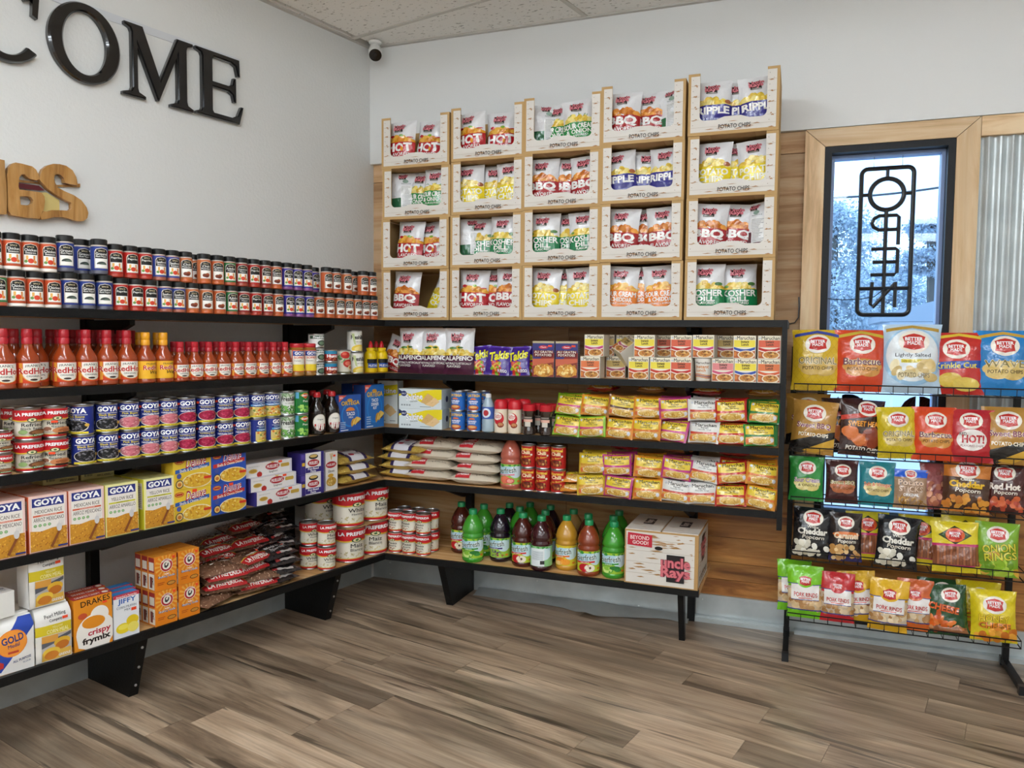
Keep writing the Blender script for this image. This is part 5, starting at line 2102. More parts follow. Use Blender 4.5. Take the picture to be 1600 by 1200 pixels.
BMW, BMH = .215, .275
BM = {
    'orig': bm_bag(201, BMW, BMH, .08, '#d9b526', lambda a: (lattice('#c49a1e')(a), pc('ORIGINAL', 'POTATO CHIPS', '#3a4a9a', '#d0ac5a', '#fff')(a))),
    'bbq': bm_bag(202, BMW, BMH, .08, '#d2441f', pc('Barbecue', 'POTATO CHIPS', '#c9b03a', '#cf8f3f', '#fff', lc='#7a4a5a')),
    'light': bm_bag(203, .235, .30, .08, '#b9d2e6', lightly),
    'crink': bm_bag(204, .20, .265, .08, '#c22a24', crinkle),
    'blue': bm_bag(205, BMW, BMH, .08, '#1f7fc4', pc('WAVE', 'POTATO CHIPS', '#c9a03a', '#d9bb6a', '#fff')),
    'green': bm_bag(206, .17, .24, .06, '#1c5a30', lambda a: None),
    'gold': bm_bag(207, .195, .24, .07, '#b8873c', sweetbbq),
    'brown': bm_bag(208, .19, .25, .07, '#3a1f1a', sweetheat),
    'yel2': bm_bag(209, .165, .225, .065, '#d8bf24', lambda a: (lattice('#c2a81c')(a), pc('ORIGINAL', 'POTATO CHIPS', None, '#d0b45a', '#fff')(a))),
    'org2': bm_bag(210, .175, .23, .065, '#d8481f', pc('Barbecue', 'POTATO CHIPS', None, '#cf8f3f', '#fff', lc='#7a4a5a')),
    'hot2': bm_bag(211, .175, .225, .065, '#b8242c', hotchips),
    'grn3': bm_bag(212, .15, .20, .055, '#2a8c3a', pc('Sour Cream', '& ONION', None, '#d8c878', '#fff', lc='#8a6a9a')),
    'mar3': bm_bag(213, .14, .195, .055, '#3f1a1c', pc('Sweet BBQ', 'POTATO CHIPS', None, '#b8683f', '#fff')),
    'teal': bm_bag(214, .15, .195, .055, '#1f7f8a', pc('Salt & Vinegar', 'POTATO CHIPS', None, '#d8c280', '#fff', lc='#d9622a')),
    'stick': bm_bag(215, .135, .17, .045, '#a8866a', sticks),
    'ched': bm_bag(216, .185, .225, .065, '#c9782a', lambda a: (a.rect(0, .05, 1, .66, '#4a2c1c'), popcorn('Cheddar', '#e8b82a', ['#c97a2a', '#e09a3a'], 'Cheese')(a))),
    'redp': bm_bag(217, .16, .215, .06, '#4a1d1a', popcorn('Red Hot', '#f0e4d8', ['#b8442a', '#d0643a'])),
    'pinkc': bm_bag(218, .11, .20, .05, '#8c4a4a', lambda a: a.blobs(.1, .1, .9, .8, ['#a8624a', '#7d3a34', '#c98a6a'], 18, .12, .06, 8)),
    'wch': bm_bag(219, .175, .225, .07, '#17181c', popcorn('Cheddar', '#f0ece0', ['#e8e2d0', '#d9d0b8', '#f4f0e4'], 'White')),
    'carm': bm_bag(220, .14, .215, .06, '#2f2320', lambda a: (a.rect(0, 0, 1, .16, '#2f2a60'), a.ell(.5, .56, .42, .06, '#e07a3a', 18), popcorn('Caramel', '#f0d8b8', ['#d9a86a', '#c08a4a', '#eac890'])(a))),
    'pret': bm_bag(221, .185, .215, .05, '#e0cb22', pretzel),
    'onion': bm_bag(222, .165, .225, .06, '#7fae2a', onion),
    'rg': bm_bag(223, .155, .235, .055, '#74c21f', rinds('#7cc822')),
    'rr': bm_bag(224, .145, .22, .055, '#c2262c', rinds('#c2262c')),
    'ry': bm_bag(225, .16, .225, .055, '#e0ab22', rinds('#e6b428')),
    'ro': bm_bag(226, .145, .22, .055, '#dc6a26', rinds('#cf5f2a')),
    'curl': bm_bag(227, .165, .215, .06, '#1f4a26', cheesecurl),
    'honey': bm_bag(228, .175, .215, .07, '#e4cd1e', honeycheese),
    'nuts': bm_bag(229, .15, .12, .05, '#8c5a3a', lambda a: a.blobs(.05, .08, .95, .8, ['#a8663c', '#c0804e', '#7d4a2a'], 30, .09, .08, 8)),
    'blk': bm_bag(230, .17, .21, .06, '#17191a', lambda a: a.text('UNSALTED', .12, .30, .88, .46, '#7d837c', .03)),
}


def takis():
    a = Art(.135, .150, '#43268c', 9)
    a.poly([(.3, .02), (.62, .0), (.7, .42), (.45, .5)], '#c9342a')
    a.blobs(.30, .04, .66, .42, ['#e0b03a', '#c23a24', '#d9862a', '#7fae2a'], 16, .09, .05, 8)
    a.text('Takis', .10, .50, .92, .80, '#2a1748', .09, rot=12, shear=.2); a.text('Takis', .10, .50, .92, .80, '#e6dc2a', .035, rot=12, shear=.2)
    a.text('FUEGO', .56, .10, .92, .20, '#f0ecf4', .04)
    a.rect(.05, .93, .95, .98, '#5c38b0')
    return bag('snack_bag', .135, .150, .04, a, seed=33, back='#43268c')


TAK = takis()


def ramen(c, band, seed, top='#e2c436'):
    w, h, t = .138, .104, .036
    a = Art(w, h, c, seed)
    a.rect(.07, .42, .93, .92, top)
    a.text('Maruchan', .22, .74, .90, .90, '#1f1d22', .025); a.ell(.14, .82, .045, .06, '#c9cdd2', 10)
    a.text('Ramen', .42, .64, .66, .72, '#2d2824', .02); a.text('Noodle Soup', .32, .54, .76, .62, '#2d2824', .02)
    p = [(.07 + .86 * k / 10, .46 - .05 * math.sin(k / 10 * math.pi)) for k in range(11)]
    for k in range(10):
        a.poly([(p[k][0], p[k][1] - .06), (p[k + 1][0], p[k + 1][1] - .06), (p[k + 1][0], p[k + 1][1] + .05), (p[k][0], p[k][1] + .05)], band)
    a.rect(.07, .06, .93, .38, '#d9a24a')
    a.ell(.52, .20, .38, .17, '#ead9b8', 20); a.ell(.52, .21, .34, .135, '#dcb358', 18)
    a.blobs(.22, .09, .82, .34, ['#eccb74', '#d9a944', '#f4e0a0', '#c58f34'], 34, .06, .016, 6)
    a.ell(.86, .24, .05, .09, '#d9d9dc', 10); a.ell(.12, .2, .05, .1, '#d8703a', 10)
    return bag('ramen_packet', w, h, t, a, cat='noodle packet', seed=seed, horiz=True, seal=.008, nu=12, nv=8, back=c, wr=.006, puff=.5, flat=.35)


RA = {'lime': ramen('#86b92c', '#c23a72', 301), 'org': ramen('#dc8a2a', '#d9742a', 302), 'brn': ramen('#a8703a', '#5a3420', 303), 'mag': ramen('#b83a7c', '#c23a86', 304), 'wht': ramen('#d9d6d2', '#c2402f', 305, '#dcdad4'), 'red': ramen('#b82a26', '#c2302a', 306), 'grn': ramen('#2f8a3f', '#2f7a3a', 307), 'yel': ramen('#cfae34', '#c9932c', 308)}


def food_sack(kind, seed):
    """soft bag that lies flat; the art's lower edge faces the aisle"""
    if kind == 'rice':
        w, h, t = .275, .165, .062
        a = Art(w, h, '#d3c6b2', seed)
        a.blobs(.02, .02, .98, .98, ['#ddd2c0', '#c8b9a2', '#e2d8c8'], 60, .012, .012, 5)
        for y in (.03, .28):
            a.rect(.16, y, .44, y + .20, '#c2242e'); a.text('LA PREFERIDA', .18, y + .06, .42, y + .15, '#ffffff', .03)
            a.text('Long Grain Rice', .48, y + .07, .84, y + .14, '#4a4440', .01)
        a.text('Arroz Largo', .40, .62, .80, .76, '#5a504a', .01)
        return bag('rice_bag', w, h, t, a, horiz=True, seed=seed, seal=.016, mat='matte_film', back='#d3c6b2', wr=.009, puff=.45, flat=.4)
    if kind == 'pasta':
        w, h, t = .255, .15, .052
        a = Art(w, h, '#c2a24c', seed)
        a.blobs(.0, .0, .28, 1, ['#d9b95e', '#b08a38', '#e6cd80', '#a07a30'], 60, .022, .012, 6)
        a.blobs(.76, .0, 1, 1, ['#d9b95e', '#b08a38', '#e6cd80', '#a07a30'], 50, .022, .012, 6)
        a.rect(.26, 0, .78, 1, '#dedbe0'); a.rect(.26, 0, .33, 1, '#2d2350'); a.rect(.70, 0, .78, 1, '#2d2350')
        for y in (.06, .48):
            a.ell(.44, y + .16, .065, .09, '#a8283a', 14); a.text('NOODLES', .53, y + .12, .66, y + .19, '#4a4458', .01)
        return bag('pasta_bag', w, h, t, a, horiz=True, seed=seed, seal=.014, mat='matte_film', back='#c2a24c', wr=.008, puff=.45, flat=.4)
    w, h, t = .20, .135, .045
    if kind == 'pinto':
        a = Art(w, h, '#7d5a46', seed)
        a.blobs(.0, .0, 1, 1, ['#a58068', '#79563f', '#c9a78c', '#5c3c2c', '#b58f74', '#8f6a52'], 190, .020, .013, 6)
        y = .02 if seed % 2 else .62
        a.poly([(.06, y), (.94, y), (.94, y + .24), (.5, y + .32), (.06, y + .24)], '#d0ac3a')
        a.poly([(.06, y), (.94, y), (.94, y + .21), (.5, y + .29), (.06, y + .21)], '#b02428')
        a.text('LA PREFERIDA', .14, y + .05, .86, y + .17, '#efe4dc', .03)
        a.text('Pinto Beans', .26, .40, .78, .52, '#2f2019', .03); a.rect(.30, .35, .76, .38, '#d9cfc4')
    else:
        a = Art(w, h, '#2c282a', seed)
        a.blobs(.0, .0, 1, 1, ['#3a3436', '#1c191b', '#463f42', '#2a2527'], 90, .022, .016, 6)
        a.rect(.0, .70, 1, .98, '#4a1f22'); a.text('LA PREFERIDA', .14, .76, .84, .92, '#b8a8a4', .02)
        a.text('Black Beans', .20, .40, .82, .56, '#c9c4c2', .03); a.text('Frijoles Negros', .24, .24, .78, .36, '#b9b4b2', .02); a.rect(.3, .06, .8, .12, '#a8a09c'); a.rect(.3, .06, .42, .12, '#9a2f30')
    sticker(a, .7, .46, .08, .07)
    return bag('bean_bag', w, h, t, a, horiz=True, seed=seed, seal=.012, mat='glossy_film', back='#7a5a48' if kind == 'pinto' else '#2c282a', wr=.010, puff=.45, flat=.4)


RICE = [food_sack('rice', 401), food_sack('rice', 402)]
PSB = [food_sack('pasta', 411), food_sack('pasta', 412)]
PIN = [food_sack('pinto', 421), food_sack('pinto', 422), food_sack('pinto', 423)]
BLB = [food_sack('black', 431), food_sack('black', 432)]

# ================================================================== LEFT WALL
# ---- top shelf: two tiers of spice jars
SPN = {'or': 'orange chicken-seasoning spice jar', 'bp': 'blue ground-pepper spice jar', 'rd': 'red paprika spice jar', 'bl': 'slate blue spice jar', 'br': 'tan orange chili spice jar', 'gr': 'green spice jar', 'dr': 'dark red spice jar', 'pu': 'violet blue spice jar', 'co': 'copper orange spice jar'}
lo = [(2, 'gr'), (24.5, 'or'), (53.7, 'or'), (80.5, 'or'), (106, 'bp'), (134, 'bp'), (163, 'bp'), (188, 'rd'), (212, 'rd'), (233.4, 'rd'), (257.4, 'bl'), (278.4, 'bl'), (300, 'br'), (322, 'br'), (342, 'co'), (361, 'gr'), (380, 'dr'),
      (399, 'rd'), (417, 'dr'), (433, 'co'), (450.5, 'pu'), (467, 'pu'), (481, 'pu'), (498, 'co'), (513.5, 'co'), (530, 'br'), (544, 'br'), (557, 'br'), (569.5, 'co'), (582, 'co')]
up = [(-8, 'or'), (17.5, 'or'), (46.7, 'or'), (72, 'or'), (100, 'bp'), (159, 'bp'), (183, 'rd'), (207.7, 'rd'), (228, 'rd'), (246, 'bl'), (263, 'bl'), (285, 'br'), (318.7, 'br'), (339, 'co'), (358, 'gr'), (377, 'dr'), (396, 'rd'), (413.6, 'dr'),
      (430.7, 'co'), (448, 'pu'), (463, 'pu'), (479, 'pu'), (510, 'co'), (524, 'co'), (541, 'br'), (567, 'co'), (580, 'co')]
row_left([(p, SP[k], SPN[k] + ' in the lower tier of the top shelf') for p, k in lo], .006, Z[1] + .001, 'spice jars on the top shelf')
row_left([(p, SP[k], SPN[k] + ' in the upper tier of the top shelf') for p, k in up], .008, Z[1] + .1238, 'spice jars on the top shelf', tall=.006)
for p, k in ((82, 'or'), (126, 'bp'), (143, 'bp'), (302, 'br'), (490, 'pu'), (551, 'br')):
    put_left(SP[k], p, .074, Z[1] + (.1298 if k == 'bp' else .1238), SPN[k] + ' tucked behind the upper tier', 'spice jars on the top shelf')
for p, k in ((40, 'or'), (82, 'or'), (126, 'bp'), (143, 'bp'), (302, 'br'), (490, 'pu'), (551, 'br')):
    put_left(SP[k], p, .074, Z[1] + .001, SPN[k] + ' tucked behind the lower tier', 'spice jars on the top shelf')

# ---- second shelf
b1, b2, b3 = 'large red-capped hot sauce bottle', 'yellow-capped wing sauce bottle', 'small red-capped hot sauce bottle'
z = Z[2] + .001
g2 = 'hot sauce bottles on the second shelf'
row_left([(p, HB, b1 + ' in the front row') for p in (6, 41, 112.7, 145.4, 178.5, 209)] + [(p, HY, b2 + ' in the front row') for p in (240.4, 273)] +
         [(p, HS, b3 + ' in the front row') for p in (292, 311.7, 328, 345, 364, 381, 399, 418, 433)] + [(449, SOF, 'tomato sauce jar with red lid and yellow label'), (471.5, SOF, 'tomato sauce jar with red lid and yellow label')], .008, z, g2, turn=-4)
row_left([(p, HB, b1 + ' in the second row') for p in (-12, 22, 63, 91, 128, 160, 192)] + [(p, HY, b2 + ' in the second row') for p in (225, 257)] +
         [(p, HS, b3 + ' in the second row') for p in (285, 302, 320, 336, 355, 372, 390, 408, 426)], .092, z, g2)
row_left([(p, HB, b1 + ' in the third row') for p in (10, 48, 80, 112, 143, 175, 205)] + [(p, HS, b3 + ' in the third row') for p in (305, 323, 341, 359, 377, 395, 413)], .176, z, g2)
for k in range(3):
    put_left(PC['spin'], 494, .02, z + k * .067, ('bottom', 'middle', 'top')[k] + ' short white and green can in a stack of three', 'cans on the second shelf', rz=R(-18))
for k in range(2):
    put_left(PC['hunt'], 515.5, .015, z + k * .062, ('lower', 'upper')[k] + ' short tomato sauce can with blue band', 'cans on the second shelf', rz=R(-18))
put_left(PC['toma'], 536, .02, z, 'tall can printed with red tomatoes and green leaves', 'cans on the second shelf', rz=R(-18))
for k in range(2):
    put_left(PC['corn'], 556 - k * 2, .022 + .004 * k, z + k * .110, ('lower', 'upper')[k] + ' white and yellow corn can beside the mustard', 'cans on the second shelf', rz=R(-18))
put_left(MUS, 579, .045, z, 'yellow mustard squeeze bottle with red nozzle', 'mustard bottles on the second shelf', rz=R(-18))
put_left(MUS, 596, .045, z, 'yellow mustard squeeze bottle with red nozzle', 'mustard bottles on the second shelf', rz=R(-18))
put_left(MUS, 588, .118, z, 'yellow mustard squeeze bottle behind the two front ones', rz=R(-18))

# ---- third shelf: cans two high
z = Z[3] + .001
g3 = 'cans stacked two high on the third shelf'
lines3 = [(-2, CAN_LS, 'small red-topped can'), (44.4, CAN_RB, 'refried black beans can'), (84, CAN_RF, 'refried beans can'), (129, GC['black'], 'blue black-beans can'), (167, GC['black'], 'blue black-beans can'), (201, GC['pink'], 'blue pink-beans can'),
          (232.7, GC['pink'], 'blue pink-beans can'), (262.6, GC['pink'], 'blue pink-beans can'), (289, GC['red'], 'blue red-kidney-beans can'), (321, GC['red'], 'blue red-kidney-beans can'), (349.5, GC['red'], 'blue red-kidney-beans can'), (375, GC['red'], 'blue red-kidney-beans can'),
          (400, GC['mix'], 'blue mixed-vegetables can'), (423.5, GC['mix'], 'blue mixed-vegetables can'), (447, PC['beans'], 'white green-beans can'), (469, PC['peas'], 'green peas can')]
ss = spread([-s_left(p, D - .008 - pr.dep / 2, z + .1) for p, pr, _ in lines3], [pr.w for _, pr, _ in lines3])
for s, (p, pr, nm) in zip(ss, lines3):
    for k in (0, 1):
        rz = R(JIT.uniform(-9, 9) - 15)
        if p == 129 and k == 1:
            rz = R(-62)
        if pr is GC['mix'] and k == 0:
            rz = R(28)
        put_left(pr, 0, .008, z + k * (pr.h + .001), nm + (' in the front, lower' if k == 0 else ' in the front, upper'), g3, rz=rz, s=-s)
    if pr is not PC['peas']:
        for k in (0, 1):
            put_left(pr, 0, .094, z + k * (pr.h + .001), nm + (' in the second row, lower' if k == 0 else ' in the second row, upper'), g3, rz=R(JIT.uniform(-40, 40)), s=-s + JIT.uniform(-.003, .003))
put_left(SYR, 495, .012, z, 'dark syrup bottle with red cap in front', 'syrup bottles', rz=R(-18))
put_left(SYR, 518.5, .012, z, 'dark syrup bottle with red cap in front', 'syrup bottles', rz=R(-18))
put_left(SYR, 489, .11, z, 'dark syrup bottle with red cap behind', 'syrup bottles', rz=R(-18))
put_left(SYR, 511, .11, z, 'dark syrup bottle with red cap behind', 'syrup bottles', rz=R(-18))
put_left(TAC, 547, .02, z, 'blue taco shell box beside the syrup', 'taco boxes', rz=R(2))
put_left(TKI, 585, .035, z, 'tall blue taco kit box at the corner', 'taco boxes', rz=R(3))
put_left(TKI, 566, .14, z, 'tall blue taco kit box half hidden behind the others', 'taco boxes', rz=R(2))

# ---- fourth shelf: rice, macaroni, pasta
z = Z[4] + .001
g4 = 'rice boxes on the fourth shelf'
rb = [(8, 'mex'), (76, 'mex'), (136, 'mex'), (191, 'yel'), (249, 'yel')]
ss = spread([-s_left(p, D - .012, z + .1) for p, _ in rb], [.128] * 5, .003)
for s, (p, k) in zip(ss, rb):
    nm = 'pink mexican rice box' if k == 'mex' else 'pale yellow rice box'
    for j in range(3):
        put_left(RB[k], 0, .012 + j * .079, z, nm + (' in the front row', ' in the second row', ' in the third row')[j] + ' of the fourth shelf', g4, s=-s, rz=R(JIT.uniform(-.8, .8)))
for p in (95, 153):
    put_left(RBB, p, .17, z + .199, 'rice box lying on its side with barcode end showing', g4)
for p, k, nm in ((301, 'y', 'yellow macaroni dinner box'), (358, 'b', 'blue macaroni dinner box')):
    for j in range(2):
        put_left(MAC[k], p, .012, z + j * .132, nm + (', lower front', ', upper front')[j], 'macaroni boxes')
        put_left(MAC[k], p - 6, .078, z + j * .132, nm + (', lower behind', ', upper behind')[j], 'macaroni boxes')
for j, (p, ins) in enumerate(((436, .012), (427, .022), (420, .04))):
    put_left(SPG, p, ins, z + j * .0625, ('bottom', 'middle', 'top')[j] + ' white spaghetti box in a stack of three', 'spaghetti boxes')
for j in range(2):
    put_left(PAS['pot'], 489, .02, z + j * .101, ('lower', 'upper')[j] + ' purple and white pasta box', 'pasta boxes', rz=R(-3))
put_left(PAS['elb'], 517, .03, z, 'tall white elbow macaroni box', 'pasta boxes', rz=R(4))


def lay(pr, wall, px, inset, z, base, group, rz=0, tilt=0, pos=None, lift=0, roll=0):
    zc = z + pr.dep / 2
    if wall == 'L':
        s = s_left(px, D - inset, zc) if pos is None else pos
        P_, w_, key = left(s, D - inset, zc), RZ_L, -s
    else:
        x = x_right(px, -D + inset, zc) if pos is None else pos
        P_, w_, key = Vector((x, -D + inset, zc)), 0, x
    return place(pr, mloc(P_, rz, R(-90) + tilt, 0, w_) @ Matrix.Rotation(roll, 4, 'Z'), base, group, key)


for j in range(3):
    lay(PSB[j % 2], 'L', 563 - 2 * j, .02 + .006 * j, z + j * .047, ('bottom', 'middle', 'top')[j] + ' noodle bag in the stack left of the corner', 'noodle bags', rz=R((4, -2, 3)[j]), tilt=R((0, 2, 6)[j]))

# ---- bottom shelf
z = Z[5] + .001
put_left(FLO, 20, .02, z, 'white flour bag with orange medal, standing at the left end', 'flour bags', rz=R(-4))
put_left(FLO, 6, .10, z + .0, 'white flour bag behind the front one', 'flour bags', rz=R(3)) if False else None
o = put_left(FLO, 5, .05, z + .193, 'white flour bag lying on top of another', 'flour bags', rz=R(6))
o.matrix_world = mloc(left(s_left(-26, D - .09, z + .3), D - .02, z + .193 + .043), R(6), R(-90), 0, RZ_L)
put_left(CRN, 84.5, .015, z, 'lower corn meal bag with muffins, in front', 'corn meal bags', rz=R(-3))
put_left(CRN, 72, .025, z + .198, 'upper corn meal bag with muffins, stacked on another', 'corn meal bags', rz=R(2))
put_left(CRN, 60, .10, z, 'corn meal bag standing behind the stack', 'corn meal bags', rz=R(4))
for j in range(3):
    put_left(FRY, 146.5 - j * 5, .012 + j * .043, z, ('front', 'middle', 'rear')[j] + ' orange fry mix box in a file of three', 'fry mix boxes', rz=R(-2))
    put_left(JIF, 198 - j * 5, .012 + j * .048, z, ('front', 'middle', 'rear')[j] + ' white and blue muffin mix box in a file of three', 'muffin mix boxes', rz=R(-1))
s0, s1 = -s_left(260, D - .01, z + .1), -s_left(296, D - .01, z + .1)
s0, s1 = spread([s0, s1], [.094, .094], .002)
for c_, s in (('left', s0), ('right', s1)):
    for j in range(2):
        for q in range(3):
            put_left(SOD, 0, .010 + q * .047, z + j * .139, ('front', 'middle', 'rear')[q] + ' orange baking soda box, ' + ('lower', 'upper')[j] + ' ' + c_ + ' column', 'baking soda boxes', s=-s)
pr_ = random.Random(8)
LAYER = ['lowest', 'second up', 'third up', 'fourth up', 'fifth up', 'sixth up', 'seventh up']
COLW = ['first', 'second', 'third', 'fourth', 'fifth', 'sixth', 'seventh', 'eighth']
kk = 0
for (col, px, kind, hs) in (('left', 352, PIN, (4, 5, 5)), ('middle', 402, PIN, (4, 5, 6)), ('right', 444, BLB, (4, 6, 7))):
    for dp in range(3):
        if dp == 2 and col != 'right':
            hs2 = hs[dp]
        for j in range(hs[dp]):
            if dp < 2 and False:
                continue
            kk += 1
            wh = ('front', 'middle', 'rear')[dp]
            nm = 'pinto bean bag' if kind is PIN else 'black bean bag'
            lay(kind[kk % len(kind)], 'L', px + pr_.uniform(-5, 5) - dp * 5, .004 + dp * .128 + j * .006, z + j * .037, nm + ' in the %s column, %s stack, %s' % (col, wh, LAYER[j]), 'dried bean bags', rz=R(pr_.uniform(-20, 20)), tilt=R(pr_.uniform(2, 11)))
ssm = [(483, .095), (510, .012)]
for (p, ins), nm in zip(ssm, ('rear', 'front')):
    put_left(CAN_HS if nm == 'rear' else CAN_HS, p, ins, z, nm + ' small hominy can, lower of two', 'hominy cans', rz=R(-18))
    put_left(CAN_HS if nm == 'rear' else CAN_MS, p, ins, z + .118, nm + ' small hominy can, upper of two', 'hominy cans', rz=R(-10))
sb0, sb1 = -s_left(545, D - .09, z + .1), -s_left(583, D - .09, z + .1)
sb0, sb1 = spread([sb0, sb1], [.158, .158], .004)
put_left(CAN_MB, 0, .012, z, 'lower left large hominy can near the corner', 'large hominy cans', s=-sb0, rz=R(-14))
put_left(CAN_HB, 0, .014, z + .181, 'upper left large hominy can near the corner', 'large hominy cans', s=-sb0, rz=R(-10))
put_left(CAN_MB, 0, .016, z, 'lower right large hominy can near the corner', 'large hominy cans', s=-sb1, rz=R(-34))
put_left(CAN_MB, 0, .014, z + .181, 'upper right large hominy can near the corner', 'large hominy cans', s=-sb1, rz=R(-12))
put_left(CAN_HB, 0, .19, z, 'large hominy can behind, lower', 'large hominy cans', s=-sb0 + .03)
put_left(CAN_HB, 0, .19, z + .181, 'large hominy can behind, upper', 'large hominy cans', s=-sb0 + .03)
sh = MB().box(-.165, .165, -.085, .085, 0, .0028, '#b08a5c', 'cardboard')
o = obj('cardboard_sheet', sh.build('cardboard_sheet', False), None, mloc(left(-(sb0 + sb1) / 2, D - .092, z + .1775), 0, 0, 0, RZ_L))
tag(o, 'thin cardboard sheet between the large hominy cans', 'cardboard')

# ================================================================== BACK WALL SHELVES
# ---- top shelf: cartons of chips
CW, CD = .386, .30
CHH = [.258, .261, .264, .268, .271]
cxs = [.332, .724, 1.108, 1.495, 1.889]


def chip_carton(h):
    w, d_, t_ = CW, CD, .005
    x = w / 2
    y = d_ / 2
    mb = MB()
    TAN = '#bd9a68'
    mb.box(-x, x, -y + t_, y, 0, t_, TAN, 'cardboard')
    mb.box(-x, -x + t_, -y + t_, y, t_, h, TAN, 'cardboard')
    mb.box(x - t_, x, -y + t_, y, t_, h, TAN, 'cardboard')
    mb.box(-x + t_, x - t_, y - t_, y, t_, h * .98, TAN, 'cardboard')
    # folded flaps at the bottom
    mb.box(-x * .5, x * .5, -y + t_, y - t_, -.0008, 0, '#ab8757', 'cardboard')
    body = mb.build('carton_body', False)
    ox, zb, rr = x * .735, h * .235, .022

    def outline(m_):
        o_ = [(-x + m_, m_), (x - m_, m_), (x - m_, h - m_ * 1.0), (ox, h - m_ * 1.0)]
        for k in range(6):
            a_ = R(0 - 90 * k / 5)
            o_.append((ox - rr + rr * math.cos(a_), zb + rr + rr * math.sin(a_)))
        o_ += [(.07, zb), (.035, zb + .012), (-.035, zb + .012), (-.07, zb)]
        for k in range(6):
            a_ = R(-90 - 90 * k / 5)
            o_.append((-ox + rr + rr * math.cos(a_), zb + rr + rr * math.sin(a_)))
        o_ += [(-ox, h - m_ * 1.0), (-x + m_, h - m_ * 1.0)]
        return o_
    fp = MB()
    fp.prism(outline(0), y - t_, y, TAN, 'cardboard', lambda u, v, q: (u, -q, v))
    k0 = outline(.012)
    fp.prism([(u, max(v, .014)) for u, v in k0], y + .0002, y + .0005, '#d9d3ca', 'printed_paper', lambda u, v, q: (u, -q, v))
    a = Art(w, h, '#d9d3ca', 17)
    fx = lambda u: u / w + .5
    xl = fx(-ox)
    for k in range(5):
        yy = (.07, .25, .44, .62, .80)[k]
        for (q0, q1) in ((.035, xl - .006), (1 - xl + .006, .965)):
            if yy > .1:
                a.rect(q0, yy, q1, yy + .006, '#b9ab98')
                a.strokes(q0, yy - .02, q1 - .02, yy + .02, '#a8794a', 3, .05, .012)
            a.ell(q0 + .02, yy + .10, .004, .006, '#6a5a4a', 6)
    a.strokes(.04, .04, .95, .20, '#a8794a', 12, .10, .010)
    a.rect(.035, .125, .965, .129, '#b9ab98')
    a.text('POTATO CHIPS', .345, .085, .70, .155, '#2a2624', .012)
    a.mesh_into(fp, lambda u, v, q: (u, -y - .0006 - q, v), mat='printed_paper', step=.00003)
    return body, fp.build('front_panel', False)


COLN = ['leftmost', 'second', 'middle', 'fourth', 'rightmost']
ROWN = ['bottom', 'third', 'second', 'top']
FN = {'hot': 'red hot', 'sco': 'green sour cream', 'bbq': 'dark red barbecue', 'rip': 'navy ripple', 'pot': 'yellow plain', 'kos': 'green dill', 'scc': 'orange cheddar', 'back': 'white backward-turned', 'backd': 'grey backward-turned'}
FILL = {  # (row from bottom, column): flavour, px of the bag's middle
    (3, 0): [('hot', 624), ('hot', 664)], (3, 1): [('hot', 739), ('hot', 780)], (3, 2): [('back', 838), ('sco', 868), ('sco', 909)], (3, 3): [('bbq', 973), ('bbq', 1014), ('back', 1050)], (3, 4): [('rip', 1115), ('rip', 1154), ('rip', 1192)],
    (2, 0): [('back', 617), ('sco', 650), ('sco', 680)], (2, 1): [('pot', 733), ('pot', 768), ('pot', 799)], (2, 2): [('bbq', 848), ('bbq', 886), ('bbq', 917)], (2, 3): [('rip', 971), ('rip', 1008), ('rip', 1041)], (2, 4): [('pot', 1113), ('pot', 1152), ('pot', 1187)],
    (1, 0): [('hot', 639), ('hot', 672)], (1, 1): [('back', 722), ('kos', 748), ('kos', 786)], (1, 2): [('kos', 850), ('kos', 889), ('kos', 917)], (1, 3): [('bbq', 967), ('bbq', 1002), ('bbq', 1040)], (1, 4): [('bbq', 1104), ('bbq', 1145), ('backd', 1183)],
    (0, 0): [('bbq', 633), ('pot', 673)], (0, 1): [('hot', 738), ('hot', 767), ('bbq', 795)], (0, 2): [('pot', 846), ('pot', 880), ('pot', 911)], (0, 3): [('scc', 961), ('scc', 997), ('scc', 1036)], (0, 4): [('kos', 1104), ('kos', 1155)],
}
brnd = random.Random(21)
for c in range(5):
    body, front = chip_carton(CHH[c])
    for r_ in range(4):
        x = cxs[c] + CW / 2
        zc = Z[1] + .0015 + r_ * (CHH[c] + .0012)
        jx = brnd.uniform(-.003, .003)
        M = mloc(Vector((x + jx, -D + .004 + CD / 2 + brnd.uniform(0, .006), zc)), R(brnd.uniform(-.5, .5)))
        t_ = obj('chip_carton', None, None, M)
        obj('carton_body', body, t_)
        obj('front_panel', front, t_)
        tag(t_, 'open chip carton, %s column, %s row of the carton stack' % (COLN[c], ROWN[r_]), 'carton', 'potato chip cartons on the top shelf')
        L_ = FILL[(r_, c)]
        xs = [x_right(p, -D + .07, zc + .15) for _, p in L_]
        lo_, hi_ = x - CW / 2 + .082, x + CW / 2 - .082
        for i, ((fl_, p), xb) in enumerate(zip(L_, xs)):
            xb = min(max(xb, lo_), hi_)
            yb = -D + .062 + (.045 if i % 2 else 0) + brnd.uniform(0, .006) + (.03 if fl_.startswith('back') else 0)
            pos = ['left', 'right'] if len(L_) == 2 else ['left', 'middle', 'right']
            rz = R(brnd.uniform(-7, 7))
            ry = R(brnd.uniform(-5, 5))
            if fl_.startswith('back'):
                rz += R(24 if i == 0 else -24)
            if (r_, c) == (0, 0) and i == 1:
                ry = R(22)
                yb += .03
            place(UR[fl_][(i + r_) % 2], mloc(Vector((xb, yb, zc + .008)), rz, R(-5), ry), '%s chip bag, %s in the %s column carton, %s row' % (FN[fl_], pos[i], COLN[c], ROWN[r_]), 'chip bags in the cartons', xb)

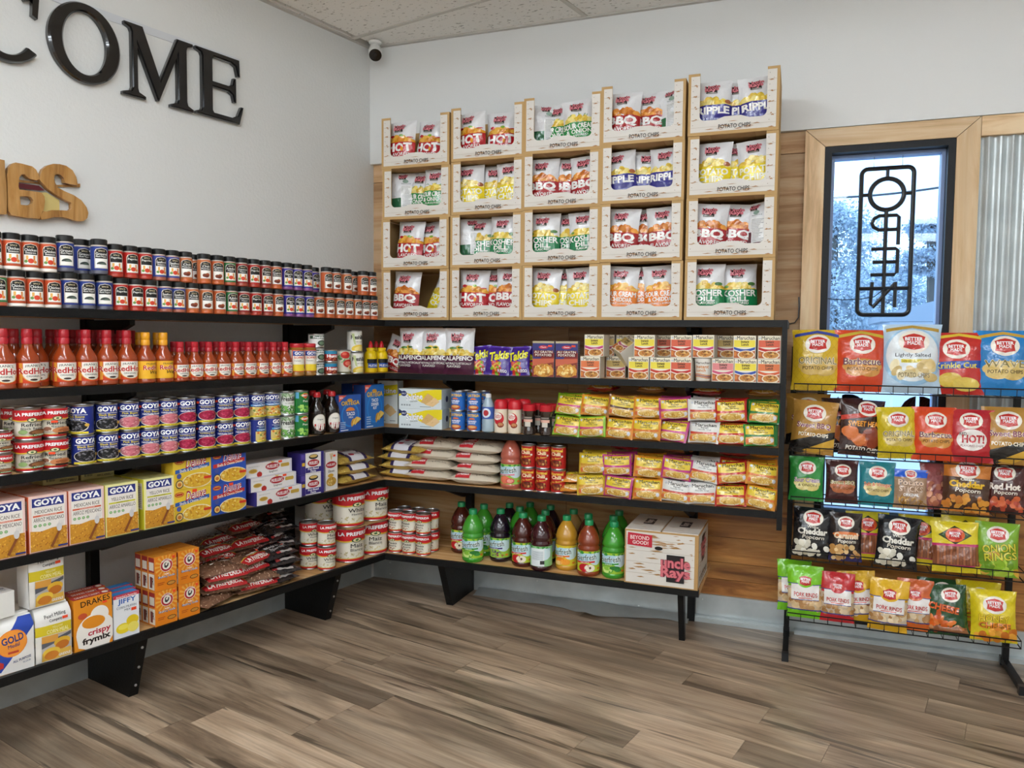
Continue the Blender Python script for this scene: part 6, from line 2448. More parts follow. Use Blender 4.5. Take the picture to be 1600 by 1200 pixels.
# ---- second shelf
z = Z[2] + .001
put_right(URJ[0], 637, .02, z, 'left plum and white jalapeno chip bag on the second shelf', 'plum chip bags', rx=R(-4), rz=R(-8))
put_right(URJ[1], 674, .015, z, 'middle plum and white jalapeno chip bag on the second shelf', 'plum chip bags', rx=R(-4), rz=R(3))
put_right(URJ[0], 713, .012, z, 'right plum and white jalapeno chip bag on the second shelf', 'plum chip bags', rx=R(-4), rz=R(5))
o = put_right(URB, 606, .12, z + .012, 'red barbecue chip bag tipped over behind the mustard', rx=R(-10), ry=R(20))
for i, (p, ins, nm) in enumerate(((748, .06, 'leftmost'), (773.5, .02, 'front middle'), (806, .03, 'right of middle'), (826, .075, 'rightmost'))):
    put_right(TAK, p, ins, z, nm + ' purple rolled-chip bag with yellow lettering', 'purple snack bags', rx=R(-14), rz=R((10, 0, -4, -10)[i]), ry=R((-6, 3, -3, 4)[i]))
put_right(GRA, 849, .012, z, 'potato casserole box on the left, second shelf', 'potato boxes', rz=R(-1))
put_right(GRA, 885, .012, z, 'potato casserole box on the right, second shelf', 'potato boxes', rz=R(1))
gC = 'noodle cup boxes on the second shelf'
zt = z + .104
bot = [(922, 'org'), (999, 'beef'), (1031, 'beef'), (1064.5, 'red'), (1131, 'pink'), (1166, 'blue'), (1199, 'org')]
top_ = [(929, 'mag'), (1006, 'beef'), (1064.5, 'red'), (1100, 'mag'), (1163, 'blue'), (1203, 'red')]
CN = {'org': 'orange', 'beef': 'yellow and red', 'red': 'red', 'pink': 'pink', 'blue': 'yellow and blue', 'mag': 'yellow and magenta', 'tan': 'tan'}
xs = spread([x_right(p, -D + .015, z + .05) for p, _ in bot], [.096] * 7)
for x, (p, k) in zip(xs, bot):
    put_right(CUP[k], 0, .012, z, CN[k] + ' noodle cup box in the lower row', gC, x=x, rz=R(JIT.uniform(-3, 3)))
put_right(FCUP, 1099.5, .02, z, 'bare white foam noodle cup among the boxes')
xt = spread([x_right(p, -D + .02, zt + .05) for p, _ in top_], [.096] * 6)
for x, (p, k) in zip(xt, top_):
    put_right(CUP[k], 0, .020, zt + (.0015 if k == 'mag' and p == 1100 else 0), CN[k] + ' noodle cup box in the upper row', gC, x=x, rz=R(JIT.uniform(-4, 4)))
x0 = x_right(968, -D + .09, z + .06)
place(CUP['tan'], mloc(Vector((x0, -D + .10, z + .098)), R(-30), R(-48), R(26)), 'noodle cup box tumbled over on its corner', gC, x0)
put_right(CUP['tan'], 962, .13, z, 'tan noodle cup box behind, under the tumbled one', gC)
for i, (p, k) in enumerate(((945, 'tan'), (978, 'mag'), (1035, 'red'), (1135, 'tan'), (1165, 'pink'))):
    put_right(CUP[k], p, .135, zt, CN[k] + ' noodle cup box in the rear, upper row', gC)
    if i not in (0, 1):
        put_right(CUP[k], p, .135, z, CN[k] + ' noodle cup box in the rear, lower row', gC)
    elif i == 0:
        pass
put_right(CUP['tan'], 940, .135, z, 'tan noodle cup box in the rear beside the casserole boxes', gC) if False else None

# ---- third shelf
z = Z[3] + .001
put_right(SALU, 606, .17, z, 'upright cracker box at the corner of the third shelf', 'cracker boxes', rz=R(-4))
put_right(SAL, 656, .02, z, 'lower cracker box in a stack of two', 'cracker boxes', rz=R(2))
put_right(SAL, 656, .022, z + .103, 'upper cracker box in a stack of two', 'cracker boxes', rz=R(1))
put_right(PC['tan'], 703, .12, z, 'plain tan can behind the blue bean cans')
for q, ins in (('front', .012), ('rear', .094)):
    xs = spread([x_right(p, -D + ins + .037, z + .1) for p in ((716, 741) if q == 'front' else (727, 754))], [.078, .078])
    for c_, x in zip(('left', 'right'), xs):
        for k in (0, 1):
            put_right(PC['ort'], 0, ins, z + k * .1005, '%s %s blue bean can, %s of two' % (q, c_, ('lower', 'upper')[k]), 'blue bean cans', x=x, rz=R(JIT.uniform(-14, 14)))
put_right(WAT, 763, .01, z, 'small clear bottle with white cap and blue label')
row_right([(783, CRM, 'red-capped creamer bottle in front'), (804.5, CRM, 'red-capped creamer bottle in front'), (827, SEA, 'glass seasoning jar with red cap in front'), (853.5, SEA, 'glass seasoning jar with red cap in front')], .012, z, 'red-capped bottles on the third shelf')
row_right([(797, CRM, 'red-capped creamer bottle behind'), (819, CRM, 'red-capped creamer bottle behind'), (842, SEA, 'glass seasoning jar with red cap behind'), (864, SEA, 'glass seasoning jar with red cap behind')], .088, z, 'red-capped bottles on the third shelf')

RN = {'lime': 'lime green', 'org': 'orange', 'brn': 'brown', 'mag': 'magenta', 'wht': 'white', 'red': 'red', 'grn': 'green', 'yel': 'yellow'}
rr_ = random.Random(31)


def ramen_wall(cols, z, shelf):
    gR = 'noodle packets on the %s shelf' % shelf
    n_ = len(cols)
    cen = [c[0] for c in cols]
    xs = spread([x_right(p, -D + .03, z + .1) for p in cen], [.127] * n_, .0)
    for ci, ((p, lo_, up_), x) in enumerate(zip(cols, xs)):
        pl = '%s column from left, %s shelf' % (COLW[ci], shelf)
        put_right(RA[lo_], 0, .005, z, RN[lo_] + ' noodle packet, lower front, ' + pl, gR, x=x + rr_.uniform(-.008, .008), rx=R(rr_.uniform(-26, -10)), rz=R(rr_.uniform(-13, 13)), ry=R(rr_.uniform(-8, 8)))
        put_right(RA[up_], 0, .030, z + .100, RN[up_] + ' noodle packet, upper front, ' + pl, gR, x=x + rr_.uniform(-.008, .008), rx=R(rr_.uniform(-24, -8)), rz=R(rr_.uniform(-13, 13)), ry=R(rr_.uniform(-8, 8)))
        for k, (ins, nm) in enumerate(((.055, 'second'), (.10, 'third'))):
            put_right(RA[lo_], 0, ins, z, RN[lo_] + ' noodle packet, lower %s, ' % nm + pl, gR, x=x + rr_.uniform(-.008, .008), rx=R(rr_.uniform(-26, -10)), rz=R(rr_.uniform(-4, 4)))
            put_right(RA[up_], 0, ins + .025, z + .104, RN[up_] + ' noodle packet, upper %s, ' % nm + pl, gR, x=x + rr_.uniform(-.008, .008), rx=R(rr_.uniform(-24, -8)), rz=R(rr_.uniform(-4, 4)), ry=R(rr_.uniform(-3, 3)))
        if ci % 2 == 1 or ci == n_ - 1:
            lay(RA[('wht', 'red', 'org', 'brn')[ci % 4]], 'R', 0, .14, z + .205, RN[('wht', 'red', 'org', 'brn')[ci % 4]] + ' noodle packet lying on top, ' + pl, gR, rz=R(rr_.uniform(-12, 12)), pos=x, tilt=R(4))


ramen_wall([(888, 'lime', 'lime'), (929, 'lime', 'org'), (966, 'org', 'brn'), (1007, 'org', 'org'), (1052, 'mag', 'mag'), (1098, 'wht', 'wht'), (1142, 'red', 'red'), (1190, 'grn', 'grn')], Z[3] + .003, 'third')

# ---- fourth shelf
z = Z[4] + .001
for j in range(4):
    lay(PSB[j % 2], 'R', 622 + (2, 4, -1, 3)[j], .05 - .004 * j, z + j * .043, ('lowest', 'second lowest', 'second highest', 'highest')[j] + ' noodle bag in the stack right of the corner', 'noodle bags', rz=R((-3, 4, -2, -8)[j]), tilt=R((0, 1, 2, 7)[j]))
put_right(BM['blk'], 612, .30, z + .001, 'black unsalted snack bag at the back of the corner', rx=R(-3))
for j in range(4):
    lay(RICE[j % 2], 'R', (665, 668, 676, 681)[j], .03 + .03 * (j > 1), z + j * .051, ('lowest', 'second lowest', 'second highest', 'highest')[j] + ' rice bag in the left rice stack', 'rice bags', rz=R((-4, 3, -3, 5)[j]), tilt=R((0, 1, 3, 6)[j]))
for j in range(4):
    lay(RICE[(j + 1) % 2], 'R', (737, 739, 738, 742)[j], .012 + .004 * j, z + j * .051, ('lowest', 'second lowest', 'second highest', 'highest')[j] + ' rice bag in the right rice stack', 'rice bags', rz=R((2, -3, 2, -5)[j]), tilt=R((0, 1, 2, 6)[j]))
put_right(JU['ruby'], 799, .02, z, 'pink grapefruit juice bottle standing on the fourth shelf', 'juice bottles')
put_right(JU['grape'], 828, .16, z, 'dark juice bottle half hidden behind the chili cans', 'juice bottles')
xs = spread([x_right(p, -D + .05, z + .1) for p in (827, 849, 871.5)], [.076] * 3)
for c_, x in zip(('left', 'middle', 'right'), xs):
    for k in (0, 1):
        put_right(PC['chili'], 0, .012, z + k * .1145, '%s red chili can, %s row' % (c_, ('lower', 'upper')[k]), 'chili cans', x=x, rz=R(JIT.uniform(-8, 8)))
lay(RA['org'], 'R', 898, .02, z, 'orange noodle packet lying beside the chili cans', 'noodle packets on the fourth shelf', rz=R(24), tilt=R(10))
lay(RA['org'], 'R', 900, .035, z + .04, 'orange noodle packet lying on another beside the chili cans', 'noodle packets on the fourth shelf', rz=R(12), tilt=R(18))
ramen_wall([(928, 'yel', 'yel'), (962, 'mag', 'mag'), (1010, 'org', 'org'), (1053, 'wht', 'mag'), (1098, 'wht', 'wht'), (1143, 'red', 'red'), (1188, 'org', 'org')], Z[4] + .003, 'fourth')

# ---- bottom shelf
z = Z[5] + .001
row_right([(619, CAN_PB, 'red-topped bean can, front lower row'), (640.5, CAN_PB, 'red-topped bean can, front lower row'), (661, CAN_PB, 'red-topped bean can, front lower row')], .03, z, 'red-topped bean cans')
row_right([(619, CAN_PB, 'red-topped bean can, front upper row'), (640.5, CAN_PB, 'red-topped bean can, front upper row'), (661, CAN_PB, 'red-topped bean can, front upper row')], .03, z + .112, 'red-topped bean cans')
row_right([(632, CAN_PB, 'red-topped bean can, rear lower row'), (653, CAN_PB, 'red-topped bean can, rear lower row'), (674, CAN_PB, 'red-topped bean can, rear lower row')], .115, z, 'red-topped bean cans')
row_right([(632, CAN_PB, 'red-topped bean can, rear upper row'), (653, CAN_PB, 'red-topped bean can, rear upper row'), (674, CAN_PB, 'red-topped bean can, rear upper row')], .115, z + .112, 'red-topped bean cans')
# juice bottles: (px, distance behind the front edge, kind, label)
for p, ins, k, lb_ in ((739, .012, 'lime', 'bright lime juice bottle at the front left'), (721, .15, 'apple', 'dark red juice bottle behind the front lime bottle'), (756, .145, 'lime', 'lime juice bottle just behind the front lime bottle'),
                       (782, .075, 'grape', 'black grape juice bottle with berries on the label'), (796, .225, 'grape', 'dark grape juice bottle at the back left'), (817, .035, 'apple', 'dark apple juice bottle left of the one showing its back label'), (812, .165, 'lime', 'lime juice bottle hidden behind the dark apple bottle'), (828, .285, 'lime', 'dull green juice bottle at the very back'),
                       (846, .006, 'back', 'dark juice bottle turned to show its back label'), (852, .135, 'apple', 'dark juice bottle right behind the back-turned bottle'), (860, .262, 'grape', 'dark juice bottle at the back, middle'), (885.5, .065, 'orange', 'orange juice bottle in front'), (896, .215, 'pale', 'pale orange juice bottle behind the front orange one'),
                       (920, .012, 'tea', 'amber apple juice bottle near the big carton'), (919, .14, 'apple', 'dark juice bottle behind the amber apple bottle'), (959, .022, 'lime', 'lime juice bottle touching the big carton'), (958, .150, 'lime', 'second lime juice bottle in the file by the carton'), (967, .275, 'lime', 'rear lime juice bottle in the file by the carton')):
    put_right(JU[k], p, ins, z, lb_, 'juice bottles on the bottom shelf', rz=R(JIT.uniform(-14, 14)))


def big_carton():
    w, h, d_ = .342, .255, .33
    x, y = w / 2, d_ / 2
    root = MB()
    TAN = '#b9925f'
    root.box(-x, x, -y, y, 0, h, TAN, 'cardboard')
    body = root.build('carton_body', False)
    pr2 = MB()
    a = Art(w, h, '#d9d3ca', 5)
    a.rect(.02, .02, .985 - .035, .97, '#dcd6cd')
    for k in range(4):
        a.rect(.02, .20 + k * .21, .95, .206 + k * .21, '#b9ab98')
    a.strokes(.04, .08, .93, .95, '#b08450', 44, .16, .014)
    a.poly([(.04, .72), (.38, .70), (.38, .93), (.045, .95)], '#c22a3c')
    a.text('BEYOND', .08, .83, .34, .90, '#f0d8d4', .03); a.text('GOOD!', .11, .74, .33, .81, '#f0d8d4', .03)
    a.ell(.47, .70, .055, .035, '#1a1614', 16)
    a.rect(.58, .10, .82, .60, '#241f20')
    for (s_, x0, y0, x1, y1) in (('uncle', .50, .36, .90, .56), ('Rays', .50, .13, .90, .38)):
        a.text(s_, x0, y0, x1, y1, '#7d2a3a', .08); a.text(s_, x0, y0, x1, y1, '#d9747c', .03)
    a.mesh_into(pr2, lambda u, v, q: (u, -y - q, v))
    s_ = Art(d_, h, '#d3ccc2', 6)
    s_.rect(.03, .03, .97, .97, '#d6d0c6')
    s_.strokes(.05, .1, .9, .95, '#b08450', 24, .16, .014)
    s_.rect(.32, .42, .60, .90, '#241f20')
    s_.text('uncle', .22, .66, .72, .84, '#7d2a3a', .08); s_.text('uncle', .22, .66, .72, .84, '#d9747c', .03)
    s_.text('Rays', .22, .46, .72, .68, '#7d2a3a', .08); s_.text('Rays', .22, .46, .72, .68, '#d9747c', .03)
    s_.text('POTATO CHIPS', .10, .10, .86, .22, '#2a2624', .02)
    s_.mesh_into(pr2, lambda u, v, q: (x + q, u, v))
    fl2 = []
    for sgn in (-1, 1):
        f_ = MB()
        f_.box(-.168 if sgn < 0 else .004, -.004 if sgn < 0 else .168, -y + .002, y - .002, h + .0005, h + .0045, '#d9d3ca', 'cardboard')
        b_ = Art(.164, d_ - .004, '#d9d3ca', 8)
        b_.rect(.03, .02, .97, .98, '#dad4cb'); b_.strokes(.05, .05, .9, .95, '#b9956a', 16, .3, .008)
        b_.rect(.36, .35, .66, .70, '#2a2526'); b_.text('Rays', .30, .46, .72, .60, '#e6dcd4', .03, rot=90)
        b_.mesh_into(f_, lambda u, v, q: (u + (-.086 if sgn < 0 else .086), -y + .002 + v, h + .0045 + q))
        fl2.append(f_.build('top_flap', False))
    return body, pr2.build('print', False), fl2


body, prn, fls = big_carton()
t_ = obj('chip_shipping_carton', None, None, mloc(Vector((1.812, -D + .002 + .165, Z[5] + .0015)), R(-1)))
b_ = obj('carton_body', body, t_)
obj('print', prn, b_)
for f_ in fls:
    obj('top_flap', f_, t_)
tag(t_, 'closed white wood-print chip carton at the end of the bottom shelf', 'carton')

# ================================================================== SNACK RACK
rack = obj('snack_rack', None, None, Matrix.Translation((2.83, 0, 0)))
tag(rack, 'black wire snack rack with five baskets below the window', 'rack')
X0, X1 = 2.368, 3.282
RK = '#0a0b0c'


def rk(name, mb):
    return obj(name, mb.build(name), rack, Matrix.Translation((0, 0, 0)))


for x in (X0 - .004, X1 + .004):
    rk('upright', MB().box(x - .0125, x + .0125, -.082, -.057, .03, 1.42, RK, 'black_paint'))
    f_ = MB().box(x - .0125, x + .0125, -.372, -.03, .012, .037, RK, 'black_paint')
    ft = rk('foot', f_)
    for yy in (-.362, -.04):
        obj('foot_cap', MB().box(x - .0145, x + .0145, yy - .014, yy + .014, 0, .039, '#1a1b1d', 'plastic').build('foot_cap', False), ft)
rk('cross_bar', MB().box(X0, X1, -.082, -.060, .115, .155, RK, 'black_paint'))
rk('cross_bar', MB().box(X0, X1, -.082, -.060, 1.395, 1.42, RK, 'black_paint'))
TZ = [(1.221, 1.256), (.935, .970), (.720, .746), (.460, .500), (.180, .212)]
YF, YB = -.33, -.085
for (zb, zt_) in TZ:
    m_ = MB()
    m_.tube([(X0, YF, zb), (X1, YF, zb)], .0028, RK, 'black_paint', 6)
    m_.tube([(X0, YB, zt_), (X0, YF, zt_), (X1, YF, zt_), (X1, YB, zt_)], .0028, RK, 'black_paint', 6)
    m_.tube([(X0, YB, zb), (X1, YB, zb)], .0028, RK, 'black_paint', 6)
    m_.tube([(X0, YF, zb), (X0, YB, zb)], .0028, RK, 'black_paint', 6)
    m_.tube([(X1, YF, zb), (X1, YB, zb)], .0028, RK, 'black_paint', 6)
    n = 16
    for i in range(n + 1):
        x = X0 + (X1 - X0) * i / n
        m_.tube([(x, YF, zt_), (x, YF, zb), (x, YB, zb)], .0016, RK, 'black_paint', 5)
    rk('wire_basket', m_)
for o in rack.children:
    o.matrix_parent_inverse = rack.matrix_world.inverted()


def rbag(k, px, tier, base, ins=.012, rz=0, ry=0, rx=-8, lift=.004):
    pr = BM[k]
    zb = TZ[tier][0] + lift
    put_right(pr, px, ins, zb, base + ', %s basket of the wire rack' % ('top', 'second', 'third', 'fourth', 'bottom')[tier], 'snack bags on the wire rack', rz=R(rz), rx=R(rx), ry=R(ry), front=YF)


rbag('orig', 1276, 0, 'yellow chip bag'); rbag('bbq', 1346, 0, 'orange-red chip bag', rz=4); rbag('light', 1427, 0, 'pale blue and white chip bag', .006); rbag('crink', 1500, 0, 'red wavy chip bag', rz=-6, ins=.02)
rbag('green', 1540, 0, 'dark green chip bag half hidden', .10); rbag('blue', 1571, 0, 'bright blue chip bag', rz=-3)
rbag('gold', 1268, 1, 'front black and gold chip bag', rz=-4, ry=4); rbag('gold', 1262, 1, 'rear black and gold chip bag', .10, lift=.03); rbag('brown', 1346, 1, 'dark brown chip bag', rz=10, ry=3, ins=.03)
rbag('yel2', 1406, 1, 'yellow chip bag', ry=-3); rbag('org2', 1462, 1, 'orange-red chip bag', rz=3); rbag('hot2', 1519, 1, 'crimson chip bag with white cloud', rz=-4); rbag('gold', 1578, 1, 'rightmost black and gold chip bag', rz=-5)
rbag('brown', 1320, 1, 'rear dark brown chip bag', .11, rz=20)
rbag('grn3', 1260, 2, 'green chip bag'); rbag('mar3', 1316, 2, 'maroon chip bag', rz=3); rbag('teal', 1371, 2, 'teal chip bag', rz=-3); rbag('stick', 1424, 2, 'brown and blue potato stick bag'); rbag('pinkc', 1462, 2, 'reddish clear snack bag', .04, rz=20)
rbag('ched', 1511, 2, 'orange and brown popcorn bag', rz=-4, ry=2); rbag('redp', 1572, 2, 'dark red popcorn bag', .05, rz=-6)
rbag('wch', 1268, 3, 'black white-cheddar popcorn bag on the left', ry=2); rbag('carm', 1322, 3, 'dark brown caramel popcorn bag', rz=3); rbag('wch', 1401, 3, 'black white-cheddar popcorn bag in the middle', ry=4, ins=.006, lift=-.002); rbag('pret', 1357, 3, 'yellow pretzel bag left of middle', .08, rz=8)
rbag('pret', 1440, 3, 'yellow pretzel bag behind the black bag', .085, rz=-6); rbag('pret', 1497, 3, 'yellow pretzel rod bag in front', rz=-3, ry=-3); rbag('pret', 1510, 3, 'yellow pretzel rod bag behind the front one', .07, lift=.02); rbag('onion', 1561, 3, 'lime green onion ring bag', rz=-4)
rbag('rg', 1258, 4, 'lime green pork rind bag in front', rz=3); rbag('rg', 1242, 4, 'lime green pork rind bag behind', .08, lift=.01, rz=12); rbag('rr', 1309, 4, 'red pork rind bag'); rbag('ry', 1347, 4, 'yellow pork rind bag behind', .055, ry=-7); rbag('ry', 1388, 4, 'yellow pork rind bag in front', -.004, ry=2, rz=-2, lift=-.003)
rbag('ro', 1431, 4, 'orange pork rind bag', .03, rz=-3); rbag('curl', 1485, 4, 'dark green cheese curl bag in front', .02, rz=-3, ry=-5); rbag('curl', 1467, 4, 'dark green cheese curl bag behind', .10); rbag('honey', 1532, 4, 'yellow honeycomb bag behind', .09, lift=.012); rbag('honey', 1557, 4, 'yellow honeycomb bag in front', .004, rz=-4, ry=-2)
lay(BM['nuts'], 'R', 0, D + YF + .02, TZ[4][0] + .004, 'small clear bag of brown snacks lying in the bottom basket', 'snack bags on the wire rack', pos=x_right(1482, YF + .02, .2), rz=R(-6), tilt=R(20))

# ================================================================== LETTERS ON THE LEFT WALL
def Lm(s, z, dist=.0):
    return mloc(left(s, dist, z), 0, 0, 0, RZ_L)


def letter(parts, name, label, s, zb, holes=None, depth=.024):
    """parts: outlines in metres, x to the right; bevelled slabs joined into one letter"""
    bm = bmesh.new()
    for pts in parts:
        vs = [bm.verts.new((x, -.004, y)) for x, y in pts]
        bm.faces.new(vs)
    bmesh.ops.recalc_face_normals(bm, faces=bm.faces[:])
    ex = bmesh.ops.extrude_face_region(bm, geom=bm.faces[:])
    bmesh.ops.translate(bm, vec=(0, -depth, 0), verts=[v for v in ex['geom'] if isinstance(v, bmesh.types.BMVert)])
    bmesh.ops.recalc_face_normals(bm, faces=bm.faces[:])
    fr = [e for e in bm.edges if all(v.co.y < -depth for v in e.verts)]
    bmesh.ops.bevel(bm, geom=fr, offset=.006, segments=2, affect='EDGES', clamp_overlap=True)
    me = bpy.data.meshes.new(name)
    bm.to_mesh(me)
    bm.free()
    at = me.attributes.new('Col', 'FLOAT_COLOR', 'CORNER')
    at.data.foreach_set('color', [.006, .006, .007, 1] * len(me.loops))
    me.materials.append(MATS['gloss_black'])
    o = obj(name, me, None, Lm(s, zb))
    tag(o, label, 'letter', 'black serif letters on the left wall')
    return o


def ring(cx, cy, rx, ry, ix, iy, a0=0, a1=360, n=40, tilt=0):
    out, inn = [], []
    for k in range(n + 1):
        t_ = R(a0 + (a1 - a0) * k / n)
        out.append((cx + rx * math.cos(t_), cy + ry * math.sin(t_)))
        inn.append((cx + ix * math.cos(t_), cy + iy * math.sin(t_)))
    return out, inn


# O, one closed ring split in two half outlines
def ring_letter(name, label, s, zb, w, h, sw, sh, a0, a1, extra=()):
    mb = MB()
    n = 48
    prof = [(1.0, .004), (1.0, .022), (.86, .030), (.14, .030), (0, .022), (0, .004)]     # across the stroke, out of the wall
    rows = []
    for k in range(n + 1):
        t_ = R(a0 + (a1 - a0) * k / n)
        c_, s_ = math.cos(t_), math.sin(t_)
        row = []
        for (f, hgt) in prof:
            rx = (w / 2 - sw) + f * sw
            ry = (h / 2 - sh) + f * sh
            row.append((w / 2 + rx * c_, -hgt, h / 2 + ry * s_))
        rows.append(row)
    m = len(prof)
    vs = [q for r_ in rows for q in r_]
    fs = []
    for k in range(n):
        for j in range(m - 1):
            fs.append((k * m + j, k * m + j + 1, (k + 1) * m + j + 1, (k + 1) * m + j))
    if abs(a1 - a0) < 360:
        fs.append(tuple(range(m)))
        fs.append(tuple(n * m + j for j in range(m))[::-1])
    mb.add(vs, fs, '#0c0c0d', 'gloss_black')
    for pts in extra:
        mb.prism(pts, .004, .028, '#0c0c0d', 'gloss_black')
    me = mb.build(name, True, 30)
    bm = bmesh.new()
    bm.from_mesh(me)
    bmesh.ops.recalc_face_normals(bm, faces=bm.faces[:])
    bm.to_mesh(me)
    bm.free()
    o = obj(name, me, None, Lm(s, zb))
    tag(o, label, 'letter', 'black serif letters on the left wall')


ring_letter('wall_letter', 'glossy black letter C cut off by the picture edge', 2.085, 2.466, .285, .317, .052, .030, 42, 318,
            [[(.232, .200), (.252, .190), (.262, .300), (.248, .300), (.236, .262)]])
ring_letter('wall_letter', 'glossy black letter O on the left wall', 1.795, 2.465, .290, .318, .058, .036, 0, 360)
letter([[(.0, .0), (.105, .0), (.105, .012), (.075, .024), (.070, .04), (.070, .215), (.158, .01), (.166, .01), (.255, .225), (.255, .04), (.250, .024), (.220, .012), (.220, .0), (.335, .0), (.335, .012), (.308, .024), (.303, .04), (.303, .270), (.308, .284), (.335, .294), (.335, .306), (.255, .306), (.172, .105), (.094, .306), (.012, .306), (.012, .294), (.036, .284), (.042, .270), (.042, .04), (.036, .024), (.0, .012)]],
       'wall_letter', 'glossy black letter M on the left wall', 1.498, 2.466)
letter([[(.0, .0), (.235, .0), (.258, .085), (.244, .085), (.224, .040), (.195, .024), (.095, .024), (.088, .035), (.088, .142), (.175, .142), (.196, .130), (.204, .098), (.217, .098), (.217, .212), (.204, .212), (.196, .180), (.175, .168), (.088, .168), (.088, .268), (.095, .280), (.190, .280), (.214, .268), (.226, .225), (.240, .225), (.236, .304), (.0, .304), (.0, .292), (.026, .282), (.032, .268), (.032, .036), (.026, .022), (.0, .012)]],
       'wall_letter', 'glossy black letter E on the left wall', 1.150, 2.470)
a = MB()
lb(a, .895, 2.4, .0005, .0035, 2.757, 2.790, '#d5d8dc', 'white_paint_metal')
o = obj('sign_rail', a.build('sign_rail', False), None, ML)
tag(o, 'thin pale metal rail behind the black letters', 'rail')

# wooden name sign: outlines traced at their true size
def sgn(x, y):          # picture tenths -> metres along / up
    p = CAM + (_F + _RT * ((x / 10 - 800) / FPX) - _UP * ((235 + y / 10 - 600) / FPX)) * ((.03 - CAM.dot(LN)) / (_F + _RT * ((x / 10 - 800) / FPX) - _UP * ((235 + y / 10 - 600) / FPX)).dot(LN))
    return (-(p.dot(LD)), p.z)


sign = obj('wooden_sign', None)
tag(sign, 'carved wooden letter sign on the left wall above the spice jars', 'sign')


def slab(name, outer, inner=None, h0=.008, h1=.032, mat='sign_wood', col='#c4863c'):
    bm = bmesh.new()
    def loop(pts):
        vs = [bm.verts.new((x, 0, z_)) for x, z_ in pts]
        return [bm.edges.new((vs[i], vs[(i + 1) % len(vs)])) for i in range(len(vs))]
    ed = loop([sgn(*p) for p in outer])
    for h in (inner or []):
        ed += loop([sgn(*p) for p in h])
    bmesh.ops.triangle_fill(bm, use_beauty=True, edges=ed)
    if inner:
        import mathutils
        def inside(pt, poly):
            r_ = False
            for i in range(len(poly)):
                (xa, ya), (xb, yb) = poly[i], poly[i - 1]
                if (ya > pt[1]) != (yb > pt[1]) and pt[0] < (xb - xa) * (pt[1] - ya) / (yb - ya) + xa:
                    r_ = not r_
            return r_
        hs = [[sgn(*p) for p in h] for h in inner]
        kill = [f for f in bm.faces if any(inside((f.calc_center_median().x, f.calc_center_median().z), h) for h in hs)]
        bmesh.ops.delete(bm, geom=kill, context='FACES_ONLY')
    ex = bmesh.ops.extrude_face_region(bm, geom=bm.faces[:])
    nv = [v for v in ex['geom'] if isinstance(v, bmesh.types.BMVert)]
    for v in bm.verts:
        v.co.y = -h0
    for v in nv:
        v.co.y = -h1
    bmesh.ops.recalc_face_normals(bm, faces=bm.faces[:])
    me = bpy.data.meshes.new(name)
    bm.to_mesh(me)
    bm.free()
    at = me.attributes.new('Col', 'FLOAT_COLOR', 'CORNER')
    at.data.foreach_set('color', [*lin(col), 1] * len(me.loops))
    me.materials.append(MATS[mat])
    return obj(name, me, sign, ML)


slab('letter_e', [(130, 270), (190, 205), (240, 190), (330, 205), (500, 250), (560, 300), (600, 380), (610, 450), (560, 470), (450, 440), (400, 400), (385, 375), (340, 375), (300, 420), (285, 560), (300, 610), (520, 640), (650, 660), (690, 720), (700, 800), (680, 930), (640, 1000), (620, 1070), (400, 1050), (180, 1010), (130, 950), (120, 850), (115, 500), (110, 380)],
     [[(308, 720), (400, 715), (480, 730), (520, 780), (500, 830), (440, 860), (320, 850)]])
slab('letter_s', [(612, 450), (630, 370), (670, 290), (740, 235), (830, 210), (930, 215), (1030, 240), (1130, 310), (1190, 420), (1212, 550), (1120, 530), (1005, 505), (1000, 440), (950, 390), (900, 365), (855, 390), (840, 440), (860, 510), (900, 580), (1000, 635), (1150, 700), (1270, 780), (1350, 890), (1378, 980), (1360, 1060), (1300, 1105), (1200, 1105), (1080, 1065), (980, 1040), (850, 1040), (740, 1070), (640, 1080), (632, 1010), (680, 950), (740, 955), (800, 935), (960, 935), (1080, 945), (1120, 905), (1115, 820), (1000, 770), (850, 680), (740, 600), (690, 540), (640, 490)])
slab('letter_i', [(-120, 120), (0, 140), (70, 155), (75, 300), (95, 500), (105, 800), (100, 1000), (0, 995), (-120, 960)])
slab('back_slat', [(290, 440), (600, 480), (950, 530), (1300, 510), (1300, 565), (950, 560), (600, 510), (290, 480)], None, .001, .007, 'sign_wood', '#8a6a4a')
slab('red_strip', [(285, 495), (640, 545), (730, 620), (640, 620), (300, 580)], None, .009, .014, 'plastic', '#5a1a22')
slab('yellow_insert', [(660, 650), (760, 650), (960, 770), (965, 935), (740, 945), (690, 940), (700, 800)], None, .009, .013, 'printed_paper', '#d2bd78')

# ================================================================== SECURITY CAMERA
sc = obj('security_camera', None, None, Matrix.Translation((.085, -.085, HC)))
tag(sc, 'small white security camera under the ceiling corner', 'camera')
m_ = MB(); m_.lathe([(.0002, 0), (.036, -.0005), (.037, -.006), (.034, -.012), (.02, -.016), (.0002, -.017)], 24, '#f2f2f0', 'plastic')
obj('mount', m_.build('mount'), sc)
m_ = MB(); m_.tube([(0, 0, -.012), (.0, 0, -.034), (.008, -.012, -.052)], .011, '#f2f2f0', 'plastic', 12)
obj('arm', m_.build('arm'), sc)
m_ = MB(); m_.lathe([(.0002, -.075), (.018, -.074), (.032, -.055), (.037, -.02), (.037, .03), (.035, .035)], 24, '#f2f2f0', 'plastic')
m_.lathe([(.035, .035), (.034, .031), (.0002, .031)], 24, '#0a0a0b', 'gloss_black')
hd = obj('housing', m_.build('housing'), sc)
dirv = (Vector((.75, -1.15, 1.9)) - Vector((.085, -.085, HC - .07))).normalized()
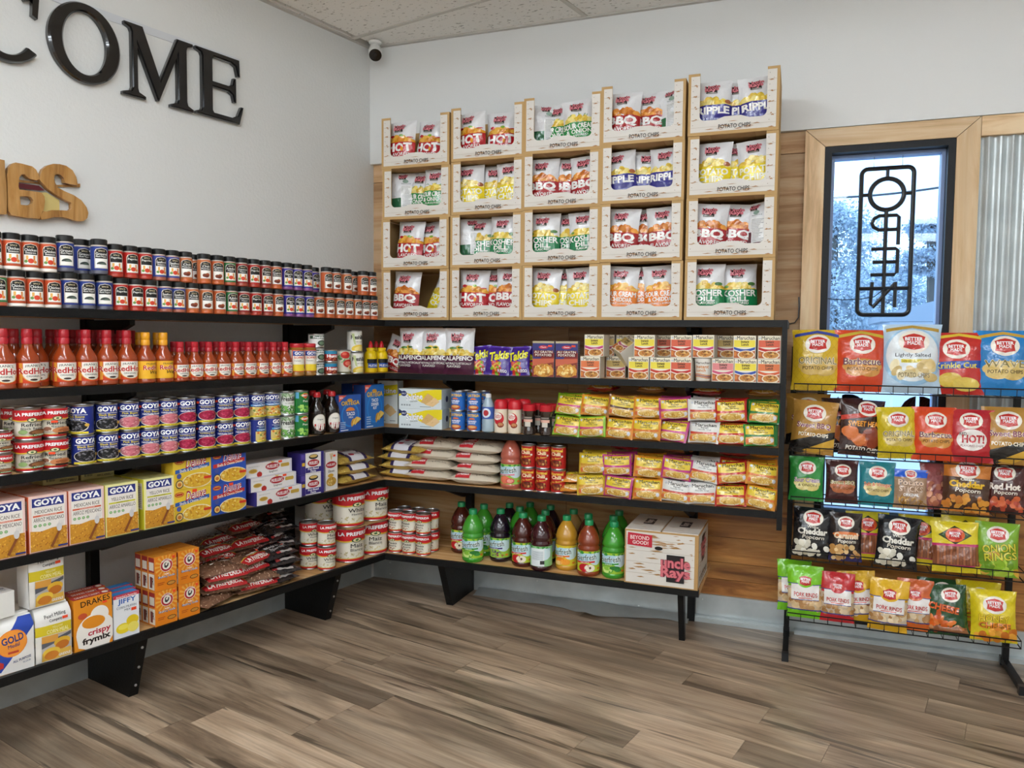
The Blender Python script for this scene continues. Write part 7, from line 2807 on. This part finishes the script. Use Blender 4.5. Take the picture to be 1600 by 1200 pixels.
hd.matrix_local = Matrix.Translation((.012, -.02, -.068)) @ dirv.to_track_quat('Z', 'Y').to_matrix().to_4x4()
m_ = MB(); m_.lathe([(.0002, .034), (.011, .034), (.012, .031), (.0002, .0309)], 16, '#202226', 'gloss_black')
obj('lens', m_.build('lens'), hd)

# ================================================================== HANGING SIGN IN THE WINDOW (lettering faces the street)
ns = obj('open_sign', None, None, Matrix.Translation((2.752, .075, 1.575)))
tag(ns, 'unlit black tube sign reading OPEN backwards, hanging in the window', 'sign')
NB = '#17181b'


def rr_path(x0, x1, z0, z1, r, n=5):
    p = []
    for (cx, cz, a0) in ((x1 - r, z1 - r, 0), (x0 + r, z1 - r, 90), (x0 + r, z0 + r, 180), (x1 - r, z0 + r, 270)):
        for k in range(n + 1):
            t_ = R(a0 + 90 * k / n)
            p.append((cx + r * math.cos(t_), 0, cz + r * math.sin(t_)))
    return p


m_ = MB(); m_.tube(rr_path(-.112, .112, 0, .69, .028), .0105, NB, 'plastic', 8, True)
m_.tube([(-.112, 0, .125), (.112, 0, .125)], .0095, NB, 'plastic', 8)
m_.tube([(0, 0, .008), (0, 0, .49)], .0095, NB, 'plastic', 8)
m_.tube([(0, 0, .645), (0, 0, .69)], .008, NB, 'plastic', 8)
m_.tube([(-.112, 0, .568), (-.078, 0, .568)], .0088, NB, 'plastic', 8); m_.tube([(.078, 0, .568), (.112, 0, .568)], .0088, NB, 'plastic', 8)
obj('sign_frame', m_.build('sign_frame'), ns)
m_ = MB(); m_.tube([(.073 * math.cos(R(k * 12)), 0, .568 + .073 * math.sin(R(k * 12))) for k in range(30)], .011, NB, 'plastic', 8, True)
obj('letter_o', m_.build('letter_o'), ns)
m_ = MB(); m_.tube([(.055, 0, .33), (.055, 0, .46), (.045, 0, .468), (-.03, 0, .468), (-.052, 0, .455), (-.06, 0, .435), (-.052, 0, .415), (-.03, 0, .402), (.05, 0, .402)], .0088, NB, 'plastic', 8)
obj('letter_p', m_.build('letter_p'), ns)
m_ = MB(); m_.tube([(-.06, 0, .312), (.045, 0, .312), (.055, 0, .305), (.055, 0, .198), (.045, 0, .19), (-.06, 0, .19)], .0088, NB, 'plastic', 8); m_.tube([(-.052, 0, .25), (.055, 0, .25)], .0088, NB, 'plastic', 8)
obj('letter_e', m_.build('letter_e'), ns)
m_ = MB(); m_.tube([(.05, 0, .035), (.05, 0, .155)], .0088, NB, 'plastic', 8); m_.tube([(-.05, 0, .155), (-.055, 0, .05), (-.045, 0, .035), (.05, 0, .15)], .0088, NB, 'plastic', 8)
obj('letter_n', m_.build('letter_n'), ns)
for x in (-.06, .062):
    m_ = MB(); m_.tube([(x, 0, .69), (x, 0, .745)], .0012, '#3a3a3a', 'plastic', 5)
    obj('hanger', m_.build('hanger'), ns)
m_ = MB()
m_.tube([(0, -.008, .12), (-.04, -.012, .085), (-.10, -.012, .075), (-.18, -.01, .072), (-.245, -.02, .078)], .0022, '#111214', 'plastic', 6)
obj('power_cord', m_.build('power_cord'), ns)
m_ = MB()
m_.tube([(2.375, .018, 1.66), (2.378, .010, 1.62), (2.376, .008, 1.56), (2.36, .008, 1.535), (2.335, .012, 1.53)], .003, '#111214', 'plastic', 6)
o = obj('loose_cord', m_.build('loose_cord'))
tag(o, 'short black cord on the wall beside the shelf end', 'cord')

# ================================================================== OUTSIDE
g_ = struct('ground', MB().box(-30, 50, .3, 90, -.35, -.2, '#b9bcc0', 'outdoor_matte').build('ground', False))


def tree(name, label, px, py_base, Y, hgt, wid, kind, seed, col):
    base = ray_y(px, 560, Y)
    base.z = -.2
    root = obj(name, None, None, Matrix.Translation(base))
    tag(root, label, 'tree', 'trees across the street')
    rn = random.Random(seed)
    m_ = MB(); m_.tube([(0, 0, 0), (.1, 0, hgt * .4), (0, 0, hgt * .9)], .18, '#6a6660', 'outdoor_matte', 8)
    obj('trunk', m_.build('trunk'), root)
    m_ = MB()
    vs, fs, cs = [], [], []
    n_ = 20000
    clusters = []
    for k in range(46):
        if kind == 'con':
            t_ = rn.random()
            zc_ = hgt * (.18 + .82 * t_)
            rr = wid * (1 - t_) * .5 * (.6 + .5 * rn.random()) + .15
            a_ = rn.random() * 6.283
            clusters.append((rr * math.cos(a_), rr * math.sin(a_), zc_, wid * .17, .22))
        else:
            a_, b2 = rn.random() * 6.283, rn.random()
            rr = wid * .5 * math.sqrt(rn.random())
            zc_ = hgt * (.22 + .74 * b2)
            rr *= math.sqrt(max(.12, 1 - ((b2 - .4) / .64) ** 2))
            clusters.append((rr * math.cos(a_), rr * math.sin(a_), zc_, wid * .17, .8))
    for k in range(n_):
        c_ = rn.choice(clusters)
        p = Vector((c_[0] + rn.gauss(0, c_[3] * .6), c_[1] + rn.gauss(0, c_[3] * .6), c_[2] + rn.gauss(0, c_[3] * .6 * c_[4])))
        d1 = Vector((rn.gauss(0, 1), rn.gauss(0, 1), rn.gauss(0, 1))).normalized() * rn.uniform(.035, .08)
        d2 = Vector((rn.gauss(0, 1), rn.gauss(0, 1), rn.gauss(0, 1))).normalized() * rn.uniform(.02, .05)
        o_ = len(vs)
        vs += [p - d1, p + d2, p + d1, p - d2]
        fs.append((o_, o_ + 1, o_ + 2, o_ + 3))
    m_.add(vs, fs, col, 'soft_foliage')  # leaf colours kept pale blue: outdoor haze and glare put into the colour
    obj('crown', m_.build('crown', False), root)


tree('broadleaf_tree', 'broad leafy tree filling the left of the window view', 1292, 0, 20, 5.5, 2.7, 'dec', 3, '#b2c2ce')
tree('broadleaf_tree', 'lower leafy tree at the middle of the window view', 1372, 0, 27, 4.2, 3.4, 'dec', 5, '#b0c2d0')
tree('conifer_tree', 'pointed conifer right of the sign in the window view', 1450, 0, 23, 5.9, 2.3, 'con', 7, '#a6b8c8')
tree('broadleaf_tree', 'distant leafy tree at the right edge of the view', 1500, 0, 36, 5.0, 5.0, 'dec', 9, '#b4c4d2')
hb = ray_y(1462, 500, 15)
hs = obj('white_house', None, None, Matrix.Translation((hb.x + .4, 15, -.2)))
tag(hs, 'pale sided house seen through the lower right of the window', 'house')
for k in range(16):
    obj('siding_board', MB().box(-1.3, 3.0, 0, .03, .02 + k * .13, .145 + k * .13, '#d8dde4', 'outdoor_matte').build('siding_board', False), hs)
obj('wall', MB().box(-1.28, 3.0, .03, 3, 0, 2.1, '#cfd6de', 'outdoor_matte').build('wall', False), hs)
m_ = MB(); m_.prism([(-1.5, 2.1), (3.2, 2.1), (3.2, 2.25), (.8, 2.9), (-1.5, 2.25)], -3.2, .2, '#8f9aa6', 'outdoor_matte', lambda u, v, h: (u, -h, v))
obj('roof', m_.build('roof', False), hs)
wn = obj('window', MB().box(.2, .9, -.03, .0, .9, 1.7, '#6a7c90', 'gloss_black').build('window', False), hs)
vb = ray_y(1385, 505, 12)
vn = obj('parked_van', None, None, Matrix.Translation((vb.x, 12, -.2)))
tag(vn, 'pale van parked across the street low in the window view', 'van')
m_ = MB(); m_.prism([(-1.0, .35), (1.0, .35), (1.0, 1.0), (.75, 1.15), (.45, 1.75), (-.95, 1.8), (-1.0, 1.6)], -2.0, 0, '#d5dbe2', 'plastic', lambda u, v, h: (u, -h, v))
obj('body', m_.build('body', False), vn)
for x in (-.6, .6):
    m_ = MB(); m_.lathe([(.0002, -.1), (.32, -.1), (.34, -.06), (.34, .06), (.32, .1), (.0002, .1)], 18, '#2c3036', 'plastic')
    obj('wheel', m_.build('wheel'), vn).matrix_local = Matrix.Translation((x, .1, .34)) @ Matrix.Rotation(R(90), 4, 'X')
obj('side_window', MB().box(-.8, .35, -.02, 0, 1.15, 1.6, '#6c7c90', 'gloss_black').build('side_window', False), vn)
rl = obj('railing', None, None, Matrix.Translation((ray_y(1318, 510, 8).x, 8, -.2)))
tag(rl, 'white metal railing low in the left of the window view', 'railing')
for k in range(7):
    obj('post', MB().box(-1.0 + k * .33 - .02, -1.0 + k * .33 + .02, 0, .04, 0, 1.75, '#dfe4ea', 'white_paint_metal').build('post', False), rl)
for zz in (.9, 1.7):
    obj('rail', MB().box(-1.1, 1.1, -.01, .05, zz, zz + .05, '#dfe4ea', 'white_paint_metal').build('rail', False), rl)
pa, pb = ray_y(1280, 310, 13), ray_y(1500, 288, 13)
m_ = MB(); m_.tube([pa + (pb - pa) * (k / 10) * 1.0 - Vector((0, 0, .05 * math.sin(math.pi * k / 10))) for k in range(-10, 21)], .022, '#2d3a46', 'plastic', 6)
o = obj('overhead_cable', m_.build('overhead_cable'))
tag(o, 'overhead cable crossing the sky outside the window', 'cable')

# ================================================================== LABELS
ORD = ['', 'second', 'third', 'fourth', 'fifth', 'sixth', 'seventh', 'eighth', 'ninth', 'tenth', 'eleventh', 'twelfth']
by = {}
for (o, base, key) in REG:
    by.setdefault(base, []).append((key, o))
for base, L_ in by.items():
    L_.sort(key=lambda e: e[0])
    for i, (k, o) in enumerate(L_):
        n = len(L_)
        if n == 1:
            o['label'] = base
        elif n == 2:
            o['label'] = base + (', left one' if i == 0 else ', right one')
        else:
            o['label'] = base + (', leftmost' if i == 0 else ', rightmost' if i == n - 1 else ', %s from left' % ORD[i])
bpy.context.view_layer.update()
